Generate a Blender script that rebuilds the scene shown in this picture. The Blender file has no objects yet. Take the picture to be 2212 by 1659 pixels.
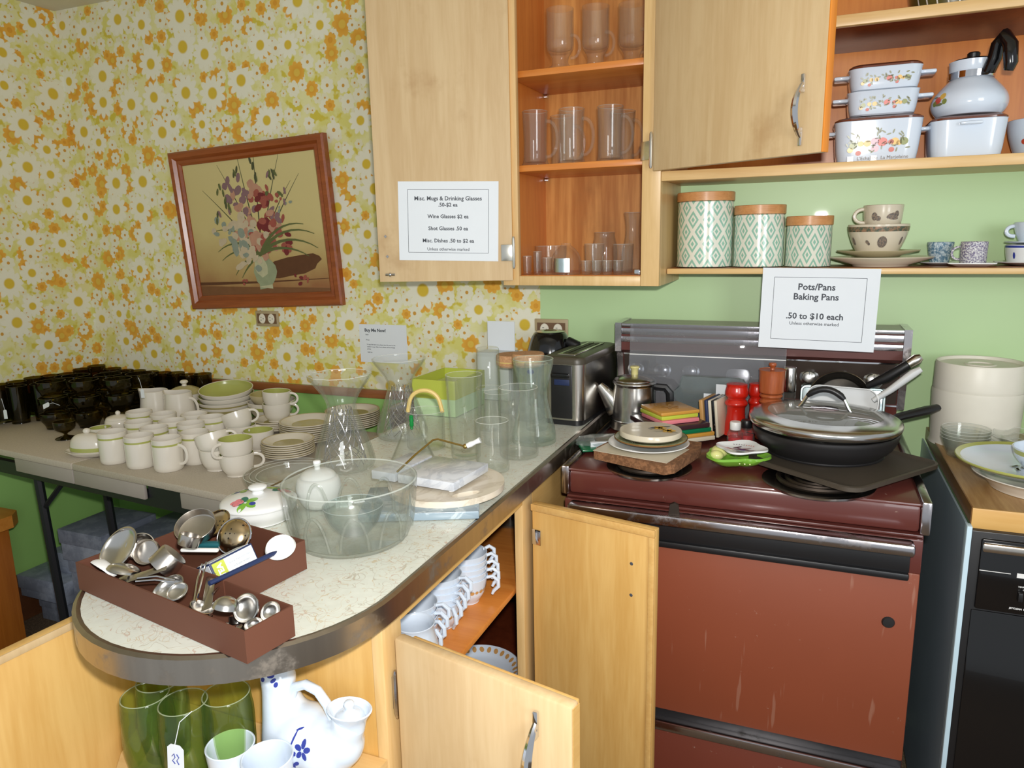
import bpy, bmesh, math, random
from mathutils import Vector, Matrix
random.seed(7)
PI = math.pi; sin = math.sin; cos = math.cos
SC = bpy.context.scene; COL = SC.collection
# ------------------------------------------------------------------ camera
YAW, PITCH, ROLL, FPX = -0.38833, 0.19885, -0.020304, 1580.6
CAM = Vector((0.0, -2.2, 1.44))
_f = Vector((sin(YAW)*cos(PITCH), cos(YAW)*cos(PITCH), -sin(PITCH)))
_r = Vector((cos(YAW), -sin(YAW), 0)); _u = _r.cross(_f)
_c, _s = cos(ROLL), sin(ROLL)
RX = _c*_r + _s*_u; UY = -_s*_r + _c*_u
cam = bpy.data.cameras.new('camera'); camo = bpy.data.objects.new('camera', cam); COL.objects.link(camo)
cam.sensor_fit = 'HORIZONTAL'; cam.sensor_width = 36; cam.lens = FPX/2212*36; cam.clip_start = .02
camo.matrix_world = Matrix(((RX.x, UY.x, -_f.x, CAM.x), (RX.y, UY.y, -_f.y, CAM.y), (RX.z, UY.z, -_f.z, CAM.z), (0, 0, 0, 1)))
SC.camera = camo
# ------------------------------------------------------------------ light and exposure
w = bpy.data.worlds.new('world'); SC.world = w; w.use_nodes = True
w.node_tree.nodes['Background'].inputs[0].default_value = (.90, .96, 1.0, 1)
w.node_tree.nodes['Background'].inputs[1].default_value = 0.60
def area(name, loc, target, sx, sy, power, col=(1, 1, 1), spread=None):
    l = bpy.data.lights.new(name, 'AREA'); l.shape = 'RECTANGLE'; l.size = sx; l.size_y = sy; l.energy = power; l.color = col
    if spread: l.spread = spread
    o = bpy.data.objects.new(name, l); COL.objects.link(o); o.location = loc
    o.rotation_euler = (Vector(target)-Vector(loc)).to_track_quat('-Z', 'Y').to_euler(); return o
area('camera_flash', CAM + UY*.075 + RX*.03 - _f*.02, CAM + _f*3, .05, .03, 28, (1, .97, .93))
area('window_daylight', (1.9, -3.6, 1.75), (-.4, 0, 1.0), 1.0, 1.3, 40, (.93, .97, 1))
vs = SC.view_settings; SC.display_settings.display_device = 'sRGB'
vs.view_transform = 'Standard'; vs.look = 'None'; vs.gamma = 1; vs.use_curve_mapping = False; vs.exposure = -0.25
cy = SC.cycles; cy.max_bounces = 12; cy.transparent_max_bounces = 48; cy.transmission_bounces = 8; cy.glossy_bounces = 5; cy.diffuse_bounces = 4
cy.caustics_reflective = False; cy.caustics_refractive = False; cy.sample_clamp_indirect = 4
# ------------------------------------------------------------------ pixel of the photograph -> point in the room
def ray(x, y): return RX*((x-1106)/FPX) - UY*((y-829.5)/FPX) + _f
def atz(x, y, z): d = ray(x, y); return CAM + d*((z-CAM.z)/d.z)
def aty(x, y, Y): d = ray(x, y); return CAM + d*((Y-CAM.y)/d.y)
def atx(x, y, X): d = ray(x, y); return CAM + d*((X-CAM.x)/d.x)
def dep(p): return (Vector(p)-CAM).dot(_f)
def pyof(p): v = Vector(p)-CAM; return 829.5 - FPX*v.dot(UY)/v.dot(_f)
def RO(xc, hw, yb, yt, z):
    """round thing standing at height z: centre x, y, radius, height from its silhouette"""
    p0 = atz(xc, yb, z); p = p0
    d = (p0-CAM); d.z = 0; d.normalize(); r = 0
    for _ in range(5): r = hw*dep(p)/FPX; p = p0 + d*r
    lo, hi = z-.05, z+.8
    for _ in range(40):
        m = (lo+hi)/2
        if pyof((p.x, p.y, m)) > yt: lo = m
        else: hi = m
    return p.x, p.y, r, lo-z
def RIM(xc, yt, z): p = atz(xc, yt, z); return p.x, p.y
# ------------------------------------------------------------------ mesh builder
RIMS = {}
class G:
    def __init__(s): s.v = []; s.f = []; s.m = []
    def add(s, v, f, mi=0, T=None):
        b = len(s.v)
        s.v += [tuple(T @ Vector(q)) if T else tuple(q) for q in v]
        s.f += [tuple(i+b for i in q) for q in f]
        s.m += (list(mi) if isinstance(mi, (list, tuple)) else [mi]*len(f)); return s
    def lathe(s, prof, n=32, T=None, mi=0, a0=0, a1=None, sx=1, sy=1):
        full = a1 is None; a1 = 2*PI if full else a1
        k = n if full else n+1; v = []; idx = []; f = []; m = []
        for q in prof:
            if abs(q[0]) < 1e-7: idx.append([len(v)]*k); v.append((0, 0, q[1]))
            else:
                idx.append(list(range(len(v), len(v)+k)))
                for i in range(k):
                    a = a0+(a1-a0)*i/n; v.append((q[0]*cos(a)*sx, q[0]*sin(a)*sy, q[1]))
        for j in range(len(prof)-1):
            A, B = idx[j], idx[j+1]; mm = prof[j+1][2] if len(prof[j+1]) > 2 else mi
            for i in range(n):
                i2 = (i+1) % k if full else i+1
                q = [A[i], A[i2], B[i2], B[i]]; q2 = []
                for t in q:
                    if t not in q2: q2.append(t)
                if len(q2) > 2: f.append(tuple(q2)); m.append(mm)
        return s.add(v, f, m, T)
    def box(s, c, d, mi=0, bev=0, T=None, seg=2):
        if bev <= 0:
            x, y, z = d[0]/2, d[1]/2, d[2]/2
            v = [(c[0]+a*x, c[1]+b*y, c[2]+e*z) for a in (-1, 1) for b in (-1, 1) for e in (-1, 1)]
            return s.add(v, [(0, 1, 3, 2), (4, 6, 7, 5), (0, 4, 5, 1), (2, 3, 7, 6), (0, 2, 6, 4), (1, 5, 7, 3)], mi, T)
        bm = bmesh.new(); bmesh.ops.create_cube(bm, size=1)
        for q in bm.verts: q.co = Vector((q.co.x*d[0], q.co.y*d[1], q.co.z*d[2]))
        bmesh.ops.bevel(bm, geom=bm.edges[:], offset=min(bev, min(d)*.49), segments=seg, affect='EDGES', profile=.5)
        bm.verts.index_update(); v = [tuple(q.co+Vector(c)) for q in bm.verts]; f = [[q.index for q in p.verts] for p in bm.faces]; bm.free()
        return s.add(v, f, mi, T)
    def b6(s, x0, x1, y0, y1, z0, z1, mi=0, bev=0, T=None): return s.box(((x0+x1)/2, (y0+y1)/2, (z0+z1)/2), (abs(x1-x0), abs(y1-y0), abs(z1-z0)), mi, bev, T)
    def tube(s, pts, r, n=8, mi=0, closed=False, T=None, flat=1, up=(0, 0, 1)):
        P = [Vector(p) for p in pts]; N = len(P); v = []; f = []
        up = Vector(up)
        for i, p in enumerate(P):
            t = (P[(i+1) % N]-P[i-1]) if closed else (P[min(i+1, N-1)]-P[max(i-1, 0)])
            t.normalize(); a = t.cross(up)
            if a.length < 1e-3: a = t.cross(Vector((1, 0.01, 0)))
            a.normalize(); b = a.cross(t); rr = r[i] if isinstance(r, (list, tuple)) else r
            for k in range(n):
                an = 2*PI*k/n; v.append(p + a*(cos(an)*rr) + b*(sin(an)*rr*flat))
        for i in range(N if closed else N-1):
            for k in range(n):
                j = (i+1) % N; f.append((i*n+k, i*n+(k+1) % n, j*n+(k+1) % n, j*n+k))
        if not closed: f += [tuple(range(n))[::-1], tuple((N-1)*n+k for k in range(n))]
        return s.add(v, f, mi, T)
    def prism(s, poly, z0, z1, mi=0, T=None, side=None):
        n = len(poly); v = [(p[0], p[1], z0) for p in poly]+[(p[0], p[1], z1) for p in poly]
        f = [tuple(range(n))[::-1], tuple(range(n, 2*n))]+[(i, (i+1) % n, n+(i+1) % n, n+i) for i in range(n)]
        return s.add(v, f, [mi, mi]+[mi if side is None else side]*n, T)
    def ball(s, c, r, mi=0, n=16, T=None, k=10):
        r = (r, r, r) if not isinstance(r, (list, tuple)) else r
        pr = [(sin(PI*i/k), -cos(PI*i/k)) for i in range(k+1)]; pr[0] = (0, -1); pr[-1] = (0, 1)
        M_ = Matrix.Translation(c) @ Matrix.Diagonal((r[0], r[1], r[2], 1))
        return s.lathe(pr, n, (T @ M_) if T else M_, mi)
    def join(s, g, T=None): return s.add(g.v, g.f, g.m, T)
def rot(rx=0, ry=0, rz=0, loc=(0, 0, 0)):
    return Matrix.Translation(loc) @ Matrix.Rotation(rz, 4, 'Z') @ Matrix.Rotation(ry, 4, 'Y') @ Matrix.Rotation(rx, 4, 'X')
def ob(name, g, mats, parent=None, loc=(0, 0, 0), rz=0, rotm=None, sharp=.7, kind=None):
    me = bpy.data.meshes.new(name); me.from_pydata(g.v, [], g.f)
    mats = list(mats) if isinstance(mats, (list, tuple)) else [mats]
    if len(mats) == 1 and mats[0].name in RIMS: mats.append(RIMS[mats[0].name])
    for m in mats: me.materials.append(m)
    me.polygons.foreach_set('material_index', [min(i, len(mats)-1) for i in g.m]); me.validate()
    bm = bmesh.new(); bm.from_mesh(me); bmesh.ops.recalc_face_normals(bm, faces=bm.faces[:]); bm.to_mesh(me); bm.free()
    me.polygons.foreach_set('use_smooth', [True]*len(me.polygons)); me.set_sharp_from_angle(angle=sharp); me.update()
    o = bpy.data.objects.new(name, me); COL.objects.link(o)
    if rotm is not None: o.matrix_world = rotm
    else: o.location = loc; o.rotation_euler = (0, 0, rz)
    if parent is not None: o.parent = parent
    if kind: o['kind'] = kind
    return o
def tag(o, label, cat, group=None):
    o['label'] = label; o['category'] = cat
    if group: o['group'] = group
    return o
def thing(name, label, cat, loc=(0, 0, 0), rz=0, group=None, rotm=None):
    o = bpy.data.objects.new(name, None); COL.objects.link(o); o.empty_display_size = .03
    if rotm is not None: o.matrix_world = rotm
    else: o.location = loc; o.rotation_euler = (0, 0, rz)
    return tag(o, label, cat, group)
def dup(root, loc=None, rz=None, label=None, group=None, rotm=None):
    def cp(o, par):
        c = o.copy(); COL.objects.link(c)
        if par is not None: c.parent = par
        for ch in list(o.children): cp(ch, c)
        return c
    c = cp(root, None)
    if rotm is not None: c.matrix_world = rotm
    else:
        if loc is not None: c.location = loc
        if rz is not None: c.rotation_euler = (0, 0, rz)
    if label: c['label'] = label
    if group: c['group'] = group
    return c
def struct(name, g, mats, **k): o = ob(name, g, mats, **k); o['kind'] = 'structure'; return o
def vessel(prof, t, bands=(), inner=None, tb=None):
    """outer wall profile -> outer + rim + inner wall; bands [(z0, z1, mat)] on the outside, inner = mat inside"""
    tb = t*1.4 if tb is None else tb
    zs = sorted({b for q in bands for b in q[:2]}); P = [tuple(prof[0])]
    for a, b in zip(prof, prof[1:]):
        for z in zs:
            if min(a[1], b[1])+1e-6 < z < max(a[1], b[1])-1e-6: k = (z-a[1])/(b[1]-a[1]); P.append((a[0]+(b[0]-a[0])*k, z))
        P.append(tuple(b))
    out = [P[0]]
    for a, b in zip(P, P[1:]):
        zm = (a[1]+b[1])/2; mi = 0
        for q in bands:
            if q[0] <= zm <= q[1]: mi = q[2]
        out.append((b[0], b[1], mi))
    im = 0 if inner is None else inner; R, H = P[-1]; rm = 1 if inner is None and not bands else 0
    out.append((R-t*.5, H+t*.35, rm))
    zb = P[0][1]+tb; ins = [(max(r-t, .0005), z) for r, z in reversed(P) if z > zb+1e-4 and r > t*1.5]
    for i, (r, z) in enumerate(ins): out.append((r, z, rm if i == 0 else im))
    out += [(max(ins[-1][0]*.93, .0004), zb, im), (0, zb, im)]
    return out
def smooth(pts, k=4):
    """Catmull-Rom through (r, z) points"""
    o = []
    for i in range(len(pts)-1):
        p0, p1, p2, p3 = pts[max(i-1, 0)], pts[i], pts[i+1], pts[min(i+2, len(pts)-1)]
        for j in range(k):
            t = j/k
            o.append(tuple(.5*(2*b+(c-a)*t+(2*a-5*b+4*c-d)*t*t+(3*b-a-3*c+d)*t**3) for a, b, c, d in zip(p0, p1, p2, p3)))
    o.append(tuple(pts[-1])); return o
def sm(pts, k=4): return [(max(a, 0), b) for a, b in smooth(pts, k)]
def ear(r0, z0, z1, w, th=.005, n=10, flat=.8, drop=0):
    """handle in the XZ plane on the +x side, from (r0, z1) out by w and back to (r0, z0)"""
    zc, h = (z0+z1)/2, (z1-z0)/2
    pts = [(r0-th*.5+(w+th*.5)*(sin(PI*i/n)**.75), 0, zc+h*cos(PI*i/n)-drop*sin(PI*i/n)) for i in range(n+1)]
    return G().tube(pts, th, 8, up=(0, 1, 0), flat=flat)
def text(lines, mat_i=0, T=None):
    """lines: (string, x, y, size, bold, align) -> flat mesh G in the XY plane"""
    g = G()
    for s_, x, y, sz, bold, al in lines:
        cu = bpy.data.curves.new('t', 'FONT'); cu.body = s_; cu.size = sz; cu.align_x = al; cu.offset = bold; cu.resolution_u = 2
        o = bpy.data.objects.new('t', cu); COL.objects.link(o)
        me = bpy.data.meshes.new_from_object(o.evaluated_get(bpy.context.evaluated_depsgraph_get()))
        g.add([(v.co.x+x, v.co.y+y, 0) for v in me.vertices], [tuple(p.vertices) for p in me.polygons], mat_i, T)
        bpy.data.objects.remove(o); bpy.data.curves.remove(cu); bpy.data.meshes.remove(me)
    return g
NTH = ['first', 'second', 'third', 'fourth', 'fifth', 'sixth', 'seventh', 'eighth', 'ninth', 'tenth', 'eleventh', 'twelfth', 'thirteenth', 'fourteenth', 'fifteenth', 'sixteenth']
def in_stack(i, n): return 'bottom' if i == 0 else 'topmost' if i == n-1 else (NTH[n-1-i]+' from the top')
# ------------------------------------------------------------------ materials
def lin(c): return tuple((x/255/12.92 if x/255 <= .04045 else ((x/255+.055)/1.055)**2.4) for x in c)+(1,)
class N:
    """small node-tree helper"""
    def __init__(s, name):
        s.m = bpy.data.materials.new(name); s.m.use_nodes = True; s.t = s.m.node_tree; s.n = s.t.nodes; s.b = s.n['Principled BSDF']; s.out = s.n['Material Output']
    def new(s, typ, **k):
        o = s.n.new(typ)
        for a, b in k.items(): setattr(o, a, b)
        return o
    def put(s, sock, v):
        if hasattr(v, 'links'): s.t.links.new(v, sock)
        elif v is not None: sock.default_value = v
    def math(s, op, a, b=0, c=0):
        o = s.new('ShaderNodeMath', operation=op); s.put(o.inputs[0], a); s.put(o.inputs[1], b)
        if op in ('MULTIPLY_ADD', 'WRAP', 'SMOOTH_MIN', 'COMPARE'): s.put(o.inputs[2], c)
        return o.outputs[0]
    def mix(s, f, a, b, mode='MIX'):
        o = s.new('ShaderNodeMix', data_type='RGBA', blend_type=mode); s.put(o.inputs[0], f); s.put(o.inputs[6], a); s.put(o.inputs[7], b); return o.outputs[2]
    def coord(s, kind='Object'): return s.new('ShaderNodeTexCoord').outputs[kind]
    def scale(s, v, sc, loc=(0, 0, 0), r=(0, 0, 0)):
        o = s.new('ShaderNodeMapping'); s.put(o.inputs[0], v); o.inputs['Scale'].default_value = sc; o.inputs['Location'].default_value = loc; o.inputs['Rotation'].default_value = r; return o.outputs[0]
    def noise(s, v, sc, det=3, rough=.5, dist=0):
        o = s.new('ShaderNodeTexNoise'); s.put(o.inputs['Vector'], v); o.inputs['Scale'].default_value = sc; o.inputs['Detail'].default_value = det; o.inputs['Roughness'].default_value = rough; o.inputs['Distortion'].default_value = dist; return o
    def vor(s, v, sc, rnd=1, feat='F1', dim='3D'):
        o = s.new('ShaderNodeTexVoronoi', feature=feat, voronoi_dimensions=dim); s.put(o.inputs['Vector'], v); o.inputs['Scale'].default_value = sc; o.inputs['Randomness'].default_value = rnd; return o
    def ramp(s, f, stops):
        o = s.new('ShaderNodeValToRGB'); s.put(o.inputs[0], f); e = o.color_ramp.elements
        while len(e) < len(stops): e.new(.5)
        for q, (p, c) in zip(e, stops): q.position = p; q.color = c
        return o.outputs[0]
    def step(s, f, a, b): # smooth 0->1 between a and b
        o = s.new('ShaderNodeMapRange', interpolation_type='SMOOTHSTEP'); s.put(o.inputs[0], f); o.inputs[1].default_value = a; o.inputs[2].default_value = b; return o.outputs[0]
    def bump(s, h, st=.3, d=.002):
        o = s.new('ShaderNodeBump'); o.inputs['Strength'].default_value = st; o.inputs['Distance'].default_value = d; s.put(o.inputs['Height'], h); s.t.links.new(o.outputs[0], s.b.inputs['Normal'])
    def fin(s, col, rough=.5, metal=0, spec=.5, coat=0, **k):
        s.put(s.b.inputs['Base Color'], col); s.put(s.b.inputs['Roughness'], rough); s.put(s.b.inputs['Metallic'], metal); s.b.inputs['Specular IOR Level'].default_value = spec; s.b.inputs['Coat Weight'].default_value = coat
        for a, b in k.items(): s.put(s.b.inputs[a.replace('_', ' ')], b)
        return s.m
def plain(name, c, rough=.5, metal=0, spec=.5, coat=0, var=.04, vs_=20):
    n = N(name); L = lin(c); no = n.noise(n.coord(), vs_, 3)
    d = tuple(x*(1-var*1.5) for x in L[:3])+(1,); u = tuple(min(1, x*(1+var)) for x in L[:3])+(1,)
    return n.fin(n.mix(no.outputs[0], d, u), rough, metal, spec, coat)
def metal(name, c, rough=.2, brushed=None, grime=0):
    n = N(name); co = n.coord(); L = lin(c)
    if brushed: v = n.scale(co, brushed); no = n.noise(v, 60, 2); col = n.mix(no.outputs[0], tuple(x*.75 for x in L[:3])+(1,), L)
    else: no = n.noise(co, 30, 4); col = n.mix(no.outputs[0], tuple(x*.9 for x in L[:3])+(1,), L)
    r = rough
    if grime:
        g = n.step(n.noise(co, 14, 6, .7).outputs[0], .52, .72); col = n.mix(n.math('MULTIPLY', g, grime), col, lin((120, 112, 100))); r = n.math('MULTIPLY_ADD', g, .35, rough)
    return n.fin(col, r, 1)
def wood(name, c1, c2, ax='z', sc=1, rough=.4, stain=0, coat=.15, contrast=1):
    n = N(name); co = n.coord(); k = {'x': (1.2, 14, 14), 'y': (14, 1.2, 14), 'z': (14, 14, 1.2)}[ax]
    v = n.scale(co, tuple(q*sc for q in k)); a = n.noise(v, 2.2, 5, .6, .6); b = n.noise(n.scale(co, tuple(q*sc*4 for q in k)), 3, 2, .5)
    f = n.math('ADD', n.math('MULTIPLY', a.outputs[0], .7), n.math('MULTIPLY', b.outputs[0], .3))
    col = n.mix(n.step(f, .5-.22/contrast, .5+.22/contrast), lin(c1), lin(c2))
    if stain:
        s_ = n.step(n.noise(co, 5, 5, .65).outputs[0], .55, .75); col = n.mix(n.math('MULTIPLY', s_, stain), col, lin((150, 105, 55)))
    return n.fin(col, rough, 0, .45, coat, Coat_Roughness=.25)
def glass(name, tint=(.97, .985, .975), edge=(.70, .76, .72), gloss=1.0, haze=.03, hcol=(.8, .85, .82), rough=.015):
    """thin clear glass: see-through, darker and greener at grazing angles, with a Fresnel reflection"""
    n = N(name); lw = n.new('ShaderNodeLayerWeight'); lw.inputs[0].default_value = .5
    f2 = n.math('POWER', lw.outputs['Facing'], 3)
    tr = n.new('ShaderNodeBsdfTransparent'); n.put(tr.inputs[0], n.mix(f2, tint+(1,), edge+(1,)))
    gl = n.new('ShaderNodeBsdfGlossy'); gl.inputs['Roughness'].default_value = rough
    di = n.new('ShaderNodeBsdfDiffuse'); di.inputs[0].default_value = hcol+(1,)
    fr = n.math('MULTIPLY_ADD', n.math('POWER', lw.outputs['Facing'], 5), .7, .045)
    m1 = n.new('ShaderNodeMixShader'); n.put(m1.inputs[0], n.math('ADD', n.math('MULTIPLY', f2, haze*2.2), haze*.5)); n.t.links.new(tr.outputs[0], m1.inputs[1]); n.t.links.new(di.outputs[0], m1.inputs[2])
    m2 = n.new('ShaderNodeMixShader'); n.put(m2.inputs[0], n.math('MULTIPLY', fr, gloss)); n.t.links.new(m1.outputs[0], m2.inputs[1]); n.t.links.new(gl.outputs[0], m2.inputs[2])
    n.t.links.new(m2.outputs[0], n.out.inputs[0]); n.n.remove(n.b); return n.m

def rimglass(name, c, op=.5):  # light caught along glass rims, put in as a semi-opaque rim colour
    n = N(name); n.fin(c+(1,), .05, 0, .6); tr = n.new('ShaderNodeBsdfTransparent'); tr.inputs[0].default_value = tuple(.5+.5*x for x in c)+(1,)
    m = n.new('ShaderNodeMixShader'); m.inputs[0].default_value = op; n.t.links.new(tr.outputs[0], m.inputs[1]); n.t.links.new(n.b.outputs[0], m.inputs[2]); n.t.links.new(m.outputs[0], n.out.inputs[0]); return n.m
def wallpaper():
    n = N('daisy_wallpaper'); co = n.coord(); sp = n.new('ShaderNodeSeparateXYZ'); n.put(sp.inputs[0], co)
    cb = n.new('ShaderNodeCombineXYZ'); n.put(cb.inputs[0], n.math('ADD', sp.outputs[0], sp.outputs[1])); n.put(cb.inputs[1], sp.outputs[2]); uv = cb.outputs[0]
    bg = n.noise(uv, 16, 3).outputs[0]
    col = n.mix(n.step(bg, .36, .58), lin((222, 218, 128)), lin((232, 230, 176)))
    col = n.mix(n.step(n.noise(uv, 24, 2).outputs[0], .55, .63), col, lin((212, 196, 70)))
    def flower(col, sc, off, R, npet, pet, cen, rc, depth=.22, thr=0.0, pet2=None):
        v = n.scale(uv, (1, 1, 1), off); vo = n.vor(v, sc, .68, dim='2D')
        d = n.new('ShaderNodeVectorMath', operation='SUBTRACT'); n.put(d.inputs[0], v); n.put(d.inputs[1], vo.outputs['Position'])
        s2 = n.new('ShaderNodeSeparateXYZ'); n.put(s2.inputs[0], d.outputs[0])
        # Voronoi position comes back in input space
        an = n.math('ARCTAN2', s2.outputs[1], s2.outputs[0]); ln = n.new('ShaderNodeVectorMath', operation='LENGTH'); n.put(ln.inputs[0], d.outputs[0])
        rnd = n.new('ShaderNodeSeparateColor'); n.put(rnd.inputs[0], vo.outputs['Color'])
        k = n.math('MULTIPLY_ADD', rnd.outputs[0], .45, .72)
        rr = n.math('DIVIDE', ln.outputs['Value'], n.math('MULTIPLY', k, R))
        pw = n.math('MULTIPLY_ADD', n.math('ABSOLUTE', n.math('COSINE', n.math('MULTIPLY_ADD', an, npet/2, n.math('MULTIPLY', rnd.outputs[1], 6)))), depth, 1-depth)
        on = n.math('MULTIPLY', n.math('SUBTRACT', 1, n.step(n.math('DIVIDE', rr, pw), .92, 1.06)), n.math('GREATER_THAN', rnd.outputs[2], thr))
        pc = lin(pet) if pet2 is None else n.mix(n.step(rr, .3, .9), lin(pet2), lin(pet))
        col = n.mix(on, col, pc)
        cn = n.math('MULTIPLY', n.math('SUBTRACT', 1, n.step(rr, rc*.8, rc*1.15)), n.math('GREATER_THAN', rnd.outputs[2], thr))
        return n.mix(cn, col, lin(cen))
    col = flower(col, 25, (.3, .7, 0), .017, 6, (232, 230, 204), (208, 146, 64), .22, thr=.25)
    col = flower(col, 11, (.9, .1, 0), .036, 9, (234, 172, 62), (226, 186, 74), .34, thr=.5, pet2=(224, 158, 48))
    col = flower(col, 14, (1.3, .2, 0), .027, 7, (236, 236, 218), (208, 150, 60), .22, thr=.2)
    col = flower(col, 15, (.1, .45, 0), .023, 7, (234, 172, 62), (222, 152, 44), .4, thr=.72)
    col = flower(col, 7.4, (.5, .9, 0), .058, 11, (240, 240, 226), (220, 188, 56), .34, depth=.3, thr=.42)
    col = n.mix(.13, col, lin((204, 192, 110)))
    return n.fin(col, .72, 0, .25)
def laminate():
    n = N('squiggle_laminate'); co = n.coord(); v = n.scale(co, (1, 1, 1))
    col = n.mix(n.noise(v, 60, 3).outputs[0], lin((208, 212, 202)), lin((226, 230, 220)))
    for sc, off, c in ((30, 0, (188, 150, 128)), (26, 3.7, (170, 158, 138)), (34, 7.1, (196, 168, 120))):
        a = n.noise(n.scale(v, (1, 1, 1), (off, off*.7, 0)), sc, 1.2, .5, 1.4).outputs[0]
        ln = n.math('SUBTRACT', 1, n.step(n.math('ABSOLUTE', n.math('SUBTRACT', a, .5)), .006, .014))
        mk = n.step(n.noise(n.scale(v, (1, 1, 1), (off*1.3, 5, 0)), sc*.8, 1).outputs[0], .44, .52)
        col = n.mix(n.math('MULTIPLY', n.math('MULTIPLY', ln, mk), .55), col, lin(c))
    st = n.step(n.noise(v, 9, 6, .7).outputs[0], .64, .76); col = n.mix(n.math('MULTIPLY', st, .45), col, lin((190, 150, 90)))
    return n.fin(col, .28, 0, .5, .1)
def diamonds():
    n = N('diamond_canister_glaze'); sp = n.new('ShaderNodeSeparateXYZ'); n.put(sp.inputs[0], n.coord())
    a = n.math('MULTIPLY', n.math('ARCTAN2', sp.outputs[1], sp.outputs[0]), 11/(2*PI)); u = n.math('FRACT', a)
    v = n.math('FRACT', n.math('MULTIPLY', sp.outputs[2], 16))
    d = n.math('ADD', n.math('ABSOLUTE', n.math('SUBTRACT', u, .5)), n.math('ABSOLUTE', n.math('SUBTRACT', v, .5)))
    q = n.math('MINIMUM', d, n.math('SUBTRACT', 1, d))
    cell = n.math('MAXIMUM', n.math('SUBTRACT', 1, n.step(q, .10, .13)), n.math('SUBTRACT', 1, n.step(n.math('ABSOLUTE', n.math('SUBTRACT', q, .30)), .06, .085)))
    return n.fin(n.mix(cell, lin((226, 226, 212)), lin((142, 188, 168))), .18, 0, .5, .4)
def marble(name, c1, c2, sc=9):
    n = N(name); a = n.noise(n.coord(), sc, 6, .6, 1.2).outputs[0]; ln = n.math('SUBTRACT', 1, n.step(n.math('ABSOLUTE', n.math('SUBTRACT', a, .5)), .0, .06))
    return n.fin(n.mix(n.math('MULTIPLY', ln, .7), lin(c1), lin(c2)), .22, 0, .5, .2)
def holes(name, c, sc=130):
    n = N(name); vo = n.vor(n.coord(), sc, .15); on = n.math('LESS_THAN', vo.outputs['Distance'], .24)
    return n.fin(n.mix(on, lin(c), lin((40, 34, 26))), .22, n.math('SUBTRACT', 1, on))
def speck(name, c1, c2, sc=40, rough=.9, lo=.42, hi=.6):
    n = N(name); no = n.noise(n.coord(), sc, 6, .75); n.bump(no.outputs[0], .5); return n.fin(n.mix(n.step(no.outputs[0], lo, hi), lin(c1), lin(c2)), rough)
def painted(name, c, spots, rough=.55, coat=0, streak=0):
    n = N(name); co = n.coord(); a = n.step(n.noise(co, 55, 5, .7).outputs[0], .66, .74); b = n.noise(co, 3, 4).outputs[0]
    L = lin(c); col = n.mix(b, tuple(x*.86 for x in L[:3])+(1,), tuple(min(1, x*1.1) for x in L[:3])+(1,)); col = n.mix(n.math('MULTIPLY', a, spots), col, lin((200, 180, 160)))
    if streak:
        v = n.step(n.noise(n.scale(co, (60, 60, 6)), 1, 2).outputs[0], .70, .76); col = n.mix(n.math('MULTIPLY', v, streak), col, lin((170, 130, 110)))
    return n.fin(col, n.math('MULTIPLY_ADD', a, .3, rough), 0, .5, coat)
def canvas():
    n = N('painted_canvas'); sp = n.new('ShaderNodeSeparateXYZ'); n.put(sp.inputs[0], n.coord()); no = n.noise(n.coord(), 5, 5).outputs[0]
    z = n.math('ADD', n.math('MULTIPLY', sp.outputs[2], 1.7), n.math('MULTIPLY', no, .35))
    col = n.ramp(n.math('ADD', z, .42), [(0, lin((142, 98, 62))), (.18, lin((148, 100, 62))), (.36, lin((178, 150, 96))), (.6, lin((202, 186, 128))), (1, lin((206, 192, 136)))])
    return n.fin(col, .6)
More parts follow.
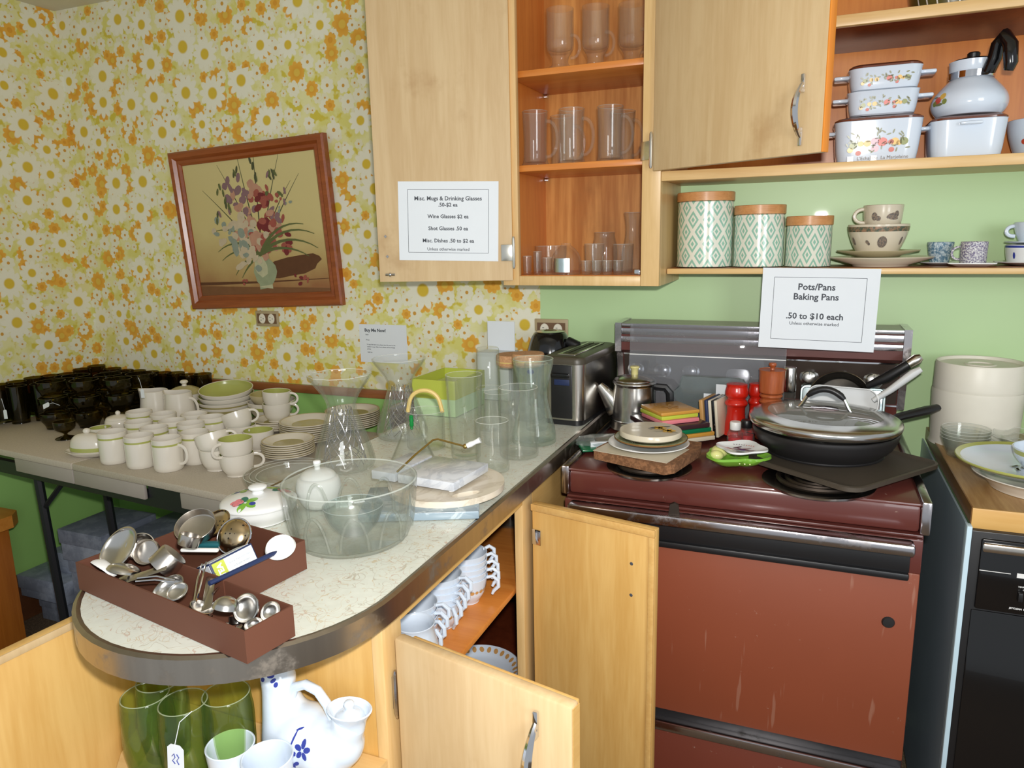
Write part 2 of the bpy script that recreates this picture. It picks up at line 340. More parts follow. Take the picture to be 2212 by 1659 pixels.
MT = dict(
 green=plain('green_wall_paint', (186, 216, 162), .42, 0, .5, .1, .05, 3), greenlow=plain('lower_green_wall_paint', (166, 216, 124), .5, 0, .4, 0, .05, 3), paper=wallpaper(), lam=laminate(),
 maple=wood('maple_veneer', (206, 160, 88), (222, 182, 112), 'z', .8), maplepale=wood('worn_maple_veneer', (196, 166, 122), (210, 184, 142), 'z', .8, .45, .35), maplerail=wood('maple_rail', (210, 172, 112), (224, 190, 134), 'x', 1),
 maplestile=wood('maple_stile', (206, 170, 112), (222, 188, 134), 'z', 1), mapley=wood('maple_rail_along_counter', (206, 160, 92), (220, 180, 112), 'y', 1),
 orange=wood('orange_shellac_wood', (196, 112, 40), (216, 136, 58), 'z', .7, .35, 0, .3), orangey=wood('orange_shellac_shelf', (198, 116, 46), (220, 142, 66), 'x', .7, .35, 0, .3), ply=wood('plywood_back', (176, 110, 48), (214, 152, 82), 'z', .45, .5, .3, 0, 1.6),
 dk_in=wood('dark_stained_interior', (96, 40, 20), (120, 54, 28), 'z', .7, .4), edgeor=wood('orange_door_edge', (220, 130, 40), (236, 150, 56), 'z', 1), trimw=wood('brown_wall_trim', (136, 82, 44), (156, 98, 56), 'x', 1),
 frame=wood('picture_frame_wood', (130, 62, 26), (160, 84, 38), 'x', .8, .3, 0, .3), bench=wood('honey_furniture_wood', (196, 120, 40), (214, 142, 58), 'x', .6), bamboo=wood('bamboo_lid_wood', (188, 130, 76), (210, 154, 98), 'x', 2.5, .45), block=wood('butcher_block', (150, 112, 66), (190, 156, 104), 'y', .9, .5, .6), blockend=wood('butcher_block_end', (206, 158, 86), (222, 182, 116), 'x', .5, .4), blocks=wood('butcher_block_side', (116, 80, 40), (140, 100, 54), 'y', 1),
 tablew=wood('orange_table_side', (178, 100, 30), (202, 122, 44), 'z', .7), mill=wood('reddish_mill_wood', (150, 72, 36), (176, 94, 50), 'z', 2, .35, 0, .3), cork=speck('cork_bark', (112, 76, 48), (148, 104, 70), 90), corklid=speck('cork_lid', (196, 146, 104), (214, 166, 124), 160, .8),
 steel=metal('brushed_steel', (214, 208, 200), .24, (1, 1, .05)), chrome=metal('chrome', (226, 226, 230), .09), dchrome=metal('worn_chrome', (196, 192, 196), .2, None, .7), edgeband=metal('ribbed_counter_metal', (186, 176, 164), .3, (1, 1, .04), .35), alum=metal('polished_aluminium', (222, 220, 216), .2, (.1, .1, 1)), brass=metal('dull_brass', (190, 160, 90), .3), sil=metal('silver_utensil', (216, 214, 210), .22), strain=holes('pierced_strainer_metal', (206, 184, 148)), hinge=metal('polished_hinge', (236, 232, 220), .22), blackm=metal('dark_cast_metal', (74, 66, 60), .5),
 brown=painted('brown_enamel', (96, 48, 42), .5, .3, .2), oven=painted('oven_door_enamel', (136, 68, 42), .3, .5, .05, .35), drawer=painted('drawer_enamel', (112, 52, 36), .4, .5), black=plain('black_plastic', (26, 26, 28), .38), blackg=plain('black_gloss', (14, 14, 16), .14, 0, .5, .4), pan=plain('nonstick_pan_black', (34, 33, 34), .42), bpanel=plain('console_dark_panel', (62, 52, 46), .3), grid=plain('griddle_grey_brown', (80, 72, 62), .5, .3),
 white=plain('white_glaze', (228, 230, 230), .16, 0, .5, .3, .015), cream=plain('cream_glaze', (226, 220, 208), .2, 0, .5, .3, .02), avo=plain('avocado_green_glaze', (172, 176, 96), .22, 0, .5, .3, .03), tanring=plain('olive_tan_glaze', (176, 166, 112), .25, 0, .5, .2, .05), rimtan=plain('beige_rim_glaze', (196, 184, 148), .25), bluew=plain('bluish_white_glaze', (214, 226, 240), .14, 0, .5, .35, .01), plast=plain('ivory_plastic', (226, 222, 208), .4), plasticw=plain('white_plastic', (232, 232, 230), .4),
 cobalt=plain('cobalt_painted_flower', (52, 64, 150), .3), gold=plain('butterfly_gold', (196, 150, 92), .3), dkbrown=plain('dark_brown_glaze', (70, 34, 26), .15, 0, .5, .4), red=plain('red_lacquer', (198, 34, 20), .25, 0, .5, .3), lime=plain('lime_card', (186, 196, 76), .6), mint=plain('mint_card', (196, 226, 178), .6), limein=plain('pale_lime_inside', (214, 222, 150), .6), boxbrown=plain('brown_cardboard', (98, 60, 45), .6, 0, .4), greybox=speck('grey_blue_carton', (146, 156, 176), (172, 182, 200), 12, .8), greylid=speck('dark_grey_carton_top', (120, 128, 146), (144, 152, 170), 12, .8), paperw=plain('white_paper', (226, 232, 238), .7, 0, .3, 0, .015), ink=plain('dark_grey_ink', (70, 74, 82), .7), inkl=plain('faint_grey_ink', (150, 156, 164), .7),
 table=speck('grey_plastic_tabletop', (184, 174, 158), (200, 190, 174), 220, .6, .35, .65), tableside=plain('grey_plastic_apron', (168, 160, 152), .55), tleg=plain('black_table_steel', (24, 26, 32), .45), carpet=speck('brown_carpet', (92, 76, 58), (128, 108, 84), 150), base=wood('brown_baseboard', (92, 56, 34), (110, 70, 44), 'x', 1),
 bluepanel=plain('blue_grey_painted_metal', (146, 166, 178), .42, 0, .5, 0, .1, 6), bluestrip=plain('pale_blue_metal_edge', (190, 214, 226), .4), tan=plain('tan_outlet_plate', (176, 158, 122), .45), tanp=plain('brown_outlet_insert', (112, 84, 60), .45), outl=plain('white_outlet', (232, 226, 208), .4),
 ivoryc=plain('ivory_china', (214, 204, 182), .2, 0, .5, .3, .02), band=speck('decorated_border_band', (74, 88, 72), (156, 120, 92), 120, .3), motif=speck('grey_brown_motif', (96, 92, 88), (150, 130, 112), 300, .4), bluepat=speck('blue_transfer_pattern', (86, 124, 150), (206, 220, 226), 130, .25), purp=speck('purple_grain_pattern', (116, 108, 140), (222, 222, 222), 260, .25, .45, .55), rust=plain('rust_fruit', (190, 70, 40), .3), fruity=plain('yellow_fruit', (222, 178, 70), .3), fruitg=plain('green_fruit', (124, 134, 50), .3), leafg=plain('olive_leaf_sprig', (112, 116, 74), .3), mauve=plain('mauve_plum', (206, 164, 178), .3), redf=plain('red_pepper', (204, 70, 48), .3), amberlid=plain('amber_lid_edge', (110, 62, 44), .15, 0, .5, .3),
 pink=plain('pink_tile', (222, 128, 136), .25), ygreen=plain('lime_tile', (190, 200, 70), .25), orng=plain('golden_tile', (208, 152, 66), .25, 0, .5, .3, .12), dk=plain('dark_plum_tile', (62, 40, 44), .25), gtile=plain('green_tile', (20, 110, 70), .25), tanb=plain('tan_tile', (186, 142, 84), .4), olive=speck('olive_plate_glaze', (96, 100, 70), (128, 132, 98), 30, .25), ltgreen=plain('lettuce_green', (124, 178, 62), .15, 0, .5, .4), ltyel=plain('pale_yellow_glaze', (222, 222, 148), .15, 0, .5, .4), teal=plain('teal_leaf', (44, 112, 100), .3), purple=plain('dark_purple_ink', (84, 48, 66), .3), tealpl=plain('teal_plastic', (30, 92, 100), .4), navy=plain('navy_card', (30, 44, 82), .5), straw=plain('rattan_handle', (224, 196, 122), .5), foil=metal('crinkled_foil', (210, 226, 228), .28),
 cv=canvas(), stickb=plain('dark_blue_sticker', (28, 38, 104), .3),
 clear=glass('clear_glass', (.985, .99, .982), (.88, .90, .875), 1.0, .045, (.80, .83, .76)), greeny=glass('greenish_glass', (.965, .985, .97), (.80, .89, .83), 1.0, .07, (.70, .80, .72)), thick=glass('thick_clear_glass', (.955, .962, .95), (.74, .77, .73), 1.1, .07, (.74, .77, .71)), lidgl=glass('lid_glass_grey_sheen', (.80, .81, .80), (.6, .62, .6), 1.3, .30, (.62, .64, .60)), smoke=glass('grey_green_glass', (.86, .90, .89), (.6, .68, .68), 1, .06, (.5, .6, .6)), olv=glass('dark_olive_glass', (.56, .50, .24), (.26, .21, .07), 1, .03, (.12, .1, .03)), gtum=glass('sage_green_glass', (.80, .89, .64), (.52, .64, .34), 1, .05, (.4, .52, .24)), acryl=glass('hazy_acrylic', (.84, .85, .87), (.7, .72, .74), 1, .24, (.6, .6, .62)), plbag=glass('clear_plastic_bag', (.8, .84, .85), (.6, .68, .68), 1.2, .2, (.66, .74, .72), .12), netg=glass('netted_glass_filling', (.6, .58, .53), (.4, .38, .34), .8, .25, (.6, .57, .5)), pinkgl=glass('clear_bottle_plastic', (.96, .95, .95), (.88, .86, .86), 1, .06),  # pan lid glass: its grey reflection is put into the haze colour
 dian=diamonds(), slate=marble('grey_white_marble', (208, 212, 218), (178, 184, 194)), crm=marble('cream_marble', (222, 212, 194), (196, 182, 160), 7), bmar=marble('blue_grey_marble', (142, 160, 172), (196, 208, 214), 12))
RIMS = {MT['thick'].name: rimglass('thick_glass_rim', (.70, .75, .70), .4), MT['clear'].name: rimglass('clear_glass_rim', (.80, .83, .78)), MT['greeny'].name: rimglass('greenish_glass_rim', (.62, .76, .66)), MT['smoke'].name: rimglass('smoky_glass_rim', (.5, .58, .58)), MT['gtum'].name: rimglass('sage_glass_rim', (.5, .58, .38)), MT['olv'].name: rimglass('olive_glass_rim', (.16, .13, .05), .4)}
# ================================================================== the room
ZT = .912
g = G()
g.b6(-2.88, -.797, 0, .08, ZT, 2.338, 0); g.b6(-2.88, -.797, 0, .08, -.1, ZT, 1); g.b6(-.797, 1.3, 0, .08, -.1, 2.338, 2)
struct('wall_back', g, [MT['paper'], MT['greenlow'], MT['green']])
g = G(); g.b6(-2.88, -2.8, -2.6, 0, ZT, 2.338, 0); g.b6(-2.88, -2.8, -2.6, 0, -.1, ZT, 1)
struct('wall_left', g, [MT['paper'], MT['greenlow']])
struct('floor', G().b6(-2.8, 1.3, -2.6, 0, -.1, 0), MT['carpet'])
struct('ceiling', G().b6(-2.88, 1.3, -2.6, .08, 2.338, 2.42), plain('cream_ceiling_paint', (214, 208, 190), .8))
struct('trim_1', G().b6(-2.8, -1.05, -.022, 0, ZT-.03, ZT, 0, .004), MT['trimw'])
struct('trim_2', G().b6(-2.8, -2.78, -2.6, -.022, ZT-.03, ZT, 0, .004), MT['trimw'])
struct('baseboard_back', G().b6(-2.8, -1.05, -.016, 0, 0, .1, 0, .003), MT['base'])
struct('baseboard_left', G().b6(-2.8, -2.784, -2.6, -.016, 0, .19, 0, .003), MT['base'])

def hinge(parent, loc, rz, h=.074, leaf=.034, name='hinge'):
    g = G(); g.tube([(0, 0, -h/2-.006), (0, 0, -h/2), (0, 0, h/2), (0, 0, h/2+.006)], [.0025, .0042, .0042, .0025], 8); g.box((leaf/2, 0, 0), (leaf, .003, h*.6), 0, .001)
    for z in (-.011, .011): g.lathe([(0, .0021), (.0022, .0018)], 8, rot(PI/2, 0, 0, (leaf*.6, -.0015, z)))
    return ob(name, g, MT['hinge'], parent, loc, rz)
def bow_handle(parent, loc, rz, L=.115, name='handle', rx=0):
    g = G(); pts = [(0, -.026*sin(PI*i/12)**.8, L*(i/12-.5)) for i in range(13)]
    g.tube(pts, [.0035+.0038*sin(PI*i/12) for i in range(13)], 8, up=(1, 0, 0)); 
    for q in (-1, 1): g.box((0, -.002, q*L*.5), (.008, .006, .03), 0, .002); g.box((0, -.006, q*L*.36), (.007, .014, .012), 0, .002)
    return ob(name, g, MT['chrome'], parent, loc, rz)

# ------------------------------------------------------------------ upper glass cabinet
YF = -.307
uc = thing('wall_cabinet', 'maple wall cabinet with open door showing clear glass mugs on its shelves', 'cabinet', (-.578, YF, 1.307))
def LX(x, y, z): return (x+.578, y-YF, z-1.307)
def bb(g, x0, x1, y0, y1, z0, z1, ox, oy, oz, mi=0, bev=0): return g.b6(x0-ox, x1-ox, y0-oy, y1-oy, z0-oz, z1-oz, mi, bev)
o_ = (-.578, YF, 1.307)
g = G(); bb(g, -.794, -.776, YF+.019, -.002, 1.307, 2.33, *o_); bb(g, -.380, -.362, YF+.019, -.002, 1.307, 2.33, *o_); bb(g, -.776, -.380, YF+.019, -.002, 1.315, 1.333, *o_)
ob('carcass', g, MT['maplestile'], uc)
g = G(); bb(g, -.775, -.770, YF+.02, -.012, 1.333, 2.33, *o_); bb(g, -.386, -.381, YF+.02, -.012, 1.333, 2.33, *o_); bb(g, -.770, -.386, YF+.019, -.012, 1.3325, 1.3345, *o_)
ob('inner_lining', g, MT['orange'], uc)
g = G(); bb(g, -.775, -.381, -.012, -.004, 1.315, 2.33, *o_); ob('back_panel', g, MT['ply'], uc)
g = G(); bb(g, -.794, -.747, YF, YF+.019, 1.307, 2.33, *o_, 0, .002); bb(g, -.747, -.410, YF, YF+.019, 1.307, 1.333, *o_, 0, .002); bb(g, -.410, -.362, YF, YF+.019, 1.307, 2.33, *o_, 0, .002)
ob('face_frame', g, MT['maplestile'], uc)
for z in (1.628, 1.868):
    g = G(); bb(g, -.769, -.387, YF+.024, -.013, z-.017, z, *o_, 0, .002); ob('shelf', g, MT['orangey'], uc)
    g = G(); bb(g, -.769, -.757, -.03, -.014, z-.026, z-.017, *o_, 0, .001); ob('shelf_pin', g, MT['chrome'], uc)
g = G(); bb(g, -.432, -.416, YF+.024, YF+.034, 1.334, 1.349, *o_, 0, .002); ob('door_catch', g, MT['chrome'], uc)
ang = math.atan2(-.092, -.371)          # open door swings out to the wall side
W, H = .378, .82
g = G(); g.b6(0, W, -.009, .009, 0, H, 0, .002); dr = ob('door', g, MT['maple'], uc, LX(-.762, YF-.004, 1.322), 0); dr.rotation_euler = (0, 0, ang)
g = G(); g.b6(W-.011, W, -.018, -.009, 0, H, 0, .002); g.b6(0.01, W, -.0125, -.009, 0, .012, 0, .001); g.b6(0, W, .009, .0105, 0, H); ob('door_lip', g, MT['maplepale'], dr)
# inner face of the open door looks towards +local y (room side)
for z in (.075, .775): h_ = hinge(dr, (.002, .012, z), 0); h_.location = (-.004, .016, z)
g = G(); g.tube([(W-.045, .0125, .02), (W-.018, .0125, .02)], .004, 8); g.ball((W-.031, .0135, .02), .006); ob('catch', g, MT['chrome'], dr)
g = G()
for z in (.06, .115): g.lathe([(0, .0012), (.0045, .001), (.005, 0)], 4, rot(-PI/2, 0, 0, (W-.028+z*.05, .0108, z+.01)))
ob('screw', g, MT['steel'], dr)
def paper_sign(name, label, rotm, wd, ht, lines, bd, cat='sign', t=.0006):
    s_ = thing(name, label, cat, rotm=rotm)
    ob('paper', G().b6(-wd/2, wd/2, -ht/2, ht/2, 0, t), MT['paperw'], s_)
    if bd:
        g = G(); x, y, q = wd/2-bd, ht/2-bd*.8, .0005; z = t+.0002
        for a in ((-x, x, y-q, y+q), (-x, x, -y-q, -y+q), (-x-q, -x+q, -y, y), (x-q, x+q, -y, y)): g.b6(a[0], a[1], a[2], a[3], t, z)
        ob('border_line', g, MT['ink'], s_)
    ob('lettering', text(lines, 0, Matrix.Translation((0, 0, t+.0003))), MT['ink'], s_)
    return s_
# paper price list taped to the inner face of the door (plane from hinge along the door)
e1 = Vector((cos(ang), sin(ang), 0)); nrm = Vector((-e1.y, e1.x, 0))
if nrm.y > 0: nrm = -nrm
ux = -e1; uz = Vector((0, 0, 1)); hp = Vector((-.762, YF-.004, 0))
tl = hp + e1*.176 + nrm*.0115; q = math.radians(-1.6)
B = Matrix(((ux.x, 0, nrm.x, tl.x), (ux.y, 0, nrm.y, tl.y), (0, 1, 0, 1.484), (0, 0, 0, 1))) @ Matrix.Rotation(q, 4, 'Z')
paper_sign('price_sign', 'white paper price list for mugs and glasses taped to open cabinet door', B, .279, .212,
  [('Misc. Mugs & Drinking Glasses', 0, .056, .0152, .0003, 'CENTER'), ('.50-$2 ea', 0, .0395, .0142, .0003, 'CENTER'), ('Wine Glasses $2 ea', 0, .0085, .0142, .0003, 'CENTER'), ('Shot Glasses .50 ea', 0, -.0235, .0142, .0003, 'CENTER'), ('Misc. Dishes .50 to $2 ea', 0, -.0565, .0142, .0003, 'CENTER'), ('Unless otherwise marked', 0, -.0785, .0115, .0001, 'CENTER')], .027)
# ------------------------------------------------------------------ upper right cabinet with white casseroles
rc = thing('wall_cabinet', 'maple wall cabinet over the stove, door ajar, white casseroles inside', 'cabinet', (.1, YF, 1.568))
o_ = (.1, YF, 1.568)
g = G(); bb(g, -.361, .78, YF+.02, -.002, 1.572, 1.590, *o_); bb(g, -.361, -.343, YF+.02, -.002, 1.59, 2.33, *o_); ob('carcass', g, MT['maplerail'], rc)
g = G(); bb(g, -.3615, .78, YF, YF+.02, 1.568, 1.592, *o_, 0, .002); ob('bottom_rail', g, MT['maplerail'], rc)
g = G(); bb(g, -.343, .78, -.012, -.003, 1.59, 2.33, *o_); ob('back_panel', g, MT['orange'], rc)
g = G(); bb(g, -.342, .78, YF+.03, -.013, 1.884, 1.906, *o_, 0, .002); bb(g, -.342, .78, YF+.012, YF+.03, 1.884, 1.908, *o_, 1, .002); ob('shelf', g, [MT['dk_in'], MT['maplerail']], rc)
da = math.radians(-32.1); W = .452
dr = ob('door', G().b6(0, W, -.019, 0, 0, .72, 0, .002), MT['maplepale'], rc, (-.369-.1, -.004, 1.592-1.568), da)
ob('door_edge', G().b6(W-.0005, W+.0035, -.019, .001, 0, .72, 0, .001).b6(.004, W, .0001, .003, 0.004, .716), MT['edgeor'], dr)
bow_handle(dr, (W-.046, -.021, .085), 0, .108)
h_ = hinge(dr, (-.004, -.022, .05), PI); 
# low open shelf under it
ls = thing('wall_shelf', 'narrow brown wall shelf holding green patterned canisters and china', 'shelf', (.1, -.1, 1.332))
ob('board', G().b6(-.461, .7, -.1, .098, 0, .016, 0, .003), MT['trimw'], ls)
ob('front_edge', G().b6(-.461, .7, -.106, -.1, .0005, .0155, 0, .003), MT['maplerail'], ls)
# sign hanging from the shelf over the stove
B = Matrix.Translation((.0185, -.2092, 1.2455)) @ Matrix.Rotation(PI/2, 4, 'X') @ Matrix.Rotation(math.radians(-.9), 4, 'Z')
paper_sign('price_sign', 'white paper price sign for pots and baking pans hanging from wall shelf over stove', B, .271, .204,
  [('Pots/Pans', -.006, .048, .0225, .0005, 'CENTER'), ('Baking Pans', -.006, .0235, .0225, .0005, 'CENTER'), ('.50 to $10 each', -.006, -.025, .0212, .0005, 'CENTER'), ('Unless otherwise marked', -.006, -.0405, .0112, .0001, 'CENTER')], .029)

# ------------------------------------------------------------------ peninsula counter
YE = -1.36; RC = .25; XC = -.785
def outline(off, n=28):
    p = [(XC+RC+off, -.0015), (XC-RC-off, -.0015)]
    return p[:0] + [(XC-RC-off, -.0015)] + [(XC+(RC+off)*cos(PI+PI*i/n), YE+(RC+off)*sin(PI+PI*i/n)) for i in range(n+1)] + [(XC+RC+off, -.0015)]
ct = thing('peninsula_countertop', 'rounded white squiggle laminate peninsula countertop with wide metal edging', 'countertop', (XC, -.8, .9))
sh = Matrix.Translation((-XC, .8, -.9))
ob('laminate_top', G().prism(outline(-.009), .902, .935, 0, sh), MT['lam'], ct)
g = G(); a, b = outline(.002), outline(-.0088); n = len(a)
prof_in, prof_out = .0, .0
v = [(p[0], p[1], .9355) for p in b]+[(p[0], p[1], .9362) for p in outline(-.0035)]+[(p[0], p[1], .933) for p in a]+[(p[0], p[1], .898) for p in a]+[(p[0], p[1], .897) for p in b]
f = [(k*n+i, k*n+i+1, (k+1)*n+i+1, (k+1)*n+i) for k in range(4) for i in range(n-1)]
g.add(v, f, 0, sh); ob('metal_edging', g, MT['edgeband'], ct, sharp=.5)
# ------------------------------------------------------------------ base cabinet under it
bc = thing('base_cabinet', 'maple base cabinet under the peninsula with doors standing open', 'cabinet', (XC, -.8, 0))
o_ = (XC, -.8, 0); X1, X0 = -.56, -1.012
g = G(); bb(g, X0, X1-.02, YE+.001, YE+.018, .1, .896, *o_); ob('end_panel', g, MT['maple'], bc)
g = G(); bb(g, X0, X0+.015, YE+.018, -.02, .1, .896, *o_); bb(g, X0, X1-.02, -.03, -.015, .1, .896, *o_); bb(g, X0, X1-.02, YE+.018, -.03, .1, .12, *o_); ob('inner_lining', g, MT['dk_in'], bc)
for y0, y1 in ((YE, -1.305), (-.785, -.723), (-.1, -.02)): g = G(); bb(g, X1-.02, X1, y0, y1, .06, .896, *o_, 0, .002); ob('stile', g, MT['maplestile'], bc)
g = G(); bb(g, X1-.02, X1, -1.305, -.785, .862, .896, *o_); bb(g, X1-.0202, X1-.0002, -.723, -.1, .06, .896, *o_); bb(g, X1-.02, X1, -1.305, -.785, .06, .12, *o_); ob('rail', g, MT['mapley'], bc)
g = G(); bb(g, X0+.016, -.585, YE+.019, -.031, .640, .655, *o_, 0, .003); ob('inner_shelf', g, MT['orangey'], bc)
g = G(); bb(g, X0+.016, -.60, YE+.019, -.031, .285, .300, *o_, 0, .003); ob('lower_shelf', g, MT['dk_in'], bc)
# near door, outer face to the camera
a1 = math.atan2(-.066, .298); W = .306
dr = ob('door', G().b6(0, W, -.010, .010, 0, .70, 0, .005), MT['maplepale'], bc, (-.546-XC, -1.338+.8, .157), a1)
ob('door_lip', G().b6(.018, W-.004, .010, .018, .004, .696, 0, .002).b6(W, W+.001, -.008, .009, .004, .696), MT['mapley'], dr)
bow_handle(dr, (W-.052, -.0115, .60), 0, .125)
hg = G(); hg.tube([(0, 0, -.04), (0, 0, -.032), (0, 0, .032), (0, 0, .04)], [.003, .005, .005, .003], 8); hg.box((-.009, .0, 0), (.018, .004, .055), 0, .001)
ob('hinge', hg, MT['dchrome'], dr, (-.006, -.004, .60))
# far door, inner face with chrome catch, swung in front of the stove
a2 = math.atan2(-.062, .287); W = .294
dr = ob('door', G().b6(0, W, -.009, .009, 0, .70, 0, .002), MT['maple'], bc, (-.545-XC, -.752+.8, .160), a2)
ob('door_lip', G().b6(0, W, -.0155, -.009, .684, .70, 0, .002).b6(W-.013, W, -.0155, -.009, 0, .684, 0, .002), MT['mapley'], dr)
ob('hinge_plate', G().box((.012, -.0105, .622), (.022, .003, .036), 0, .001), MT['chrome'], dr)
g = G()
for z in (.615, .545): g.lathe([(0, .0012), (.003, .001), (.004, 0)], 6, rot(PI/2, 0, 0, (W-.052, -.0092, z)))
ob('screw_hole', g, MT['ink'], dr)
# door on the far side, swung round towards the camera
a3 = math.atan2(-.44, -.035)
dr = ob('door', G().b6(0, .44, -.009, .009, 0, .72, 0, .002), MT['maple'], bc, (X0-.012-XC, -1.345+.8, .152), a3)
ob('door_lip', G().b6(0, .44, .009, .012, .708, .72, 0, .001), MT['maplepale'], dr)
# ------------------------------------------------------------------ rounded corner shelf at the end
cs = thing('corner_shelf', 'rounded maple end shelf under the counter tip holding green tumblers', 'shelf', (XC, YE, .655))
hd = [(.222*cos(PI+PI*i/20), .232*sin(PI+PI*i/20)-.001) for i in range(21)]
ob('shelf_board', G().prism(hd, -.018, 0), MT['maplerail'], cs)
ob('lower_board', G().prism(hd, -.57, -.552), MT['maplerail'], cs)

# ------------------------------------------------------------------ stove
S0, S1, SY = -.517, .245, -.64
st = thing('stove', 'brown electric kitchen range with chrome trim and black oven handle', 'stove', (-.136, -.33, 0))
o_ = (-.136, -.33, 0)
g = G(); bb(g, S0+.008, S1-.008, SY+.012, -.02, .05, .84, *o_, 0, .004); ob('body', g, MT['brown'], st)
g = G(); bb(g, S0+.018, S1-.018, SY, -.09, .848, .904, *o_, 0, .008); bb(g, S0+.018, S1-.018, SY+.002, -.1, .9, .9085, *o_, 0, .004); ob('cooktop', g, MT['brown'], st)
for x in (S0, S1-.019):
    g = G(); bb(g, x, x+.019, SY-.004, -.06, .845, .914, *o_, 0, .004); ob('chrome_side_rail', g, MT['dchrome'], st)
for (cx, cy_, r) in ((-.325, -.575, .096), (.037, -.565, .112), (-.325, -.26, .09), (.04, -.26, .09)):
    x, y = cx+.136, cy_+.33
    b_ = ob('burner_ring', G().lathe([(r, .907), (r*1.02, .912), (r*.93, .9125), (r*.86, .9098), (r*.3, .9092), (0, .9092)], 36, Matrix.Translation((x, y, 0))), MT['alum'], st)
    g = G()
    for k in range(4): q = r*(.24+.16*k); g.tube([(x+q*cos(2*PI*i/28), y+q*sin(2*PI*i/28), .9165) for i in range(28)], .0052, 6, closed=True)
    ob('coil', g, MT['blackm'], b_)
g = G(); bb(g, S0+.012, S1-.012, SY-.016, SY, .768, .84, *o_, 0, .003); ob('oven_door_top', g, MT['brown'], st)
g = G(); bb(g, S0+.03, .215, SY-.058, SY-.02, .818, .842, *o_, 0, .006); ob('oven_handle', g, MT['dchrome'], st)
g = G(); bb(g, S0+.02, .212, SY-.024, SY-.0155, .770, .819, *o_, 0, .003); bb(g, S0+.02, .212, SY-.030, SY-.014, .756, .771, *o_, 0, .004); ob('handle_recess', g, MT['black'], st)
g = G(); bb(g, S0+.012, S1-.012, SY-.014, SY+.012, .345, .768, *o_, 0, .004); ob('oven_door', g, MT['oven'], st)
g = G(); g.lathe([(0, .004), (.010, .0035), (.0125, 0)], 20, rot(PI/2, 0, 0, (.204-.02+.136, SY-.014+.33, .655))); ob('door_button', g, MT['pan'], st)
g = G(); bb(g, S0+.012, S1-.012, SY-.004, SY+.012, .31, .345, *o_); ob('dark_gap', g, MT['black'], st)
g = G(); bb(g, S0+.012, S1-.012, SY-.030, SY+.004, .300, .322, *o_, 0, .003); ob('drawer_trim', g, MT['dchrome'], st)
g = G(); bb(g, S0+.012, S1-.012, SY-.012, SY+.012, .06, .300, *o_, 0, .004); ob('drawer', g, MT['drawer'], st)
# back console
g = G(); prof = [(-.012, .90), (-.075, .90), (-.092, .985), (-.112, 1.10), (-.135, 1.112), (-.135, 1.188), (-.012, 1.188)]
g.add([(x+.136, y+.33, z) for x in (S0+.002, S1-.018) for y, z in prof], [tuple(range(7))[::-1], tuple(range(7, 14))]+[(i, (i+1) % 7, 7+(i+1) % 7, 7+i) for i in range(7)]); ob('console', g, MT['brown'], st, sharp=.3)
for x in (S0, S1-.020):
    g = G(); pf = [(-.010, .95), (-.096, .975), (-.118, 1.10), (-.141, 1.108), (-.141, 1.191), (-.010, 1.191)]
    g.add([(q+.136, y+.33, z) for q in (x, x+.018) for y, z in pf], [tuple(range(6))[::-1], tuple(range(6, 12))]+[(i, (i+1) % 6, 6+(i+1) % 6, 6+i) for i in range(6)]); ob('console_end_cap', g, MT['dchrome'], st, sharp=.3)
g = G(); bb(g, S0+.018, S1-.02, -.142, -.134, 1.179, 1.190, *o_, 0, .002); bb(g, S0+.018, S1-.02, -.139, -.134, 1.158, 1.176, *o_, 0, .001); bb(g, S0+.018, S1-.02, -.139, -.134, 1.136, 1.152, *o_, 0, .001); ob('chrome_band', g, MT['dchrome'], st)
def on_panel(z, off=.0015): return -.092-(z-.985)/(1.10-.985)*.02-off
tilt = math.atan2(.02, .115)
g = G(); g.add([(x+.136, on_panel(z)+.33, z) for z in (.988, 1.097) for x in (S0+.02, S1-.022)], [(0, 1, 3, 2)]); ob('control_panel', g, MT['bpanel'], st)
g = G()
for z in (.984, 1.099): g.box((-.0, on_panel(z)+.33, z), (S1-S0-.04, .006, .004))
ob('panel_trim', g, MT['chrome'], st)
for x in (-.462, -.384, -.304, .009, .088, .165):
    k_ = ob('control_knob', G().lathe([(.025, 0), (.024, .004), (.0185, .006), (.017, .017), (.014, .0185), (0, .0185)], 24), MT['alum'], st, (x+.136, on_panel(1.052)+.33, 1.052)); k_.rotation_euler = (PI/2-tilt, 0, 0)
    ob('pointer', G().box((0, .009, .019), (.0015, .012, .001)), MT['ink'], k_)
x = -.175
k_ = ob('clock_dial', G().lathe([(.034, 0), (.032, .006), (.026, .007), (0, .007)], 28), MT['steel'], st, (x+.136, on_panel(1.045)+.33, 1.045)); k_.rotation_euler = (PI/2-tilt, 0, 0)
g = G(); g.prism([(-.012, 0), (.012, 0), (.009, .024), (0, .028), (-.009, .024)], 0, .009); dk_ = ob('knife_guard', g, MT['blackm'], None, (-.248, SY-.040, .8425)); dk_.rotation_euler = (PI/2, 0, .15); tag(dk_, 'small dark plastic wedge lying on the chrome oven handle', 'scrap')
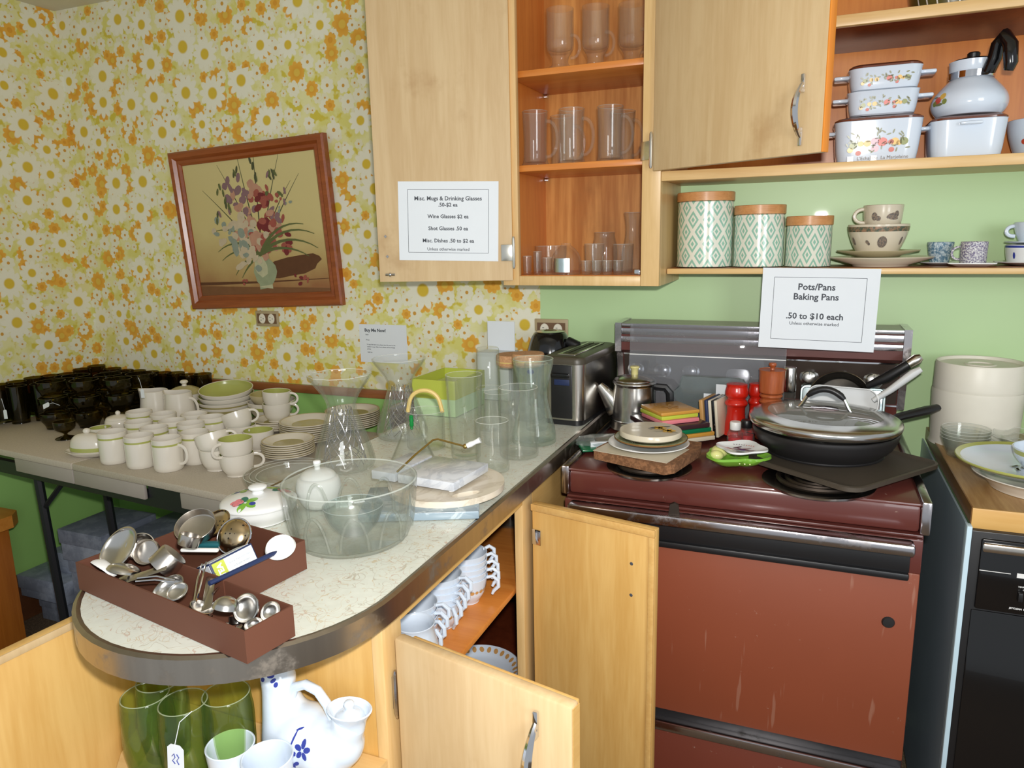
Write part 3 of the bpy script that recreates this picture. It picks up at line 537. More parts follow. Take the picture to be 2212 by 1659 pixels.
# ------------------------------------------------------------------ right counter and dishwasher
rcn = thing('counter_block', 'butcher block counter to the right of the stove with dark worn side', 'countertop', (.85, -.32, .88)); o_ = (.85, -.32, .88)
g = G(); bb(g, .313, 1.25, SY+.003, -.002, .8802, .912, *o_); ob('wooden_top', g, MT['block'], rcn)
g = G(); bb(g, .3115, 1.25, SY-.002, SY+.003, .872, .9122, *o_, 0, .001); ob('front_edge', g, MT['blockend'], rcn)
g = G(); bb(g, .3105, .313, SY+.003, -.003, .880, .9122, *o_); ob('side_edge', g, MT['blocks'], rcn)
dw = thing('dishwasher', 'black built-in dishwasher with silver handle strip under butcher block counter', 'dishwasher', (.85, -.32, 0)); o_ = (.85, -.32, 0)
g = G(); bb(g, .303, .307, SY+.004, -.003, .06, .8795, *o_); ob('side_panel', g, MT['bluepanel'], dw)
g = G(); bb(g, .303, .312, SY-.016, SY+.004, .06, .8795, *o_, 0, .001); ob('panel_edge', g, MT['bluestrip'], dw)
g = G(); bb(g, .312, .92, SY-.014, SY+.02, .08, .872, *o_, 0, .002); ob('body', g, MT['black'], dw)
g = G(); bb(g, .328, .92, SY-.022, SY-.013, .716, .860, *o_, 0, .004); ob('control_panel', g, MT['blackg'], dw)
g = G(); bb(g, .329, .92, SY-.030, SY-.020, .836, .8535, *o_, 0, .004); ob('handle_strip', g, MT['steel'], dw)
g = G(); bb(g, .324, .92, SY-.018, SY-.013, .1, .712, *o_, 0, .003); ob('door', g, MT['blackg'], dw)
g = G(); bb(g, .329, .380, SY-.0228, SY-.0218, .7965, .7977, *o_); ob('pinstripe', g, MT['plasticw'], dw)
B = Matrix.Translation((.4-.85, SY-.0227+.32, .793)) @ Matrix.Rotation(PI/2, 4, 'X')
g = text([('MAYTAG', .006, -.0005, .0085, .0003, 'LEFT'), ('TEMP   BOOST   DRY', -.006, -.021, .0042, .0001, 'LEFT'), ('ON        OFF', .002, -.0265, .004, .0001, 'LEFT'), ('JETCLEAN  DISHWASHER', -.016, -.066, .0045, .0002, 'LEFT')], 0, B)
g.b6(-.010-.45+.0, .004-.45, SY-.0228+.32, SY-.0218+.32, .791, .800, 0); ob('lettering', g, MT['plasticw'], dw)
for x in (.398, .423, .448):
    g = G(); g.b6(x-.85-.004, x-.85+.004, SY-.032+.32, SY-.021+.32, .746, .764, 0, .002); ob('rocker_switch', g, MT['black'], dw)
# ------------------------------------------------------------------ folding table
TZ = .80; ta = math.atan2(-.098, 1.0)
tb = thing('folding_table', 'grey plastic folding table with black steel legs, loaded with dishes and glasses', 'table', (-2.025, -.752, 0), ta)
TL, TR, TD = -.755, .968, .66
g = G(); g.b6(TL, -.0015, 0, TD, TZ-.022, TZ, 0, .004); g.b6(.0015, TR, 0, TD, TZ-.022, TZ, 0, .004); ob('tabletop', g, MT['table'], tb)
for x0, x1 in ((TL+.01, -.64), (-.305, -.0015), (.0015, .325), (.475, TR)): ob('apron', G().b6(x0, x1, .001, .012, TZ-.066, TZ-.0215, 0, .003), MT['tableside'], tb)
g = G(); g.b6(TL+.02, TR-.01, .014, .032, TZ-.088, TZ-.045); g.b6(TL+.02, TR-.01, .60, .62, TZ-.088, TZ-.045); g.b6(.33, .47, .012, .05, TZ-.05, TZ-.023); ob('steel_rail', g, MT['tleg'], tb)
for y in (.045, .26):
    ob('leg', G().tube([(-.27, y, TZ-.08), (-.23, y, .01)], .0145, 8), MT['tleg'], tb)
ob('brace', G().tube([(-.262, .045, .60), (-.13, .06, TZ-.075)], .008, 6), MT['tleg'], tb)
ob('crossbar', G().tube([(-.238, .045, .10), (-.238, .26, .10)], .01, 6), MT['tleg'], tb)
for y in (.08, .50):
    ob('leg', G().tube([(.80, y, TZ-.08), (.78, y, .01)], .0145, 8), MT['tleg'], tb)
def onT(x, y): return x, y, TZ
# ------------------------------------------------------------------ under the table
sd = thing('wooden_side_table', 'orange stained wooden table end standing by the left wall', 'table', (-2.66, -.74, 0))
ob('top', G().prism([(-.13, -.14), (.1, -.14), (.145, -.1), (.145, .1), (.11, .14), (-.13, .14)], .486, .53), MT['bench'], sd)
ob('side_panel', G().b6(-.12, .085, -.12, .12, 0, .486, 0, .004), MT['tablew'], sd)
gb = []
def carton(x0, x1, y0, y1, z0, z1, label, rz=0):
    cx, cy_ = (x0+x1)/2, (y0+y1)/2
    t_ = thing('carton', label, 'box', (cx, cy_, z0), rz, 'grey cartons under the folding table'); hx, hy, h = (x1-x0)/2, (y1-y0)/2, z1-z0
    ob('box', G().b6(-hx, hx, -hy, hy, 0, h-.012, 0, .003), MT['greybox'], t_); ob('lid', G().b6(-hx-.004, hx+.004, -hy-.004, hy+.004, h-.055, h, 0, .003), MT['greylid' if z1 > .3 else 'greybox'], t_)
carton(-2.735, -2.30, -.45, -.12, 0, .109, 'blue-grey carton on the floor, lowest of the pile under the folding table')
carton(-2.778, -2.53, -.49, -.2, .110, .199, 'wide flat grey carton sticking out at the wall side of the pile')
carton(-2.68, -2.545, -.42, -.22, .200, .282, 'small grey carton sitting on the wide flat carton')
carton(-2.512, -2.305, -.465, -.24, .110, .299, 'deep grey carton under the topmost one of the pile')
carton(-2.515, -2.300, -.485, -.25, .300, .42, 'grey carton with dark lid on top of the pile under the table')
carton(-2.285, -1.95, -.40, -.10, 0, .40, 'tall blue-grey carton beside the pile, farther from the wall')
TZ = .8006
# ================================================================== cream and green dinnerware on the folding table
def make_mug(name, label, r=.041, h=.093, grp=None, hz=0):
    t_ = thing(name, label, 'mug', (0, 0, 0), 0, grp)
    ob('body', G().lathe(vessel([(0, 0), (r*.9, 0), (r*.97, .004), (r, .012), (r, h*.78), (r*.985, h*.80), (r*.985, h*.86), (r*1.0, h)], .0032, [(h*.80, h*.86, 1)]), 36), [MT['cream'], MT['avo']], t_)
    ob('handle', ear(r, h*.2, h*.8, .026, .0048), MT['cream'], t_); return t_
def relax(C_, it=400, ymax=-.026):
    K = list(C_)
    for _ in range(it):
        for i, a in enumerate(K):
            for b in K[i+1:]:
                A, B_ = C_[a], C_[b]; dx, dy = B_[0]-A[0], B_[1]-A[1]; d = math.hypot(dx, dy) or 1e-6; o = A[2]+B_[2]+.0012-d
                if o > 0:
                    wa, wb = A[3], B_[3]; t = wa+wb or 1; A[0] -= dx/d*o*wa/t; A[1] -= dy/d*o*wa/t; B_[0] += dx/d*o*wb/t; B_[1] += dy/d*o*wb/t
        for a in K: C_[a][1] = min(C_[a][1], ymax-C_[a][2])
CI = {}
def ci(k, px, py, z, r, wt=1, dx=0, dy=0): q = RIM(px, py, TZ+z); CI[k] = [q[0]+dx, q[1]+dy, r, wt]
for i, (px, py) in enumerate(((242, 932), (299, 940), (362, 945), (334, 922), (416, 930), (299, 910), (377, 909), (425, 911), (352, 893), (419, 893), (474, 901), (300, 888))): ci('m%d' % i, px, py, .093, .0415, .1 if i < 3 else 1)
for k, px, py, wt in (('cA', 515, 1022, .05), ('cB', 472, 1010, .3), ('cC', 444, 984, .8), ('cD', 495, 958, 1), ('cE', 561, 968, 1)): ci(k, px, py, .003, .0475, wt)
ci('butter', 188, 985, 0, .058, .2, 0, .01); ci('jug', 208, 965, 0, .036, 1, .005, .02); ci('sugar', 283, 899, .075, .046, 1, -.06)
ci('p1', 382, 832, .12, .056, .4); ci('p2', 446, 833, .12, .056, .8, 0, -.01); ci('bowls', 505, 876, .02, .106, .12); ci('cov', 476, 826, .1, .062, 1)
ci('sA', 612, 990, 0, .080, .1, 0, .035); ci('sB', 598, 925, 0, .080, .06, 0, .02); ci('pA', 698, 945, 0, .096, .4, 0, .05); ci('pB', 795, 905, 0, .096, .6, 0, .10); ci('b2', 682, 858, .06, .087, .7); CI['brown'] = [-1.165, -.17, .094, .2]; CI['gmix'] = [-1.195, -.775, .114, .02]
for k, (x, y) in enumerate(((-2.235+.35, 0), )): pass
for k in range(4): CI['t%d' % k] = [-2.375+.070*k if k < 4 else 0, -.066, .036, 0]
for k in range(4): CI['u%d' % k] = [-2.585+.070*k, -.14, .036, 0]
for k, (x, y) in enumerate(((-2.475, -.462), (-2.375, -.41), (-2.275, -.355), (-2.49, -.352), (-2.39, -.30), (-2.29, -.25))): CI['d%d' % k] = [x, y, .048, 0]
relax(CI)
mug0 = make_mug('mug', 'x')
mugs = [ # rim px x, rim px y, handle direction deg, label
 (242, 932, 100, 'tall white mug, leftmost of the three at the front of the dinnerware'), (299, 940, 95, 'tall white mug, middle of the three at the front of the dinnerware'), (362, 945, 5, 'tall white mug with its handle out to the right, front of the dinnerware'),
 (334, 922, 90, 'white mug just behind the middle front mug'), (416, 930, 80, 'white mug behind the handle of the front right mug'), (299, 910, 170, 'white mug in the second row, beside the knobbed lid'), (377, 909, 100, 'white mug in the middle of the second row of mugs'), (425, 911, 90, 'white mug right of the middle one in the second row'),
 (352, 893, 160, 'white mug in the third row, under the spout of the cream pitcher'), (419, 893, 60, 'white mug in the third row, under the second cream pitcher'), (474, 901, 75, 'white mug in front of the big green-lined bowls'), (300, 888, 170, 'white mug at the far left of the back row of mugs')]
for i, (x, y, a, lb) in enumerate(mugs):
    p = CI['m%d' % i]; o = mug0 if i == 0 else dup(mug0)
    o.location = (p[0], p[1], TZ); o.rotation_euler = (0, 0, math.radians(a)); o['label'] = lb; o['group'] = 'cream mugs with a green band'
# ---- cups: green inside
def make_cup(name, label, r=.047, h=.062, cat='cup'):
    t_ = thing(name, label, cat)
    ob('body', G().lathe(vessel(sm([(0, 0), (r*.62, 0), (r*.66, .004), (r*.86, h*.3), (r*.97, h*.65), (r, h)]), .003, inner=1, bands=[(h*.86, h*.96, 2)]), 36), [MT['cream'], MT['avo'], MT['cream']], t_)
    ob('handle', ear(r*.95, h*.28, h*.9, .026, .0042), MT['cream'], t_); return t_
cup0 = make_cup('teacup', 'upper of two cream teacups stacked at the front, handle towards the room')
def put(o, x, y, z, a=0, tilt=0, tdir=0, label=None, group=None):
    M_ = Matrix.Translation((x, y, z)) @ Matrix.Rotation(math.radians(tdir), 4, 'Z') @ Matrix.Rotation(math.radians(tilt), 4, 'Y') @ Matrix.Rotation(math.radians(a-tdir), 4, 'Z')
    o.matrix_world = M_
    if label: o['label'] = label
    if group: o['group'] = group
    return o
CG = 'cream teacups with green lining'
def cupstack(k_, labels, angs, tilts):
    p = CI[k_]
    for i, (lb, a, tl) in enumerate(zip(labels, angs, tilts)):
        o = cup0 if not cup0.get('used') else dup(cup0); cup0['used'] = 1
        put(o, p[0], p[1], TZ+i*.0425, a, tl[0], tl[1], lb, CG)
cupstack('cA', ['lower cream teacup of the pair stacked at the front of the table', 'upper cream teacup with handle towards the room, front pair'], [40, -105], [(0, 0), (0, 0)])
cupstack('cB', ['lower cream teacup leaning behind the front pair', 'tipped cream teacup showing green lining, stacked behind the front pair'], [60, 20], [(0, 0), (20, 165)])
cupstack('cC', ['single cream teacup with green lining beside the front right mug'], [120], [(0, 0)])
cupstack('cD', ['lower cream teacup in the tipped stack near the saucers', 'tipped cream teacup with wide green lining and a loop handle, near the saucers'], [30, 20], [(0, 0), (20, 172)])
cupstack('cE', ['cream teacup with green lining behind the front saucers'], [170], [(0, 0)])
del cup0['used']
# lidded sugar bowl, gravy boat at the left end
def lathe_thing(name, label, cat, parts, loc, rz=0, group=None, rotm=None):
    t_ = thing(name, label, cat, loc, rz, group, rotm)
    for nm, g_, m_ in parts: ob(nm, g_, m_, t_)
    return t_
p = CI['butter']
lathe_thing('lidded_butter_dish', 'cream lidded dish with knob at the left end of the dinnerware', 'dish', [
  ('base', G().lathe(vessel(sm([(0, 0), (.045, 0), (.062, .006), (.078, .016)]), .003), 36, None, 0, 0, None, 1, .6), MT['cream']),
  ('lid', G().lathe(sm([(.058, .012), (.060, .022), (.054, .05), (.036, .066), (.012, .071), (0, .071)]), 36, None, 0, 0, None, 1, .62), MT['cream']),
  ('green_band', G().lathe([(.0605, .018), (.0608, .024), (.0597, .030)], 36, None, 0, 0, None, 1, .62), MT['avo']),
  ('knob', G().ball((0, 0, .078), (.011, .011, .009)), MT['cream'])], (p[0], p[1], TZ), .2)
p = CI['jug']
t_ = make_cup('cream_jug', 'small cream cup with green lining between butter dish and first mug', .034, .06, 'cup'); t_.location = (p[0], p[1], TZ); t_.rotation_euler = (0, 0, 2)
p = CI['sugar']
lathe_thing('sugar_bowl', 'cream sugar bowl with knobbed lid behind the mugs', 'sugar bowl', [
  ('bowl', G().lathe(vessel(sm([(0, 0), (.03, 0), (.042, .02), (.044, .05), (.04, .062)]), .003), 32), MT['cream']),
  ('lid', G().lathe(sm([(.040, .0632), (.034, .07), (.012, .076), (0, .077)]), 32), MT['cream']), ('knob', G().ball((0, 0, .082), .008), MT['cream'])], (p[0], p[1], TZ))
# two pitchers
def make_pitcher(name, label):
    t_ = thing(name, label, 'pitcher')
    g = G(); g.lathe(vessel(sm([(0, 0), (.046, 0), (.052, .006), (.054, .04), (.049, .085), (.046, .118)], 4), .0035), 36)
    def sp(q):
        x, y, z = q
        k = max(0, (z-.08)/.04); 
        if x < -.02: x -= k*.018*max(0, 1-abs(y)/.03)
        if x < -.02: z += k*.006*max(0, 1-abs(y)/.03)
        return (x, y, z)
    g.v = [sp(q) for q in g.v]; ob('body', g, MT['cream'], t_)
    ob('handle', ear(.05, .02, .1, .03, .005), MT['cream'], t_); return t_
pt = make_pitcher('pitcher', 'cream pitcher with pouring lip beside the dark olive glasses')
p = CI['p1']; pt.location = (p[0], p[1], TZ); pt.rotation_euler = (0, 0, .25)
p = CI['p2']; dup(pt, (p[0], p[1], TZ), .1, 'second cream pitcher, half hidden behind the stacked bowls')
# stacked serving bowls
def make_bowl(name, label, r, h, mats=('cream', 'avo', 'rimtan')):
    o = ob(name, G().lathe(vessel(sm([(0, 0), (r*.5, 0), (r*.55, .004), (r*.8, h*.35), (r*.95, h*.72), (r, h)]), .0035, inner=1, bands=[(h*.62, h*.82, 2)]), 48), [MT[m] for m in mats]); return tag(o, label, 'bowl')
bx, by = CI['bowls'][:2]
for i, (r, h, z, tl) in enumerate(((.104, .05, .003, 2.5), (.104, .05, .0205, 3.5), (.099, .050, .039, 5), (.096, .052, .058, 8))):
    o = make_bowl('serving_bowl', in_stack(i, 4)+' cream bowl with green lining, pile of serving bowls by the wall', r, h, ('cream', 'avo', 'tanring' if i < 2 else 'cream')); o['group'] = 'stacked serving bowls'
    put(o, bx+i*.002, by, TZ+z, 0, tl, -60)
# lidded casserole and open bowl by the wall
p = CI['cov']
lathe_thing('covered_dish', 'cream dish with tan knobbed lid against the wall behind the bowls', 'covered dish', [
  ('bowl', G().lathe(vessel(sm([(0, 0), (.04, 0), (.056, .03), (.060, .085)]), .0035), 36), MT['cream']), ('lid', G().lathe(sm([(.060, .0865), (.054, .098), (.03, .110), (0, .1145)]), 36), MT['tanring']), ('knob', G().lathe(sm([(.01, .114), (.008, .12), (.015, .128), (.01, .135), (0, .136)]), 20), MT['cream'])], (p[0], p[1], TZ))
bx2, by2 = CI['b2'][:2]
o = make_bowl('serving_bowl', 'cream bowl with broad green band behind the dinner plates', .085, .07, ('cream', 'cream', 'avo')); put(o, bx2, by2, TZ)
o = make_bowl('serving_bowl', 'tan bowl resting inside the green banded bowl by the wall', .075, .05, ('rimtan', 'tanring', 'rimtan')); put(o, bx2, by2, TZ+.0465, 0, 0, 0)
# plates and saucers
def plate_g(r, w=.004, rise=.014, ring=.62): return G().lathe([(0, .0006, 1), (r*.45, .0006, 0), (r*.55, 0, 0), (r*.6, .002, 0), (r*.97, rise-.001, 0), (r, rise+.001, 0), (r, rise+.003, 0), (r*.96, rise+.004, 2), (r*.92, rise+.0025, 2), (r*ring, w+.002, 0), (r*(ring-.04), w, 0), (r*(ring-.1), w-.0006, 1), (r*.28, w-.0006, 1), (r*.25, w-.0006, 1), (0, w-.0006, 1)], 48)
sau0 = ob('saucer', plate_g(.078, .0035, .013), [MT['cream'], MT['tanring'], MT['rimtan']])
first = True
def pile(proto, name, n, x, y, z, dz, lab, grp, cat):
    for i in range(n):
        o = proto if not proto.get('used') else proto.copy()
        if proto.get('used'): COL.objects.link(o)
        proto['used'] = 1
        o.location = (x+random.uniform(-.0015, .0015), y+random.uniform(-.0015, .0015), z+i*dz); tag(o, (in_stack(i, n)+' '+lab) if n > 1 else lab, cat, grp); o.name = name
p = CI['sA']; pile(sau0, 'saucer', 7, p[0], p[1], TZ, .0063, 'cream saucer with olive centre, front saucer stack beside the glass bowls', 'saucers in the front stack', 'saucer')
p = CI['sB']; sx_, sy_ = p[0], p[1]; pile(sau0, 'saucer', 5, sx_, sy_, TZ, .0063, 'cream saucer under the two stacked cups, back saucer stack', 'saucers under the cups', 'saucer')
o = dup(cup0); put(o, sx_+.004, sy_, TZ+.0325, 30, 0, 0, 'lower cream teacup standing on the back saucer stack', CG)
o = dup(cup0); put(o, sx_+.004, sy_, TZ+.0325+.0425, 25, 3, 30, 'upper cream teacup with loop handle on the back saucer stack', CG)
pl0 = ob('dinner_plate', plate_g(.094, .004, .014), [MT['cream'], MT['tanring'], MT['rimtan']])
p = CI['pA']; pile(pl0, 'dinner_plate', 9, p[0], p[1], TZ, .0066, 'cream plate in the tall plate stack behind the net-filled vase', 'plates in the tall stack', 'plate')
p = CI['pB']; pile(pl0, 'dinner_plate', 8, p[0], p[1], TZ, .0066, 'cream plate in the far plate stack between the two vases', 'plates in the far stack', 'plate')
del pl0['used']; del sau0['used']
# ================================================================== dark olive glasses
def make_tumbler(name, label, r=.034, h=.138):
    return tag(ob(name, G().lathe(vessel(sm([(0, 0), (r*.8, 0), (r*.86, .004), (r*.88, h*.15), (r, h)], 3), .0022, tb=.012), 20), MT['olv']), label, 'tumbler')
tum0 = make_tumbler('olive_tumbler', 'tall dark olive tumbler nearest the table front, left end of the glasses')
p = RIM(42, 912, TZ); tum0.location = (p[0]+.012, p[1], TZ)
o = dup(tum0, (RIM(98, 906, TZ)[0], RIM(98, 906, TZ)[1], TZ), 0, 'tall dark olive tumbler second from the table front, left end of the glasses')
def fwd(y): return y
spots = [(-2.475, -.462), (-2.375, -.41), (-2.275, -.355), (-2.49, -.352), (-2.39, -.30), (-2.29, -.25)]
rows = []
for i in range(9): rows.append((-2.757, -.60+i*.068, 'row of dark olive tumblers along the left wall', 'tumblers along the left wall'))
for i in range(8): rows.append((-2.655+i*.069, -.065, 'row of dark olive tumblers along the back wall', 'tumblers along the back wall'))
for i in range(3): rows.append((-2.66, -.345+i*.069, 'second row of dark olive tumblers in from the left wall', 'second row of tumblers from the left wall'))
for i in range(4): rows.append((-2.585+i*.070, -.14, 'second row of dark olive tumblers in from the back wall', 'second row of tumblers from the back wall'))
fr_ = [(RIM(42, 912, TZ)[0]+.012, RIM(42, 912, TZ)[1]), RIM(98, 906, TZ)]
for x, y, lb, gp in rows:
    if any(math.hypot(x-q[0], y-q[1]) < .069 for q in fr_) or any(math.hypot(x-q[0], y-q[1]) < .085 for q in spots): continue
    h = random.uniform(.97, 1.06); o = tum0.copy(); COL.objects.link(o); o.location = (x+random.uniform(-.001, .001), y, TZ); o.scale = (1, 1, h)
    tag(o, 'dark olive tumbler in the '+lb.replace('row of dark olive tumblers', 'row of glasses'), 'tumbler', gp)
def make_low(name, label, r=.047, h=.056): return tag(ob(name, G().lathe(vessel(sm([(0, 0), (r*.62, 0), (r*.68, .005), (r*.78, h*.3), (r*.98, h*.6), (r, h)], 3), .0024, tb=.012), 24), MT['olv']), label, 'glass dish')
low0 = None
nm = ['at the front left of the block of stacked dishes', 'at the front middle of the block of stacked dishes', 'at the front right of the block of stacked dishes', 'second row on the left of the block', 'second row in the middle of the block', 'second row on the right of the block']
for k, (x, y) in enumerate(spots):
    for i in range(3):
        if low0 is None: low0 = o = make_low('olive_dessert_dish', '')
        else: o = low0.copy(); COL.objects.link(o)
        o.location = (x, y, TZ+i*.0573); tag(o, ('lowest', 'middle', 'uppermost')[i]+' dark olive dessert dish '+nm[k], 'glass dish', 'stacked olive dessert dishes')
# goblets on short feet at the front
gob = tag(ob('olive_goblet', G().lathe(vessel(sm([(0, 0), (.03, 0), (.03, .004), (.008, .012), (.008, .02), (.03, .034), (.034, .06)], 3), .0022, tb=.003), 24), MT['olv']), 'small dark olive footed glass beside the butter dish', 'goblet'); gob.location = (-2.305, -.555, TZ)
def price_tag(label, pts, c, rotm, sz=(.016, .03)):
    t_ = thing('price_tag', label, 'price tag', (0, 0, 0)); w2, h2 = sz[0]/2, sz[1]/2
    ob('string', G().tube(pts, .0006, 5), MT['paperw'], t_)
    o = ob('card', G().prism([(-w2, -h2), (w2, -h2), (w2, h2*.75), (w2*.55, h2), (-w2*.55, h2), (-w2, h2*.75)], 0, .0008), MT['paperw'], t_, rotm=Matrix.Translation(c) @ rotm); return t_, o
def hang(px, py, Y, label, z0=None):
    p = aty(px, py, Y); top = aty(px-9, py-34, Y)
    price_tag(label, [top, (top+p)/2+Vector((.004, -.003, .012)), p+Vector((0, 0, .015))], p, Matrix.Rotation(PI/2-.1, 4, 'X') @ Matrix.Rotation(.12, 4, 'Z'))
hang(308, 850, -.42, 'small white price tag hanging in front of the olive glasses')
hang(12, 895, -.66, 'white price tag hanging at the left edge of the olive glasses')
p = aty(100, 876, -.515); price_tag('white price tag sticking out sideways from the stacked olive dishes', [p+Vector((.055, .01, .002)), p+Vector((.035, 0, .012)), p+Vector((.013, 0, .006))], p, Matrix.Rotation(PI/2-.3, 4, 'X') @ Matrix.Rotation(-1.15, 4, 'Z'))
p = RIM(6, 913, TZ); price_tag('white price tag lying on the folding table by the left edge', [p+(TZ+.003,), (p[0]+.02, p[1]+.02, TZ+.006), (p[0]+.03, p[1]+.03, TZ+.004)], (p[0], p[1], TZ+.0012), Matrix.Rotation(.9, 4, 'Z'))
# nested glass mixing bowls at the corner of the table
bx, by, br, bh = RO(645, 93, 1060, 985, TZ)
gb0 = None
for i, (r, h, z) in enumerate(((.112, .070, 0), (.098, .060, .0075), (.083, .050, .0145))):
    o = ob('glass_mixing_bowl', G().lathe(vessel(sm([(0, 0), (r*.5, 0), (r*.58, .003), (r*.85, h*.4), (r*.97, h*.8), (r, h)], 4), .003), 48), MT['clear'])
    tag(o, ('outermost', 'middle', 'innermost')[i]+' clear glass bowl of the nest on the table corner', 'bowl', 'nested clear glass bowls'); o.location = (CI['gmix'][0], CI['gmix'][1], TZ+z)
# brown casserole by the wall
p = CI['brown']
lathe_thing('brown_casserole', 'dark brown lidded casserole by the wall behind the cane handle', 'casserole', [
  ('pot', G().lathe(vessel(sm([(0, 0), (.07, 0), (.085, .02), (.09, .09)]), .004), 36), MT['dkbrown']), ('lid', G().lathe(sm([(.091, .0915), (.085, .105), (.05, .116), (0, .12)]), 36), MT['dkbrown']),
  ('knob', G().tube([(-.02, 0, .117), (-.016, 0, .135), (0, 0, .142), (.016, 0, .135), (.02, 0, .117)], .006, 8), MT['dkbrown'])], (p[0], p[1], TZ), .2)
# ================================================================== things on the peninsula counter
CZ = .9364
# covered dish with painted fruit on the lid
x, y, r, h = RO(565, 74, 1146, 1085, CZ)
r = .066; cd = thing('covered_dish', 'white lidded casserole with painted leaves and fruit on its lid', 'covered dish', (x, y, CZ), .3)
ob('bowl', G().lathe(vessel(sm([(0, 0), (r*.72, 0), (r*.8, .003), (r*.97, .018), (r, .030)]), .003), 48), MT['white'], cd)
lp = sm([(r*1.03, .0305), (r*1.04, .034), (r*.95, .040), (r*.6, .047), (r*.25, .050), (0, .0505)]); lid = ob('lid', G().lathe(lp, 48), MT['white'], cd)
ob('knob', G().lathe(sm([(.012, .049), (.010, .054), (.016, .059), (.016, .063), (.008, .066), (0, .0665)]), 24), MT['white'], lid)
def lidz(q):
    for (a, za), (b, zb) in zip(lp, lp[1:]):
        if b <= q <= a: return zb+(za-zb)*(q-b)/max(a-b, 1e-6)
    return lp[-1][1]
def decal_top(specs, zf, lift=.0006):
    """flat petals/leaves laid on a surface z = zf(radius): (x, y, rx, ry, angle, mat)"""
    g = G()
    for x, y, a, b, an, mi in specs:
        n = 12; c = (x, y, zf(math.hypot(x, y))+lift); v = [c]
        for i in range(n):
            t = 2*PI*i/n; u, w_ = a*cos(t), b*sin(t); px, py = x+u*cos(an)-w_*sin(an), y+u*sin(an)+w_*cos(an); v.append((px, py, zf(math.hypot(px, py))+lift))
        g.add(v, [(0, 1+i, 1+(i+1) % n) for i in range(n)], mi)
    return g
sp = []
for a0, cs_ in ((2.6, 1), (.9, 1), (4.6, 1)):
    cx, cy_ = .044*cos(a0), .044*sin(a0)
    for k in range(5): an = a0+k*1.25; sp.append((cx+.013*cos(an), cy_+.013*sin(an), .011, .007, an, 0 if k < 3 else 1))
    for k in range(4): an = k*1.6; sp.append((cx+.016*sin(a0)+.005*cos(an), cy_-.016*cos(a0)+.005*sin(an), .0075, .0065, an, 2))
    sp.append((cx-.014*sin(a0), cy_+.014*cos(a0), .006, .005, 0, 3))
ob('painted_fruit', decal_top(sp, lidz), [MT['ltgreen'], MT['teal'], MT['pink'], MT['cobalt']], lid)
# small white pot with knob
x, y, r, h = RO(703, 47, 1116, 1030, CZ)
wp = thing('sugar_pot', 'small round white lidded pot with nub knob behind the big glass bowl', 'pot', (x-.02, y+.012, CZ))
ob('pot', G().lathe(vessel(sm([(0, 0), (.026, 0), (.036, .012), (.043, .034), (.040, .054), (.034, .060)]), .003), 36), MT['white'], wp)
ob('lid', G().lathe(sm([(.0345, .0606), (.03, .067), (.018, .073), (0, .075)]), 36), MT['white'], wp)
ob('knob', G().lathe(sm([(.006, .074), (.0055, .080), (.0075, .087), (.006, .091), (0, .092)]), 20), MT['white'], wp)
ob('handle', ear(.043, .015, .05, .018, .004), MT['white'], wp, (0, 0, 0), 2.2)
# big glass bowl with thumbprint facets and a small smoky bowl inside
x, y, r, h = RO(768, 139, 1221, 1070, CZ); r = .113
pb = thing('glass_serving_bowl', 'large thick clear glass bowl with arched facets on the counter', 'bowl', (x, y, CZ))
g = G(); prof = vessel([(0, 0), (.078, 0), (.090, .003), (.100, .012), (.1055, .028), (.108, .045), (.1095, .06), (.1125, .098), (.1135, .107)], .0045, tb=.009); n = 80
g.lathe(prof, n)
def facet(q):
    R = math.hypot(q[0], q[1]); z = q[2]
    if R < .03 or z > .086 or z < .012: return q
    a = math.atan2(q[1], q[0]); k = abs(sin(a*5)); arch = .080*k**.35
    if z < arch: f_ = 1-.035*min(1, (arch-z)/.012)*(.4+.6*k); return (q[0]*f_, q[1]*f_, z)
    return q
g.v = [facet(q) for q in g.v]
for k in range(10):
    pts = []
    for i in range(15): t = i/14; a = 2*PI*k/10+.09+.45*t; z = .016+.058*sin(PI*t)**.55; R = (.0995 if z < .03 else .1035+.002*(z-.03)/.05); pts.append((R*cos(a), R*sin(a), z))
    g.tube(pts, .0028, 6, 0)
ob('glass_wall', g, MT['thick'], pb, sharp=1.2)
o = ob('glass_dish', G().lathe(vessel(sm([(0, 0), (.022, 0), (.028, .004), (.043, .024), (.052, .05)]), .0025), 40), MT['smoke']); tag(o, 'small smoky grey glass bowl sitting inside the large clear bowl', 'bowl'); o.location = (x+.001, y+.003, CZ+.0095)
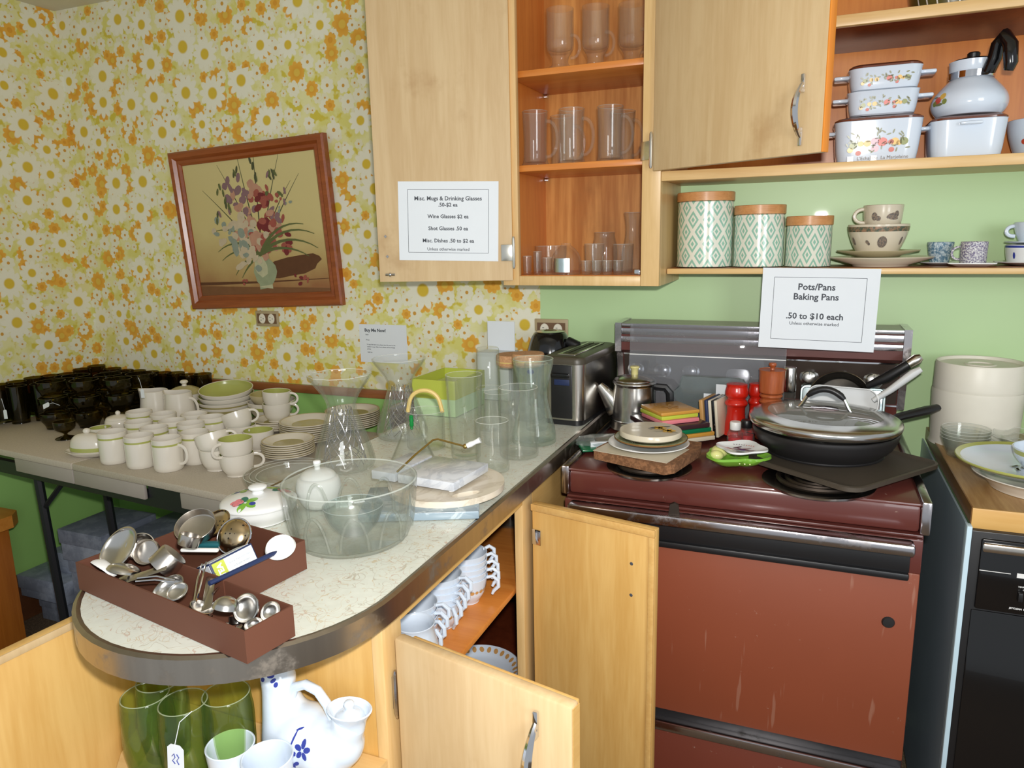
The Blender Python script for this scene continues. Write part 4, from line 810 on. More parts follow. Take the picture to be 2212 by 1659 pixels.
# vases with netting inside
def hourglass(name, label, px, wy, h, rb, x=None, y=None, flute=.0):
    t_ = thing(name, label, 'vase', (x, y, CZ))
    pr = sm([(0, 0), (rb*.8, 0), (rb*.97, .004), (rb, .018), (rb*.86, h*.26), (rb*.55, h*.55), (rb*.47, h*.66), (rb*.6, h*.78), (rb*.98, h*.95), (rb*1.04, h)], 4)
    g = G(); g.lathe(vessel(pr, .0028, tb=.006), 60)
    if flute: g.v = [(q[0]*(1+flute*cos(10*math.atan2(q[1], q[0]))*(1 if q[2] > .01 else 0)), q[1]*(1+flute*cos(10*math.atan2(q[1], q[0]))*(1 if q[2] > .01 else 0)), q[2]) for q in g.v]
    ob('glass_wall', g, MT['clear'], t_, sharp=1.2)
    ip = [(rb*.1, .008), (rb*.72, .009), (rb*.70, .03), (rb*.58, h*.26), (rb*.38, h*.52), (rb*.33, h*.64)]
    g = G()
    for s_ in (1, -1):
        for k in range(14):
            pts = []
            for i in range(12):
                q = i/11; z = .01+q*h*.6; R = (rb*.74*(1-q)+rb*.32*q); a = 2*PI*k/14+s_*q*2.2+.15*sin(9*q+k); pts.append((R*cos(a), R*sin(a), z))
            g.tube(pts, .0007, 4)
    ob('net_filling', g, MT['dchrome'], t_); return t_
hourglass('flared_vase', 'fluted clear hourglass vase with net filling in front of the plates', 735, 0, .213, .066, -.955, -.872, .03)
hourglass('flared_vase', 'clear hourglass vase with net filling, behind the fluted one', 822, 0, .205, .066, -.966, -.60, 0)
# glass bell with green bead
x, y, r, h = RO(860, 50, 1008, 865, CZ); x, y = -.835, -.775
be = thing('glass_bell', 'clear glass dinner bell with green twisted neck and knob', 'bell', (x, y, CZ))
ob('bell', G().lathe([(.050, .001), (.0505, .003)]+sm([(.050, .004), (.042, .022), (.030, .048), (.022, .068), (.010, .078), (0, .079)])+[], 40).lathe(sm([(.0485, .002), (.040, .022), (.028, .048), (.020, .066), (0, .076)]), 40), MT['clear'], be)
ob('green_neck', G().lathe([(.004, .079), (.0055, .084), (.0042, .089), (.0055, .094), (.0042, .099), (.005, .103), (.003, .106)], 16).ball((0, 0, .075), .004), plain('emerald_glass', (20, 130, 60), .15), be)
ob('handle', G().tube([(0, 0, .105), (-.003, 0, .13), (-.006, 0, .148)], .0028, 8).ball((-.007, 0, .153), .0072), MT['clear'], be)
# cane-handled basket vessel
ck = thing('cane_handled_jar', 'clear glass jar with a tall woven rattan bail handle', 'jar', (-.856, -.672, CZ), .25)
ob('glass_wall', G().lathe(vessel([(0, 0), (.044, 0), (.047, .004), (.047, .092)], .0022, tb=.005), 40), MT['clear'], ck)
ob('bail_handle', G().tube([(-.043+.0*i, .0, .088) for i in range(1)]+[(-.040*cos(PI*i/14), 0, .09+.052*sin(PI*i/14)**.7) for i in range(1, 14)]+[(.0435, 0, .088)], .0052, 8), MT['straw'], ck)
def cylglass(name, label, x, y, r0, r1, h, mat='clear', cat='vase', t=.0024, extra=None, z=CZ, tb=.008):
    return tag(ob(name, G().lathe(vessel(sm([(0, 0), (r0*.88, 0), (r0, .004), (r0*1.0, .02), ((r0+r1)/2, h*.5), (r1, h)], 3), t, tb=tb), 40), MT[mat]), label, cat) if extra is None else None
o = cylglass('glass_vase', 'tall straight clear glass vase standing behind the marble slab', 0, 0, .034, .043, .196); o.location = (-.727, -.715, CZ)
gm = thing('glass_pitcher', 'clear glass measuring pitcher with loop handle behind the front cylinders', 'pitcher', (-.700, -.585, CZ), -.55)
ob('glass_wall', G().lathe(vessel([(0, 0), (.032, 0), (.036, .004), (.037, .06), (.034, .13)], .0024, tb=.006), 36), MT['clear'], gm); ob('handle', ear(.035, .03, .115, .03, .005), MT['clear'], gm)
o = cylglass('glass_cylinder', 'slim clear glass cylinder nearest the counter edge', 0, 0, .036, .0365, .112); o.location = (-.628, -.785, CZ)
o = cylglass('glass_cylinder', 'wide clear glass cylinder in front of the green hourglass vase', 0, 0, .045, .046, .163); o.location = (-.613, -.665, CZ)
o = tag(ob('hourglass_vase', G().lathe(vessel(sm([(0, 0), (.048, 0), (.0545, .006), (.053, .03), (.040, .085), (.033, .125), (.040, .160), (.0485, .195), (.050, .210)], 4), .0028, tb=.008), 48), MT['greeny']), 'tall pale green hourglass vase beside the toaster', 'vase'); o.location = (-.620, -.545, CZ)
o = tag(ob('tall_tumbler', G().lathe(vessel([(0, 0), (.027, 0), (.03, .004), (.032, .105)], .0022, tb=.008), 32, rot(PI, 0, 0, (0, 0, .1062))), MT['clear']), 'clear glass turned upside down on top of another glass', 'tumbler'); o.location = (-.775, -.47, CZ+.1146)
o = tag(ob('tall_tumbler', G().lathe(vessel([(0, 0), (.026, 0), (.03, .004), (.034, .113)], .0022, tb=.008), 32), MT['clear']), 'clear tumbler carrying an upside-down glass, behind the tall vases', 'tumbler'); o.location = (-.775, -.47, CZ)
# cork-lidded jars, sticker glass
for i, (x, y, h, r, lb) in enumerate(((-.762, -.385, .155, .043, 'tall glass jar with cork lid behind the green hourglass vase'), (-.838, -.315, .138, .045, 'glass jar with cork lid nearest the lime box'))):
    j = thing('cork_lidded_jar', lb, 'jar', (x+.045, y+.06, CZ)); ob('glass_wall', G().lathe(vessel([(0, 0), (r*.95, 0), (r, .004), (r, h)], .0024, tb=.006), 36), MT['clear'], j)
    l_ = ob('lid', G().lathe([(0, h-.004), (r*.9, h-.004), (r*.9, h+.001), (r*1.03, h+.001), (r*1.05, h+.005), (r*1.05, h+.027), (r*1.0, h+.031), (0, h+.031)], 36), MT['corklid'], j); ob('pale_seam', G().lathe([(r*1.052, h+.010), (r*1.056, h+.0115), (r*1.052, h+.013)], 36), MT['straw'], l_)
sg = thing('sticker_glass', 'clear glass with a small blue oval sticker in front of the cork lids', 'glass', (-.655, -.43, CZ))
ob('glass_wall', G().lathe(vessel([(0, 0), (.027, 0), (.029, .004), (.031, .178)], .0022, tb=.02), 32), MT['clear'], sg)
bl = ob('sticker', G().lathe([(0, .0012), (.009, .001), (.0095, 0)], 24, None, 0, 0, None, 1, .72), MT['stickb'], sg); bl.matrix_world = Matrix.Translation((-.004, -.0312, .160)) @ Matrix.Rotation(PI/2, 4, 'X'); bl.parent = sg
# lime box, white box and carton
lb_ = thing('lime_box', 'open lime green cardboard box with a paler mint lower half', 'box', (-.985, -.285, CZ), -.03)
g = G()
def tray(g, x0, x1, y0, y1, z0, z1, t, mi=0, ins=None):
    ins = mi if ins is None else ins
    g.b6(x0, x1, y0, y0+t, z0, z1, mi); g.b6(x0, x1, y1-t, y1, z0, z1, mi); g.b6(x0, x0+t, y0+t, y1-t, z0, z1, mi); g.b6(x1-t, x1, y0+t, y1-t, z0, z1, mi); g.b6(x0+t, x1-t, y0+t, y1-t, z0, z0+t, ins); return g
ob('lower_box', tray(G(), -.068, .068, -.095, .095, 0, .05, .003), MT['mint'], lb_); ob('upper_box', tray(G(), -.070, .070, -.097, .097, .0505, .105, .003).b6(-.066, .066, -.06, .09, .052, .075, 1), [MT['lime'], MT['limein']], lb_)
wb = thing('white_carton', 'open white carton with upright flap against the flowered wall', 'box', (-.905, -.10, CZ), -.05)
ob('box', G().b6(-.055, .055, -.04, .04, 0, .150, 0, .002), MT['paperw'], wb); ob('flap', G().b6(-.045, .05, .02, .022, .150, .242, 0, 0), MT['paperw'], wb)
ob('print', text([('No.', .018, .125, .012, .0002, 'LEFT')], 0, Matrix.Translation((0, -.0404, 0)) @ Matrix.Rotation(PI/2, 4, 'X')), MT['ink'], wb)
# coffee maker
cm = thing('coffee_maker', 'black coffee maker with domed top in the corner behind the toaster', 'coffee maker', (-.722, -.125, CZ), -.15)
ob('body', G().lathe(sm([(.066, 0), (.07, .004), (.072, .1), (.068, .16), (.058, .198), (.05, .214), (.046, .218)]), 40).lathe([(.046, .218), (.036, .2195), (0, .2195)], 40), MT['blackg'], cm)
ob('top_dial', G().lathe([(.042, .2196), (.040, .2225), (.024, .2235), (.022, .221), (0, .221)], 40).lathe([(.044, .219), (.0455, .222), (.0415, .2225)], 40), MT['steel'], cm)
ob('side_arm', G().tube([(.06, 0, .195), (.085, 0, .185), (.1, 0, .14), (.112, 0, .04)], [.014, .017, .016, .014], 10), MT['black'], cm)
ob('carafe_handle', G().tube([(.05, -.06, .12), (.062, -.085, .10), (.06, -.085, .05), (.045, -.062, .03)], .005, 8), MT['chrome'], cm)
ob('feet', G().b6(-.05, .05, -.05, .05, -.0, .006), MT['black'], cm)
# toaster
ta_ = math.radians(-4); to = thing('toaster', 'long-slot steel and black toaster at the stove end of the counter', 'toaster', (-.595, -.215, CZ), ta_)
hw, hl, H = .060, .155, .184
def rrect(x, y, r, n=6):
    p = []
    for cx, cy_, a0 in ((x-r, y-r, 0), (-x+r, y-r, PI/2), (-x+r, -y+r, PI), (x-r, -y+r, 1.5*PI)): p += [(cx+r*cos(a0+PI/2*i/n), cy_+r*sin(a0+PI/2*i/n)) for i in range(n+1)]
    return p
ob('steel_shell', G().prism(rrect(hw, hl*.99, .026), .014, H-.018), MT['steel'], to, sharp=.5)
ob('base', G().prism(rrect(hw-.004, hl-.004, .022), 0, .013), MT['black'], to, sharp=.5)
g = G(); a = rrect(hw+.001, hl*.99+.001, .027); b = rrect(hw-.012, hl-.014, .02); n = len(a)
g.add([(p[0], p[1], H-.0178) for p in a]+[(p[0], p[1], H-.006) for p in a]+[(p[0]*.95, p[1]*.98, H) for p in a]+[(p[0]*.8, p[1]*.96, H+.002) for p in a], [(k*n+i, k*n+(i+1) % n, (k+1)*n+(i+1) % n, (k+1)*n+i) for k in range(3) for i in range(n)]+[tuple(3*n+i for i in range(n))]); ob('top_rim', g, plain('toaster_warm_black', (70, 64, 52), .4), to, sharp=.6)
g = G(); g.b6(-.026, .026, -.12, .12, H+.0015, H+.0045, 0, .001); ob('slot_frame', g, MT['steel'], to)
ob('slot', G().b6(-.016, .016, -.105, .105, H+.0043, H+.0055).b6(-.001, .001, -.1, .1, H+.0055, H+.007), MT['blackm'], to)
ob('end_panel', G().b6(-.031, .031, -hl-.001, -hl+.012, .018, H-.019, 0, .003), MT['black'], to)
ob('lever', G().b6(-.026, .026, -hl-.016, -hl-.0005, H-.052, H-.040, 0, .004), MT['blackg'], to); ob('dial_window', G().b6(-.020, .024, -hl-.003, -hl-.0008, H-.074, H-.058, 0, .001), MT['navy'], to)
ob('far_end', G().b6(-hw+.004, hw-.004, hl-.012, hl+.006, .01, H-.004, 0, .012), MT['black'], to)
# marble boards and wire slicer
mb = ob('marble_tile', G().box((0, 0, .0075), (.22, .15, .015), 0, .002), MT['bmar']); tag(mb, 'blue-grey marble slab under the round board at the counter edge', 'board'); mb.location = (-.668, -1.035, CZ); mb.rotation_euler = (0, 0, .42)
rb = thing('round_board', 'round cream marble board with a cut-out hand hole', 'board', (-.652, -.962, CZ+.0152))
R = .116; g = G(); n = 56; A = math.radians(-38)
hc = Vector((R*.74*cos(A), R*.74*sin(A), 0)); v = []
for i in range(n):
    t = 2*PI*i/n; d = Vector((cos(t), sin(t), 0)); bq = hc.dot(d); k = -bq+math.sqrt(bq*bq-hc.length_squared+R*R); u, w_ = d.x*cos(A)+d.y*sin(A), -d.x*sin(A)+d.y*cos(A); m_ = 1/math.sqrt((u/.0115)**2+(w_/.030)**2)
    v += [tuple(hc+d*k), tuple(hc+d*m_)]
v = v+[(a_, b_, .012) for a_, b_, c_ in v]; f = []
for i in range(n):
    o0, h0, o1, h1 = 2*i, 2*i+1, 2*((i+1) % n), 2*((i+1) % n)+1; q = 2*n
    f += [(o0, o1, h1, h0), (o0+q, h0+q, h1+q, o1+q), (o0, o0+q, o1+q, o1), (h0, h1, h1+q, h0+q)]
g.add(v, f); ob('marble_disc', g, MT['crm'], rb, sharp=.5)
sl = thing('cheese_slicer', 'grey marble cheese slicer slab with steel wire arm and white grip', 'slicer', (-.690, -.950, CZ+.0285), -.09)
g = G(); g.box((.028, 0, .013), (.130, .135, .018), 0, .002); g.box((-.072, 0, .013), (.058, .135, .018), 0, .002); ob('marble_slab', g, MT['slate'], sl)
ob('rubber_feet', G().lathe([(0, 0), (.006, 0), (.006, .004), (0, .004)], 12, Matrix.Translation((.08, -.055, 0))).lathe([(0, 0), (.006, 0), (.006, .004), (0, .004)], 12, Matrix.Translation((-.085, -.055, 0))).lathe([(0, 0), (.006, 0), (.006, .004), (0, .004)], 12, Matrix.Translation((.08, .055, 0))), MT['plasticw'], sl)
ob('wire_arm', G().tube([(-.042, -.06, .024), (-.040, .00, .042), (-.036, .062, .058), (-.03, .071, .058), (.036, .066, .052)], .0021, 8).ball((.04, .066, .052), .0052), MT['brass'], sl)
ob('grip', G().tube([(.044, .067, .053), (.052, .070, .057), (.060, .073, .061), (.070, .077, .066)], [.0055, .0062, .0048, .0066], 10), MT['white'], sl)
# ================================================================== things on the stove
KZ = .9155
x, y, r, h = RO(1372, 47, 917, 822, KZ); y = -.236; x = aty(1370, 880, y).x
pc = thing('percolator', 'aluminium stovetop percolator with ivory knob and black handle', 'percolator', (x, y, KZ+.0005), .15); r = .062
ob('pot', G().lathe(sm([(0, 0), (r*.98, 0), (r, .004), (r*.94, .10), (r*.93, .116), (r*.97, .121), (r*.97, .125), (r*.90, .128)], 2), 40).lathe([(r*1.005, .017), (r*1.02, .0195), (r*1.005, .022)], 40), MT['alum'], pc)
l_ = ob('lid', G().lathe(sm([(r*.90, .1285), (r*.86, .134), (r*.5, .142), (r*.2, .145), (0, .1455)], 3), 40), MT['alum'], pc)
ob('knob', G().lathe([(.010, .144), (.010, .158), (.014, .164), (.012, .168), (0, .168)], 9), plain('yellowed_plastic', (216, 206, 140), .3), l_)
ob('spout', G().tube([(-r*.72, 0, .045), (-r*1.05, 0, .072), (-r*1.35, 0, .095), (-r*1.58, 0, .112)], [.034, .026, .017, .011], 12, flat=.7, up=(0, 1, 0)), MT['alum'], pc)
ob('handle', G().tube([(r*.92, 0, .112), (r*1.35, 0, .110), (r*1.55, 0, .095), (r*1.58, 0, .06), (r*1.55, 0, .03)], [.009, .010, .011, .010, .008], 8, up=(0, 1, 0)), MT['black'], pc)
# clear acrylic holder leaning against the console
B = Matrix.Translation((-.235, -.145, 1.085)) @ Matrix.Rotation(math.radians(86), 4, 'X')
ac = thing('acrylic_sheet', 'large scratched clear acrylic sheet leaning on the stove console', 'acrylic sheet', rotm=Matrix.Translation((-.255, -.166, .9165)) @ Matrix.Rotation(math.radians(-3.2), 4, 'X'))
ob('sheet', G().b6(-.215, .205, -.002, .002, 0, .275, 0, .001), MT['acryl'], ac); ob('fold_line', G().b6(-.215, .205, -.0032, -.0022, .186, .189), MT['plasticw'], ac); ob('front_leaf', G().b6(-.215, .205, -.008, -.006, 0, .187), MT['acryl'], ac)
# bagged parts hanging in front of the console
bg_ = thing('plastic_bag', 'clear plastic bag with small white cards in front of the console', 'bag', (-.238, -.178, .917))
def crumple(w_, d, h, seed, n=22, m=9, mi=0):
    rnd = random.Random(seed); g = G(); v = []
    for j in range(m+1):
        t = j/m; k = sin(PI*(.12+.80*t))**.6
        for i in range(n):
            a = 2*PI*i/n; q = 1+rnd.uniform(-.10, .10); v.append((w_/2*cos(a)*q*(.75+.25*k), d/2*sin(a)*q*k, h*t*(1+rnd.uniform(-.02, .02))))
    g.add(v, [(j*n+i, j*n+(i+1) % n, (j+1)*n+(i+1) % n, (j+1)*n+i) for j in range(m) for i in range(n)]+[tuple(range(n))[::-1], tuple(m*n+i for i in range(n))], mi); return g
ob('bag_film', crumple(.19, .014, .135, 3), MT['plbag'], bg_, sharp=.35)
for i, (x, z, w_, h) in enumerate(((-.005, .072, .026, .038), (.028, .076, .028, .085))): ob('white_card', G().b6(x-w_/2, x+w_/2, -.0095, -.0085, z-h/2, z+h/2), MT['paperw'], bg_)
ob('coiled_cord', G().tube([(.066+.017*cos(2*PI*i/20), -.002, .055+.017*sin(2*PI*i/20)) for i in range(20)], .0045, 8, closed=True, up=(0, 1, 0)), MT['cream'], bg_)
# mills
def mill(name, label, x, y, r, h, mat, prof, cap):
    t_ = thing(name, label, 'pepper mill', (x, y, KZ)); k = h
    ob('body', G().lathe(sm([(0, 0)]+[(a*r, b*k) for a, b in prof], 3), 32), mat, t_); ob('head', G().lathe(sm([(a*r, b*k) for a, b in cap]+[(0, cap[-1][1]*k)], 3), 32), mat, t_); return t_
redp = [(1, 0), (1, .05), (.94, .2), (.80, .42), (.82, .55), (.98, .60), (.98, .64), (.78, .70)]; redc = [(.78, .703), (.80, .73), (.98, .78), (1.0, .86), (.9, .95), (.86, 1.0)]
p = aty(1592, 880, -.22); mill('red_mill', 'tall red lacquered pepper mill beside the cork coasters', aty(1590, 880, -.245).x, -.245, .029, .136, MT['red'], redp, redc)
p = aty(1634, 880, -.18); mill('red_mill', 'second red lacquered mill squeezed behind the wooden one', aty(1633, 880, -.204).x, -.204, .021, .132, MT['red'], redp, redc)
p = aty(1666, 850, -.235); wm = mill('wooden_mill', 'tall turned reddish wood pepper mill with flat head', aty(1666, 850, -.262).x, -.262, .031, .186, MT['mill'], [(1.05, 0), (1.05, .06), (.85, .2), (.8, .36), (.95, .42), (1.0, .45), (.8, .49), (.95, .53), (.78, .57), (.92, .61), (.8, .64)], [(.8, .643), (.95, .66), (.98, .70), (1.02, .95), (.98, .965)])
ob('top_nut', G().lathe(sm([(.006, .18), (.005, .186), (.0095, .192), (.008, .198), (0, .1985)], 3), 16), MT['mill'], wm)
p = aty(1702, 830, -.16); sm_ = thing('steel_mill', 'slim steel and clear acrylic pepper grinder behind the wooden mill', 'pepper mill', (aty(1705, 830, -.20).x, -.20, KZ))
ob('top', G().lathe([(.016, .115), (.0165, .116), (.0165, .176), (.015, .179), (0, .179)], 28), MT['alum'], sm_); ob('clear_body', G().lathe([(.016, .052), (.016, .1145)], 28), MT['clear'], sm_); ob('foot', G().lathe([(0, 0), (.018, 0), (.0165, .01), (.0165, .052), (0, .052)], 28), MT['alum'], sm_)
# stack of coloured ceramic coasters / tiles and upright coasters
x, y = -.316, -.330; z = KZ+.004
for i, (nm, lb, s_, t_, m, a, dx, dy) in enumerate((('tile', 'pale speckled tile at the bottom of the colourful stack', .140, .011, 'ivoryc', .72, .012, .005), ('tile', 'golden tan tile second from the bottom of the colourful stack', .140, .010, 'orng', .74, .010, .004), ('tile', 'dark green tile in the middle of the colourful stack', .138, .011, 'gtile', .73, .004, 0), ('tile', 'large dark plum tile under the pink one', .150, .012, 'dk', .70, -.008, 0), ('tile', 'pink tile under the lime one in the stack', .108, .010, 'pink', .72, -.006, 0), ('tile', 'lime green tile just below the golden top tile', .108, .010, 'ygreen', .74, -.010, .004), ('tile', 'golden flower tile with raised decor topping the colourful stack', .110, .009, 'orng', .70, -.008, .006))):
    o = ob(nm, G().box((0, 0, t_/2), (s_, s_, t_), 0, .002), [MT[m]], None, (x+dx, y+dy, z), a); tag(o, lb, 'tile', 'stack of coloured tiles')
    if i == 6: ob('raised_flower', decal_top([(.014*cos(k*1.05), .014*sin(k*1.05), .012, .005, k*1.05, 0) for k in range(6)], lambda q: t_, .001), MT['tanb'], o)
    z += t_+.0006
for i, (m, dx) in enumerate((('tanb', 0), ('navy', .012), ('ivoryc', .021), ('blackg', .029), ('ivoryc', .036))):
    B = Matrix.Translation((-.228+dx, -.252, KZ+.0004)) @ Matrix.Rotation(-.25, 4, 'Z') @ Matrix.Rotation(-.10, 4, 'Y')
    o = ob('coaster', G().b6(-.004 if i else -.006, .004, -.048, .048, 0, .098, 0, .002), MT[m], None, rotm=B); tag(o, ('tan wooden', 'dark navy', 'cream', 'black', 'outer cream')[i]+' coaster standing on edge behind the tile stack', 'coaster', 'coasters standing on edge')
# bark board with paper, plates
B = Matrix.Translation((-.335, -.530, .9222)) @ Matrix.Rotation(-.24, 4, 'Z')
rn = random.Random(5); pl = [(.105*x_, .115*y_) for x_, y_ in ((-1, -.55), (-.93, -.8), (.2, -.93), (.86, -1), (1, -.8), (1.0, .5), (.85, .9), (-.7, .9), (-1, .6))]
o = tag(ob('bark_board', G().prism(pl, 0, .021), MT['cork'], None, rotm=B, sharp=.5), 'rough brown bark-edged board on the front left burner', 'board')
o = tag(ob('card', G().b6(-.098, .088, -.096, .03, .0214, .0222), MT['ivoryc'], None, rotm=B), 'cream card lying between bark board and plates', 'card')
x, y, z = -.338, -.522, KZ+.0296
o = tag(ob('round_plate', G().lathe([(0, 0), (.06, 0), (.07, .002), (.094, .008), (.0955, .0095), (.094, .011), (.07, .006), (0, .006)], 56), MT['white'], None, (x, y, z)), 'large plain white plate at the bottom of the pile of plates', 'plate')
o = tag(ob('round_plate', G().lathe([(0, 0), (.055, 0), (.076, .006), (.084, .009), (.085, .012), (.083, .0135), (.06, .008), (0, .008)], 56), MT['olive'], None, (x+.004, y+.006, z+.0092)), 'mottled olive plate with rusty rim between two white plates', 'plate')
ob('rusty_rim', G().lathe([(.080, .0065), (.0862, .010), (.0862, .0125)], 56), plain('rusty_brown_rim', (140, 96, 44), .4, 0, .5, 0, .2, 60), o)
o = tag(ob('round_plate', G().lathe([(0, 0), (.06, 0), (.071, .003), (.074, .006), (.0735, .016), (.072, .018), (.05, .0175), (0, .0175)], 56), [MT['ivoryc'], MT['white']], None, (x+.002, y+.012, z+.0190), .2), 'white trivet plate with painted yellow flowers on top of the pile', 'plate')
sp = []
for cx, cy_ in ((.022, .012), (.042, -.012)):
    for k in range(5): sp.append((cx+.008*cos(k*1.26), cy_+.008*sin(k*1.26), .009, .006, k*1.26, 5))
for a, b, c in ((.008, .006, .9), (.030, -.002, 2.2), (.020, -.018, .1), (.05, -.022, 2.6), (.035, .026, .4)): sp.append((a, b, .016, .0016, c, 1))
for a, b, c in ((.004, .012, .6), (.034, .024, .2)): sp.append((a, b, .013, .0022, c, 2))
ob('painted_flowers', decal_top(sp, lambda q: .0175, .0016), [MT['orng'], MT['leafg'], MT['navy'], MT['navy'], MT['navy'], plain('painted_yellow_petal', (236, 186, 60), .3)], o)
# bagged green thing
bgx = thing('zip_bag', 'clear zip bag with small cards and green edge beside the plates', 'bag', (-.462, -.442, KZ), .5)
g = crumple(.16, .10, .022, 9, 26, 5); ob('bag_film', g, MT['plbag'], bgx, sharp=.35); ob('green_edge', G().b6(-.075, -.035, -.062, .02, 0, .006, 0, .002), MT['gtile'], bgx); ob('contents', G().b6(-.025, .05, -.03, .03, .003, .012, 0, .003), MT['cork'], bgx); ob('white_slip', G().b6(-.05, .03, -.042, -.032, .004, .018), MT['paperw'], bgx)
# small bottles
for i, (px, dy, capm, lb) in enumerate(((1588, -.372, 'plasticw', 'small clear shaker bottle of red contents with white cap'), (1612, -.345, 'black', 'small clear shaker bottle of red contents with black cap'))):
    p = aty(px, 940, dy); b_ = thing('shaker_bottle', lb, 'bottle', (p.x, dy, KZ)); ob('bottle', G().lathe(sm([(0, 0), (.018, 0), (.0195, .005), (.0195, .03), (.015, .044), (.012, .048)], 3), 28), MT['pinkgl'], b_); ob('red_contents', G().lathe([(0, .002), (.0165, .002), (.017, .028), (0, .028)], 24), plain('red_contents', (190, 40, 46), .3), b_); ob('cap', G().lathe([(.0128, .046), (.0135, .047), (.0135, .064), (.012, .066), (0, .066)], 24), MT[capm], b_)
# spoon rests
sr = thing('lettuce_spoon_rest', 'green leaf-shaped ceramic spoon rest with pale yellow bud', 'spoon rest', (-.140, -.515, KZ), .1)
def blob_dish(radf, h, t, n=48, m=7):
    g = G(); v = [(0, 0, t)]; f = []
    for j in range(1, m+1):
        q = j/m
        for i in range(n): a = 2*PI*i/n; R = radf(a)*q; v.append((R*cos(a), R*sin(a), t+h*q**3))
    f += [(0, 1+i, 1+(i+1) % n) for i in range(n)]
    for j in range(m-1): f += [(1+j*n+i, 1+(j+1)*n+i, 1+(j+1)*n+(i+1) % n, 1+j*n+(i+1) % n) for i in range(n)]
    b = len(v); v.append((0, 0, 0)); 
    for j in range(1, m+1):
        q = j/m
        for i in range(n): a = 2*PI*i/n; R = radf(a)*q*1.01; v.append((R*cos(a), R*sin(a), h*q**3))
    f += [(b, b+1+(i+1) % n, b+1+i) for i in range(n)]
    for j in range(m-1): f += [(b+1+j*n+i, b+1+j*n+(i+1) % n, b+1+(j+1)*n+(i+1) % n, b+1+(j+1)*n+i) for i in range(n)]
    f += [(1+(m-1)*n+i, b+1+(m-1)*n+i, b+1+(m-1)*n+(i+1) % n, 1+(m-1)*n+(i+1) % n) for i in range(n)]
    return g.add(v, f)
ob('leaf_dish', blob_dish(lambda a: .062*(1+.16*cos(a*3+.4)+.10*cos(2*a)+.03*cos(9*a)), .022, .006), MT['ltgreen'], sr)
ob('yellow_bud', G().ball((-.034, .020, .024), (.020, .022, .014)).ball((-.018, .038, .024), (.018, .016, .014)).ball((-.040, .000, .020), (.016, .016, .012)), MT['ltyel'], sr)
g = G()
for k in range(5): g.tube([(-.02+.012*k, -.012, .009), (-.018+.012*k, -.03, .011), (-.012+.011*k, -.044, .016)], .0016, 5)
ob('leaf_veins', g, MT['ltyel'], sr)
s2 = thing('clover_spoon_rest', 'white four-lobed souvenir spoon rest with dark painted figure on the green one', 'spoon rest', (-.126, -.512, KZ+.030), -.1)
ob('dish', blob_dish(lambda a: .052*(1+.12*cos(4*a+.3)), .010, .004), MT['white'], s2)
sp = [(.0, .004, .022, .0028, .5, 0), (.006, .002, .024, .0025, -.35, 0), (-.012, .012, .013, .003, .9, 0), (.002, .0, .008, .006, 0, 1), (.016, -.002, .016, .0018, -.1, 0), (-.016, -.004, .016, .0018, .1, 0)]
for k in range(4): sp.append((-.002+.007*cos(k*1.57+.4), -.024+.007*sin(k*1.57+.4), .006, .005, k*1.57+.4, 2))
sp += [(.018, -.022, .006, .004, .5, 3), (-.02, -.018, .006, .005, 0, 4), (-.026, -.008, .012, .0012, .3, 3)]
for k in range(9): sp.append((-.022+.0055*k, .030-.00035*(k-4)**2, .0022, .0009, .7*(k % 3), 0 if k < 5 else 3))
ob('painted_figure', decal_top(sp, lambda q: .004+.013*(q/.050)**3, .0022), [MT['purple'], MT['cobalt'], MT['teal'], MT['redf'], MT['ltyel']], s2)
# griddle and lidded pan
gd = thing('griddle', 'square grey-brown griddle lying over the right front burner', 'griddle', rotm=Matrix.Translation((.084, -.472, .9245)) @ Matrix.Rotation(math.radians(-37), 4, 'Z'))
q = rrect(.142, .158, .035, 5); n = len(q); g = G()
rings = [(.93, 0), (1, .004), (1, .013), (.97, .014), (.92, .0085), (.0, .0085)]
v = []
for k, z in rings[:-1]: v += [(a*k, b*k, z) for a, b in q]
f = [(j*n+i, j*n+(i+1) % n, (j+1)*n+(i+1) % n, (j+1)*n+i) for j in range(4) for i in range(n)]+[tuple(4*n+i for i in range(n)), tuple(range(n))[::-1]]
g.add(v, f); ob('plate', g, MT['grid'], gd, sharp=.6)
R = .160; px_, py_ = .047, -.400; pz = .9345
pn = thing('frying_pan', 'large black nonstick pan with glass lid, on the griddle', 'pan', (px_, py_, pz))
ob('body', G().lathe(vessel(sm([(0, 0), (R*.76, 0), (R*.80, .004), (R*.93, .026), (R*.985, .046), (R*.99, .056)], 4), .004), 64), MT['pan'], pn)
ob('handle', G().tube([(R*.97*cos(.62), R*.97*sin(.62), .05), (R*1.28*cos(.62), R*1.28*sin(.62), .065), (R*1.75*cos(.62), R*1.75*sin(.62), .075), (R*1.95*cos(.62), R*1.95*sin(.62), .080)], [.009, .013, .015, .011], 10, flat=.7), MT['black'], pn)
ld = thing('pan_lid', 'domed glass lid with chrome rim and black loop handle on the large pan', 'lid', rotm=Matrix.Translation((px_-.002, py_+.002, pz+.0635)) @ Matrix.Rotation(math.radians(1.0), 4, 'Y'))
ob('chrome_rim', G().lathe(sm([(R*.93, -.002), (R*1.0, -.001), (R*1.03, .004), (R*1.035, .014), (R*1.0, .020), (R*.90, .0245), (R*.78, .0275)], 4), 64), MT['alum'], ld); ob('glass_dome', G().lathe(sm([(R*.78, .0277), (R*.6, .0325), (R*.3, .036), (0, .037)], 4), 64), MT['lidgl'], ld)
A = math.radians(-10); c_, s_ = cos(A), sin(A)
ob('handle_grip', G().tube([((-.040+.08*i/10)*c_, (-.040+.08*i/10)*s_, .062+.020*sin(PI*i/10)**.8) for i in range(11)], [.005]+[.0075]*9+[.005], 10), MT['black'], ld)
